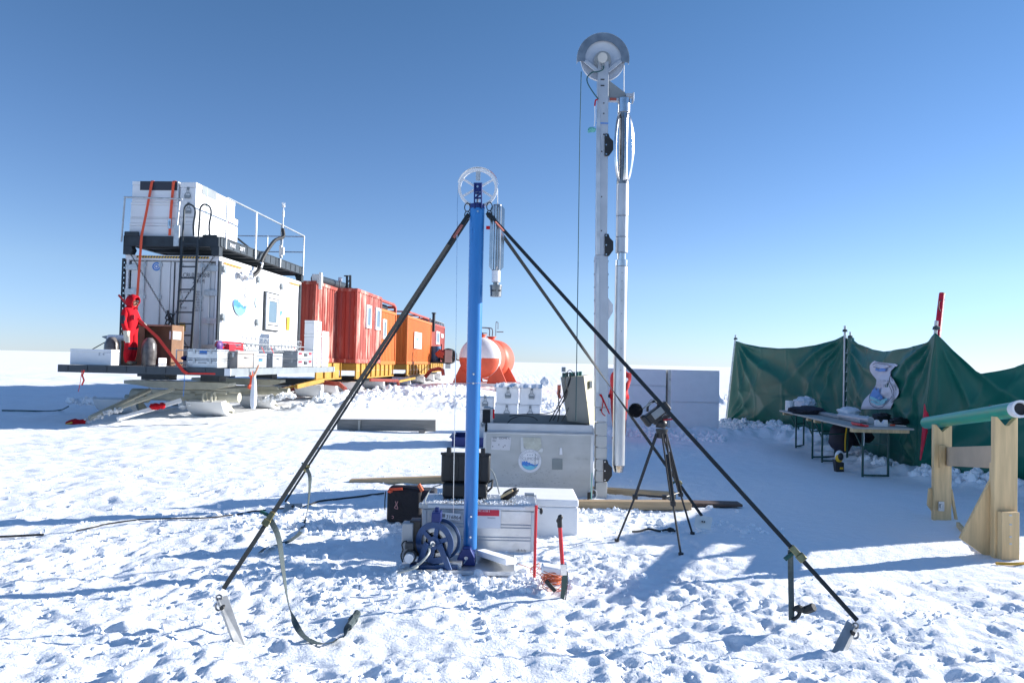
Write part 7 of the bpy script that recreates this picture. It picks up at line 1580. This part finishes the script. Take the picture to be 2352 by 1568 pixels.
bpoly(g, [(856, 590), (872, 560), (880, 540), (893, 560), (903, 543), (912, 578), (925, 590), (928, 604), (905, 612), (880, 600), (860, 605)], F_, 2)
bline(g, [(856, 598), (875, 603), (895, 615), (915, 622), (935, 612), (950, 606)], 7, F_+.003, 3); bline(g, [(862, 618), (880, 625), (900, 637), (920, 632), (940, 622)], 5, F_+.003, 3)
bline(g, [(884, 540), (868, 560), (855, 590), (853, 615), (862, 637), (880, 650), (905, 655), (925, 650), (945, 632), (965, 610), (985, 590), (988, 560), (975, 530), (962, 510), (965, 490), (975, 460)], 1.6, F_, 1)
bline(g, [(968, 605), (980, 585), (975, 560), (962, 535), (955, 505)], 1.3, F_, 1); bline(g, [(1000, 560), (992, 530), (978, 505), (975, 480)], 1.3, F_, 1)
bline(g, [(872, 420), (890, 408), (915, 415), (950, 418), (970, 430), (940, 440), (900, 440), (875, 430)], 1.5, F_, 1); bpoly(g, [(885, 450), (890, 437), (905, 445), (920, 437), (945, 442), (940, 455), (905, 457)], F_, 2)
g.m = 1; 
for i, ch in enumerate('CLIMCOR'):
    for yy in (497, 523):
        a = onB(893+i*7.3, yy+17, F_); b = onB(893+i*7.3+6, yy+17, F_); u_ = onB(893+i*7.3, yy, F_); g.text(ch, a, (b-a).normalized(), (u_-a).normalized(), (u_-a).length*1.2, 0, squash=.6)
mk(g, 'emblem_print', [PAPER, mat('print_ink', (.06, .08, .12)), mat('banner_blue', (.10, .28, .68)), mat('banner_cyan', (.22, .60, .70))], bn, W=True, kind='flat')
# ================================================================ table
tbl = thing('folding_table', 'long folding table with a pale wooden top on dark green frames beside the tarpaulin', 'table', loc=(5.5, 12.5, 0))
NL, NR, FL, FRr = at(1959, 980, 10.7), at(2100, 980, 10.7), at(1790, 941, 14.6), None
NL.z = NR.z = .755; FL = V3(FL.x, FL.y, .755); FRr = FL+V3(.82, .25, 0)
def slab(g, c4, th): g.add([p for p in c4]+[p-Z*th for p in c4], [(0, 1, 2, 3), (7, 6, 5, 4), (0, 4, 5, 1), (1, 5, 6, 2), (2, 6, 7, 3), (3, 7, 4, 0)])
g = G(); slab(g, [NL, NR, FRr, FL], .028); mk(g, 'tabletop', mat('dusty_pale_wood', (.42, .40, .36), .6, var=.12, scale=4), tbl, W=True, bev=.003)
g = G(); slab(g, [NL+V3(.02, .04, -.03), NR+V3(-.05, .04, -.03), NR+V3(-.05, .14, -.03), NL+V3(.02, .14, -.03)], .05)
for f in (.45, .55, .93): a = NL.lerp(FL, f)+V3(0.02, 0, -.03); b = NR.lerp(FRr, f)+V3(-.05, 0, -.03); slab(g, [a, b, b+V3(0, .08, 0), a+V3(0, .08, 0)], .05)
mk(g, 'edge_batten', WOOD, tbl, W=True)
for f, xo in ((.03, .22), (.40, .1), (.53, .1), (.93, .28)):
    a = NL.lerp(FL, f)+V3(xo, .05, 0); b = NR.lerp(FRr, f)+V3(-.30, .05, 0); g = G(); z0 = gz(a.x, a.y)
    for p in (a, b): g.bar(V3(p.x, p.y, .72), V3(p.x, p.y, z0), .025, .025)
    g.bar(V3(a.x, a.y, z0+.03), V3(b.x, b.y, z0+.03), .025, .025); g.bar(V3(a.x, a.y, .5), V3(b.x, b.y, .5), .02, .02); g.bar(V3(a.x, a.y, .42), V3(a.x, a.y+.35, .72), .015, .015); mk(g, 'leg_frame', GRNST, tbl, W=True)
ZT = .756
def tp(x, y, z=ZT): return atz(x, y, z)
c = tp(1814, 943); g = G(); g.cyl(c, c+Z*.20, .085, n=20); mk(g, 'foil_roll', WHITED, None, smooth=True, label='upright pale cylinder at the far end of the table', cat='roll')
def blob(nm, c, sz, mt, lab, cat, seed, jit=.16, r=.1):
    g = G(); g.sph(c+Z*(r*sz[2]*.8), r, 18, 12, sz, jit, seed); return mk(g, nm, mt, None, smooth=True, label=lab, cat=cat)
blob('plastic_bag', tp(1848, 942), (2.2, 2.5, 1.5), BAGT, 'crumpled clear plastic bag beside the upright cylinder on the table', 'bag', 2)
blob('dark_jacket', tp(1852, 950), (3.2, 2.6, .8), CHAR, 'dark jacket heaped on the table in front of the clear plastic bag', 'jacket', 5)
g = G(); a = tp(1868, 948); b = tp(1985, 972); g.bar(a+Z*.03, b+Z*.03, .05, .14); mk(g, 'core_tray', GRB, None, bev=.006, label='long grey core tray lying along the middle of the table', cat='tray')
g = G(); a = tp(1930, 962); b = tp(2000, 974); g.cyl(a+Z*.06, b+Z*.06, .055, n=14); [g.tube([a.lerp(b, f)+V3(.0, .06*math.cos(t), .06+.06*math.sin(t)) for t in np.linspace(0, 2*PI, 14)[:-1]], .008, 5, closed=True) for f in (.45, .9)]; mk(g, 'core_tube', ALUW, None, smooth=True, label='silver tube with wire clamps lying near the end of the table', cat='tube')
blob('white_bag', tp(1950, 960)+Z*.05, (1.9, 1.7, .8), BAGT, 'rumpled white bag on the grey tray in the middle of the table', 'bag', 8)
g = G(); a = tp(1960, 976); b = tp(1992, 981); g.bar(a+Z*.02, b+Z*.02, .03, .05); g.bar(a+Z*.03+V3(.02, .08, 0), b+Z*.03+V3(-.05, .08, 0), .03, .04); mk(g, 'red_clamp', REDP, None, bev=.006, label='red clamp tool at the near corner of the table', cat='tool')
g = G(); c = tp(2030, 980); g.prism([(-.09, 0), (-.09, .09), (-.055, .1), (0, .035), (.05, .1), (.085, .1), (.085, 0)], c+V3(0, .05, 0), X, Z, Y_, .06); mk(g, 'paper_carton', PAPER, None, label='small white carton with a notched top at the near end of the table', cat='carton')
blob('black_glove', tp(2025, 968), (1.5, 1.2, .8), BLACK, 'black glove heap behind the small white carton', 'gloves', 11)
blob('dark_cloth', tp(2066, 974), (1.5, 1.1, .6), BLACK, 'dark cloth at the far right of the table end', 'cloth', 15)
g = G(); a = tp(2045, 979); b = tp(2055, 979); g.cyl(a+Z*.02, b+Z*.02, .014, n=8); mk(g, 'orange_handle', ORWEB, None, label='orange handled screwdriver lying at the near end of the table', cat='screwdriver'); g = G(); g.cyl(b+Z*.02, tp(2082, 981)+Z*.02, .005, n=6)
sdv = [o for o in COL.objects if o.name.startswith('orange_handle')][-1]; mk(g, 'steel_blade', STEEL, sdv, W=True)
rs = thing('rucksack', 'dark rucksack leaning on the snow bank under the middle of the table', 'bag', loc=gp(1935, 1040, 0)); c = at(1932, 1005, 12.6)
g = G(); g.sph(c, .23, 16, 10, (.95, .8, 1.15), .08, 3); mk(g, 'body', mat('dark_nylon', (.025, .02, .035), .6, var=.3), rs, W=True, smooth=True); g = G(); g.sph(c+V3(.35, .1, .02), .2, 14, 10, (1.3, .8, .8), .1, 6); mk(g, 'side_bag', mat('black_nylon', (.012, .012, .02), .7, var=.3), rs, W=True, smooth=True)
g = G(); g.tube(smoothpts([c+V3(0, -.2, .2), c+V3(-.04, -.24, 0), c+V3(-.02, -.2, -.2)]), .012, 6); mk(g, 'shoulder_strap', YELS, rs, W=True)
g = G(); g.tube([at(1984, 985, 10.75), at(1985, 1005, 10.75), at(1984, 1023, 10.75)], .005, 5); mk(g, 'cord', WHITED, None, label='thin white cord hanging from the near end of the table', cat='cord')
cd_ = thing('power_tool', 'yellow and black cordless saw with a white top standing in the snow before the table', 'power tool', loc=gp(1928, 1085, 0)); Yk = 11.3
g = G(); pp = [at(x, y, Yk) for x, y in ((1918, 1055), (1939, 1062), (1939, 1085), (1922, 1086))]; g.add(pp+[p+V3(0, .1, 0) for p in pp], [(0, 1, 2, 3), (7, 6, 5, 4), (0, 4, 5, 1), (1, 5, 6, 2), (2, 6, 7, 3), (3, 7, 4, 0)]); mk(g, 'black_base', BLACK, cd_, W=True, bev=.006)
g = G(); g.sph(at(1928.5, 1048, Yk+.04), .085, 14, 10, (.85, .8, 1.15)); mk(g, 'white_housing', WHITE, cd_, W=True, smooth=True)
g = G(); g.sph(at(1927, 1052, Yk-.0), .07, 12, 8, (.8, .8, .9)); mk(g, 'yellow_housing', YELS, cd_, W=True, smooth=True); g = G(); g.sph(at(1931, 1048, Yk-.05), .055, 12, 8, (.8, .5, 1.1)); mk(g, 'grip', BLACK, cd_, W=True, smooth=True)
g = G(); g.box(at(1933, 1075, Yk-.01), (.05, .01, .03)); mk(g, 'yellow_label', YELS, cd_, W=True)
# ================================================================ wooden stand with the green pipe
st = thing('wooden_stand', 'pale pine trestle with two notched posts and triangular feet carrying the green pipe', 'trestle', loc=gp(2270, 1260, 0))
def post_(xa, xb, yt, ybt, Yd, th, notch, name='post'):
    a = at(xa, yt, Yd); b = at(xb, yt, Yd); lo = at(xa, ybt, Yd); w = b.x-a.x; H = a.z-lo.z; dx = lo.x-a.x
    g = G(); dx = 0
    poly = [(0, 0), (w, 0), (w, H), (w*.95, H), (w*(.5+notch), H-.075), (w*.45, H-.075), (w*.12, H), (0, H)]
    g.prism(poly, (a.x, Yd, lo.z-.04), X, Z, Y_, th); mk(g, name, WOOD, st, W=True, bev=.004); return a, b, lo, w, H
a, b, lo, w, H = post_(2285, 2338, 946, 1278, 6.3, .05, .12); NP = (a, b, lo, w, H)
g = G(); g.bx(a.x+.012, b.x+.02, 6.352, 6.39, lo.z-.02, lo.z+.80); mk(g, 'rear_batten', WOOD, st, W=True, bev=.003)
g = G(); q = at(2290, 1172, 6.3); g.bx(q.x, at(2330, 1172, 6.3).x, 6.235, 6.298, lo.z-.04, q.z); fb_ = mk(g, 'foot_block', WOOD, st, W=True, bev=.003)
g = G(); q = at(2308, 1180, 6.3)
for y in (1179, 1200, 1228, 1244): p = at(2309, y, 6.3); g.box((p.x, 6.233, p.z), (.022, .004, .012))
mk(g, 'screw_plate', GALV, fb_, W=True)
pp = [at(2279, 1094, 6.38), at(2279, 1276, 6.38), at(2262, 1276, 6.36), at(2206, 1234, 6.36)]; g = G(); pp[2] = at(2268, 1277, 6.38); pp[3] = at(2208, 1233, 6.38)
pp = [at(2284, 1086, 6.38), at(2284, 1282, 6.38), at(2268, 1279, 6.38), at(2206, 1236, 6.38)]; n = 4; g.add(pp+[p+V3(0, .03, 0) for p in pp], [tuple(range(n)), tuple(range(2*n-1, n-1, -1))]+[(i, (i+1) % n, n+(i+1) % n, n+i) for i in range(n)]); mk(g, 'gusset', WOOD, st, W=True, bev=.003)
a2, b2, lo2, w2, H2_ = post_(2146, 2187, 966, 1196, 7.85, .05, .0)
for pts in (((2144, 1120), (2150, 1205), (2146, 1180), (2132, 1160), (2135, 1122)), ((2183, 1120), (2196, 1196), (2200, 1192), (2188, 1124))):
    g = G(); pp = [at(x, y, 7.88) for x, y in pts]; n = len(pp); g.add(pp+[p+V3(0, .03, 0) for p in pp], [tuple(range(n)), tuple(range(2*n-1, n-1, -1))]+[(i, (i+1) % n, n+(i+1) % n, n+i) for i in range(n)]); mk(g, 'gusset', WOOD, st, W=True)
g = G(); g.box(at(2162, 1162, 7.82), (.06, .01, .10)); g.box(at(2162, 1162, 7.80), (.02, .02, .04)); mk(g, 'metal_bracket', GALV, st, W=True)
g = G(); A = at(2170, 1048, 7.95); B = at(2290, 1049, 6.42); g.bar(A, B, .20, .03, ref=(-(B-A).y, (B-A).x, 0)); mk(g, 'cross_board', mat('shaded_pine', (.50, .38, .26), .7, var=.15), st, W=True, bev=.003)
g = G(); q = at(2163, 1048, 7.84); g.box(q, (.05, .03, .24)); mk(g, 'cleat', WOOD, st, W=True)
g = G(); A = at(2200, 1217, 7.6); B = at(2262, 1270, 6.4); g.bar(V3(A.x, A.y, .01), V3(B.x, B.y, .01), .05, .03); mk(g, 'base_board', WOOD, st, W=True)
gp_ = thing('green_pipe', 'ribbed green plastic pipe lying in the notches of the wooden trestle', 'pipe', loc=at(2230, 950, 7.2))
A = at(2128, 971, 8.35); B = at(2336, 940, 6.2); g = G(); n = 90; pts = [A.lerp(B, i/n) for i in range(n+1)]; g.tube(pts, [.066+.0025*(i % 2) for i in range(n+1)], 24); mk(g, 'ribbed_pipe', GTUBE, gp_, W=True, smooth=True)
d = (B-A).normalized(); g = G(); x_, y_, z_ = frame_from(d)
g.lathe([(.05, -.06), (.07, -.06), (.074, .0), (.074, .04), (.055, .04), (.05, -.05)], B+d*.04, axis=d, n=30); mk(g, 'white_collar', WHITE, gp_, W=True, smooth=True)
g = G(); g.lathe([(0, 0), (.052, 0)], B+d*.045, axis=d, n=24); mk(g, 'bore', BLACK, gp_, W=True)
g = G(); g.box(A.lerp(B, .78)+Z*.066, (.05, .02, .012)); mk(g, 'dark_mark', BLACK, gp_, W=True)
g = G(); g.tube(smoothpts([gp(2288, 1293, .015), gp(2310, 1294, .015), gp(2335, 1294, .015), gp(2375, 1291, .015)], 4), .012, 7); mk(g, 'yellow_rope', YROPE, None, smooth=True, label='yellow rope lying on the snow at the right edge below the trestle', cat='rope')
# ================================================================ people
def person(lab, M, mirror, joints, feet_z=0., mats=None, masks=None, hood=True, cat='person'):
    """one skinned figure; joints: name -> ((x, y, z), radius), edges between them"""
    t = thing('person', lab, cat, M=M)
    J, E = joints; names = list(J); me = bpy.data.meshes.new('body_cage'); me.from_pydata([J[n][0] for n in names], [(names.index(a), names.index(b)) for a, b in E], [])
    o = bpy.data.objects.new('body_cage', me); COL.objects.link(o); bpy.context.view_layer.update()
    s = o.modifiers.new('skin', 'SKIN'); s.use_smooth_shade = True
    for i, n in enumerate(names):
        r = J[n][1]; me.skin_vertices[0].data[i].radius = r if isinstance(r, tuple) else (r, r); me.skin_vertices[0].data[i].use_root = (i == 0)
    o.modifiers.new('sub', 'SUBSURF').levels = 2
    bpy.context.view_layer.update(); bme = bpy.data.meshes.new_from_object(o.evaluated_get(bpy.context.evaluated_depsgraph_get()))
    bpy.data.objects.remove(o); bme.name = 'body'; b = bpy.data.objects.new('body', bme); COL.objects.link(b); b.parent = t
    bme.materials.clear()
    for m in mats: bme.materials.append(m)
    for p in bme.polygons: p.material_index = masks(p.center); p.use_smooth = True
    FR[b.name] = M
    return t, b
pz = 0.012
def J1():
    J = {'pelvis': ((0, 0, .86), (.155, .17)), 'waist': ((.0, 0, 1.0), (.155, .165)), 'chest': ((-.015, 0, 1.2), (.165, .19)), 'neck': ((.0, 0, 1.38), (.085, .085)), 'skull': ((.065, 0, 1.50), (.10, .092)), 'crown': ((.09, 0, 1.56), (.075, .075)),
     'hipL': ((0, .09, .78), .115), 'kneeL': ((.035, .10, .45), .092), 'calfL': ((.01, .10, .25), .095), 'ankL': ((.0, .10, .09), .065), 'toeL': ((.13, .10, .045), .05),
     'hipR': ((.01, -.09, .78), .115), 'kneeR': ((.045, -.10, .45), .092), 'calfR': ((.02, -.10, .25), .098), 'ankR': ((.01, -.10, .09), .065), 'toeR': ((.15, -.10, .045), .05),
     'shR': ((-.02, -.17, 1.28), .085), 'elR': ((-.03, -.22, 1.03), .075), 'wrR': ((.04, -.20, .82), .055), 'haR': ((.06, -.20, .74), .05), 'fiR': ((.065, -.20, .66), .032), 'thR': ((.10, -.19, .74), .02),
     'shL': ((-.02, .17, 1.28), .085), 'elL': ((.06, .21, 1.06), .075), 'wrL': ((.22, .16, .98), .05), 'haL': ((.28, .14, .96), .04), 'fiL': ((.33, .12, .95), .025)}
    E = [('pelvis', 'waist'), ('waist', 'chest'), ('chest', 'neck'), ('neck', 'skull'), ('skull', 'crown'), ('pelvis', 'hipL'), ('hipL', 'kneeL'), ('kneeL', 'calfL'), ('calfL', 'ankL'), ('ankL', 'toeL'), ('pelvis', 'hipR'), ('hipR', 'kneeR'), ('kneeR', 'calfR'), ('calfR', 'ankR'), ('ankR', 'toeR'),
     ('chest', 'shR'), ('shR', 'elR'), ('elR', 'wrR'), ('wrR', 'haR'), ('haR', 'fiR'), ('haR', 'thR'), ('chest', 'shL'), ('shL', 'elL'), ('elL', 'wrL'), ('wrL', 'haL'), ('haL', 'fiL')]
    return J, E
def mk1(c):
    x, y, z = c
    if z < .07 or (z < .10 and x > .06): return 3
    if y < -.155 and z < .81 and z > .55: return 2
    if y > .1 and x > .24: return 2
    if z > 1.40 and x > .10 and z < 1.56: return 4
    if y < -.12 and .98 < z < 1.16 and x < .03: return 1
    if x < .0 and .66 < z < .84 and y < -.03: return 1
    if x > .07 and .36 < z < .44: return 1
    return 0
pm = at(297, 838, 17.0); M1 = TR @ Matrix.Translation(ipt(296, 838, TR, 1, -1.85)*1) ; loc1 = ipt(296, 838, TR, 1, -1.85); M1 = TR @ Matrix.Translation((loc1.x, loc1.y, pz)) @ Matrix.Rotation(R_(-3), 4, 'Z')
t1_, body1 = person('person in a red hooded suit looking down, standing on the front of the deck', M1, False, J1(), mats=[REDS, CHAR, MITT, BOOT, SKIN], masks=mk1)
def hood_shell(parent, c, r, mt, tilt, open_=1.05, sc=(1.15, 1.0, 1.12)):
    g = G(); nu, nv = 22, 12; vs = []
    for j in range(nv+1):
        th = open_+(PI-open_)*j/nv
        for i in range(nu):
            a = 2*PI*i/nu; v = V3(math.cos(th)*r*sc[0], math.sin(th)*math.cos(a)*r*sc[1], math.sin(th)*math.sin(a)*r*sc[2]); v = Matrix.Rotation(tilt, 3, 'Y') @ v; vs.append(V3(*c)+v*(1+.03*math.sin(a*5+j)))
    g.add(vs, [(j*nu+i, j*nu+(i+1) % nu, (j+1)*nu+(i+1) % nu, (j+1)*nu+i) for j in range(nv) for i in range(nu)])
    o = mk(g, 'hood', mt, parent, smooth=True, kind='flat'); o.data.polygons.foreach_set('use_smooth', [True]*len(o.data.polygons)); s = o.modifiers.new('thickness', 'SOLIDIFY'); s.thickness = .018; return o
hood_shell(t1_, (.05, 0, 1.515), .135, REDS, R_(22))
g = G(); g.bar((.158, -.055, 1.525), (.158, .055, 1.525), .035, .03); mk(g, 'goggles', CHAR, t1_, bev=.008)
g = G(); g.sph((.168, 0, 1.49), .016, 8, 6, (1.1, .8, 1.3)); g.sph((.155, 0, 1.455), .035, 8, 6, (.8, 1, .6)); mk(g, 'nose_and_beard', mat('brown_beard', (.12, .06, .04)), t1_, smooth=True)
g = G(); g.tube([(.055*math.cos(a)+.0, .075*math.sin(a), 1.375) for a in np.linspace(0, 2*PI, 16)[:-1]], .038, 8, closed=True); g.sph((.13, 0, 1.36), .03, 8, 6, (1.4, 1, .5)); mk(g, 'collar', REDS, t1_, smooth=True)
g = G(); g.box((.13, -.12, 1.13), (.10, .03, .12)); g.box((.15, -.085, 1.15), (.05, .02, .03)); mk(g, 'chest_pocket', REDD, t1_, bev=.01)
g = G(); g.tube([(.055*math.cos(a)+.037, .055*math.sin(a)-.20, .845) for a in np.linspace(0, 2*PI, 12)[:-1]], .016, 6, closed=True); mk(g, 'cuff', REDS, t1_, smooth=True)
def J2():
    J, E = J1(); J = dict(J)
    up = {'pelvis': (0, 0, .92), 'waist': (0, 0, 1.08), 'chest': (.0, 0, 1.28), 'neck': (.01, 0, 1.48), 'skull': (.03, 0, 1.60), 'crown': (.03, 0, 1.66)}
    for k, v in up.items(): J[k] = (v, (J[k][1][0]*1.06, J[k][1][1]*1.06) if k in ('pelvis', 'waist', 'chest') else J[k][1])
    J['shR'] = ((0, -.19, 1.36), .095); J['elR'] = ((-.07, -.24, 1.10), .085); J['wrR'] = ((.05, -.2, .95), .06); J['haR'] = ((.12, -.17, .93), .045); J['fiR'] = ((.18, -.15, .92), .03); J['thR'] = ((.15, -.14, .95), .018)
    J['shL'] = ((0, .19, 1.36), .095); J['elL'] = ((.06, .24, 1.12), .085); J['wrL'] = ((.2, .18, 1.02), .06); J['haL'] = ((.26, .15, 1.0), .045); J['fiL'] = ((.31, .13, 1.0), .03)
    J['hipL'] = ((0, .1, .84), .125); J['hipR'] = ((.01, -.1, .84), .125); J['kneeL'] = ((.03, .11, .48), .1); J['kneeR'] = ((-.02, -.11, .48), .1); J['calfR'] = ((-.05, -.11, .26), .1); J['ankR'] = ((-.06, -.11, .09), .07); J['toeR'] = ((.07, -.11, .045), .05)
    return J, E
def mk2(c):
    x, y, z = c
    if z < .06: return 3
    if z > 1.52: return 4
    if x > .13 and .85 < z < 1.06 and abs(y) > .08: return 2
    if z < .93: return 1
    return 0
l2 = gp(1421, 1014, 0); M2 = Matrix.Translation((l2.x, l2.y, 0.0)) @ Matrix.Rotation(R_(214), 4, 'Z')
t2_, body2 = person('person in red parka and dark red trousers in profile behind the silver drill', M2, False, J2(), mats=[mat('bright_red_parka', (.68, .02, .025), .75, var=.2, scale=7, bump=.5, bscale=9), REDD, CHAR, BOOT, SKIN], masks=mk2)
g = G(); g.sph((.018, 0, 1.66), .112, 16, 10, (1.05, .95, .9)); mk(g, 'cap', CHAR, t2_, smooth=True)
g = G(); g.sph((.130, 0, 1.60), .018, 8, 6, (1.2, .8, 1.3)); g.sph((.122, 0, 1.56), .014, 8, 6, (.8, 1.6, .6)); g.sph((.105, 0, 1.535), .025, 8, 6); mk(g, 'face', SKIN, t2_, smooth=True); g = G(); [g.sph((.118, s*.035, 1.625), .011, 8, 6) for s in (-1, 1)]; mk(g, 'eyes', BLACK, t2_, smooth=True)
g = G(); g.tube([(.07*math.cos(a)+.005, .085*math.sin(a), 1.47) for a in np.linspace(0, 2*PI, 18)[:-1]], .05, 8, closed=True); mk(g, 'collar', REDS, t2_, smooth=True)
g = G(); g.lathe([(.175, 0), (.2, .04), (.19, .12)], (0, 0, .86), n=22); mk(g, 'jacket_hem', REDS, t2_, smooth=True)
g = G(); c = V3(.10, .215, 1.25); c = Vector((.08, .272, 1.28)); g.cyl(c, c+V3(.0, .012, 0), .055, n=18); mk(g, 'round_patch', mat('pale_patch', (.55, .58, .66)), t2_); 
# ================================================================ loose snow
rg = random.Random(21); S = []
def bank(p0, p1, n, w, h, r0, r1, S=S):
    for i in range(n):
        t = rg.random(); o = rg.gauss(0, w*.45); x = p0[0]+(p1[0]-p0[0])*t; y = p0[1]+(p1[1]-p0[1])*t
        dx, dy = p1[0]-p0[0], p1[1]-p0[1]; l = math.hypot(dx, dy); x += -dy/l*o; y += dx/l*o; hh = max(0, 1-abs(o)/w)*h*(.6+.4*math.sin(t*23+n)); S.append((x, y, gz(x, y)+rg.uniform(0, hh), rg.uniform(r0, r1)))
def gxy(x, y): p = atz(x, y, 0); return (p.x, p.y)
# heap along the foot of the tarpaulins
S1 = []; bank((P1[0]-.3, P1[1]), (P2_[0]-.35, P2_[1]), 560, .45, .08, .02, .075, S1); bank((P2_[0]-.3, P2_[1]), (P3[0]-.2, P3[1]+.3), 300, .35, .07, .02, .07, S1); bank((P3[0]-.1, P3[1]-.2), (7.4, 8.6), 200, .3, .07, .02, .075, S1); bank(gxy(1400, 1000), gxy(1665, 1012), 300, .45, .06, .02, .07, S1)
clods('snow_bank', S1, 31, 'lumpy snow heaped along the foot of the green tarpaulins and the foam walls')
S2 = []; bank((-5.4, 23), (-2.4, 34), 260, .8, .06, .02, .07, S2); bank((-6.3, 21.8), (-5.6, 25.5), 160, .35, .05, .03, .09, S2); bank((-3.6, 26.5), (1.5, 27.5), 160, .9, .06, .02, .07, S2); bank((-.3, 24), (5.5, 24.5), 140, .8, .05, .02, .06, S2)
for px, py, Yd, rad in ((425, 922, 18.7, .2), (445, 921, 18.7, .2), (466, 922, 18.7, .2), (190, 912, 18.7, .3), (215, 914, 18.7, .3), (170, 914, 18.7, .2), (640, 903, 21.6, .4), (655, 900, 21.7, .4), (620, 908, 21.6, .3)):
    p = at(px, py, Yd)
    for i in range(14): S2.append((p.x+rg.gauss(0, rad*.45), p.y+rg.gauss(0, .12)+.12, p.z-.1+rg.uniform(-.04, .04), rg.uniform(.03, .09)))
clods('snow_drift_lumps', S2, 33, 'broken snow lumps ploughed up beside the skis of the sledge train')
S3 = []
for i in range(5200):
    x = rg.uniform(-6, 5.5); y = 2.4+8.5*rg.random()**1.7
    if abs(x) > .75*y+.3: continue
    if x > 1.2+.25*(y-7) and y > 5.6: continue
    S3.append((x, y, gz(x, y)+rg.uniform(-.004, .004), abs(rg.gauss(.003, .005))+.002))
xx_ = np.array([rg.uniform(-4.2, 3.6) for i in range(9000)]); yy_ = np.array([2.35+5.2*rg.random()**1.2 for i in range(9000)]); cl = perlin(xx_*2.2, yy_*2.6, 51)
for x, y, c in zip(xx_, yy_, cl):
    if c < .12 or abs(x) > .75*y+.2 or (x > 1.1+.25*(y-7) and y > 5.2): continue
    S3.append((x, y, gz(x, y)+rg.uniform(-.008, .006), min(.022, abs(rg.gauss(.004, .007))+.003)))
for cx, cy, n, s in ((-.6, 5.25, 260, .5), (-1.6, 6.8, 200, .4), (.3, 5.3, 120, .3), (-2.3, 7.2, 120, .4), (1.9, 7.2, 80, .5), (1.0, 8.0, 160, .5), (.2, 3.3, 90, .8), (-.9, 3.2, 90, .6)):
    for i in range(n):
        x = rg.gauss(cx, s); y = rg.gauss(cy, .12+.1*s); S3.append((x, y, gz(x, y)+rg.uniform(-.01, .01), abs(rg.gauss(.012, .012))+.004))
clods('snow_crumbs', S3, 37, 'loose crumbs of trampled snow over the foreground')
print('objects', len(COL.objects))
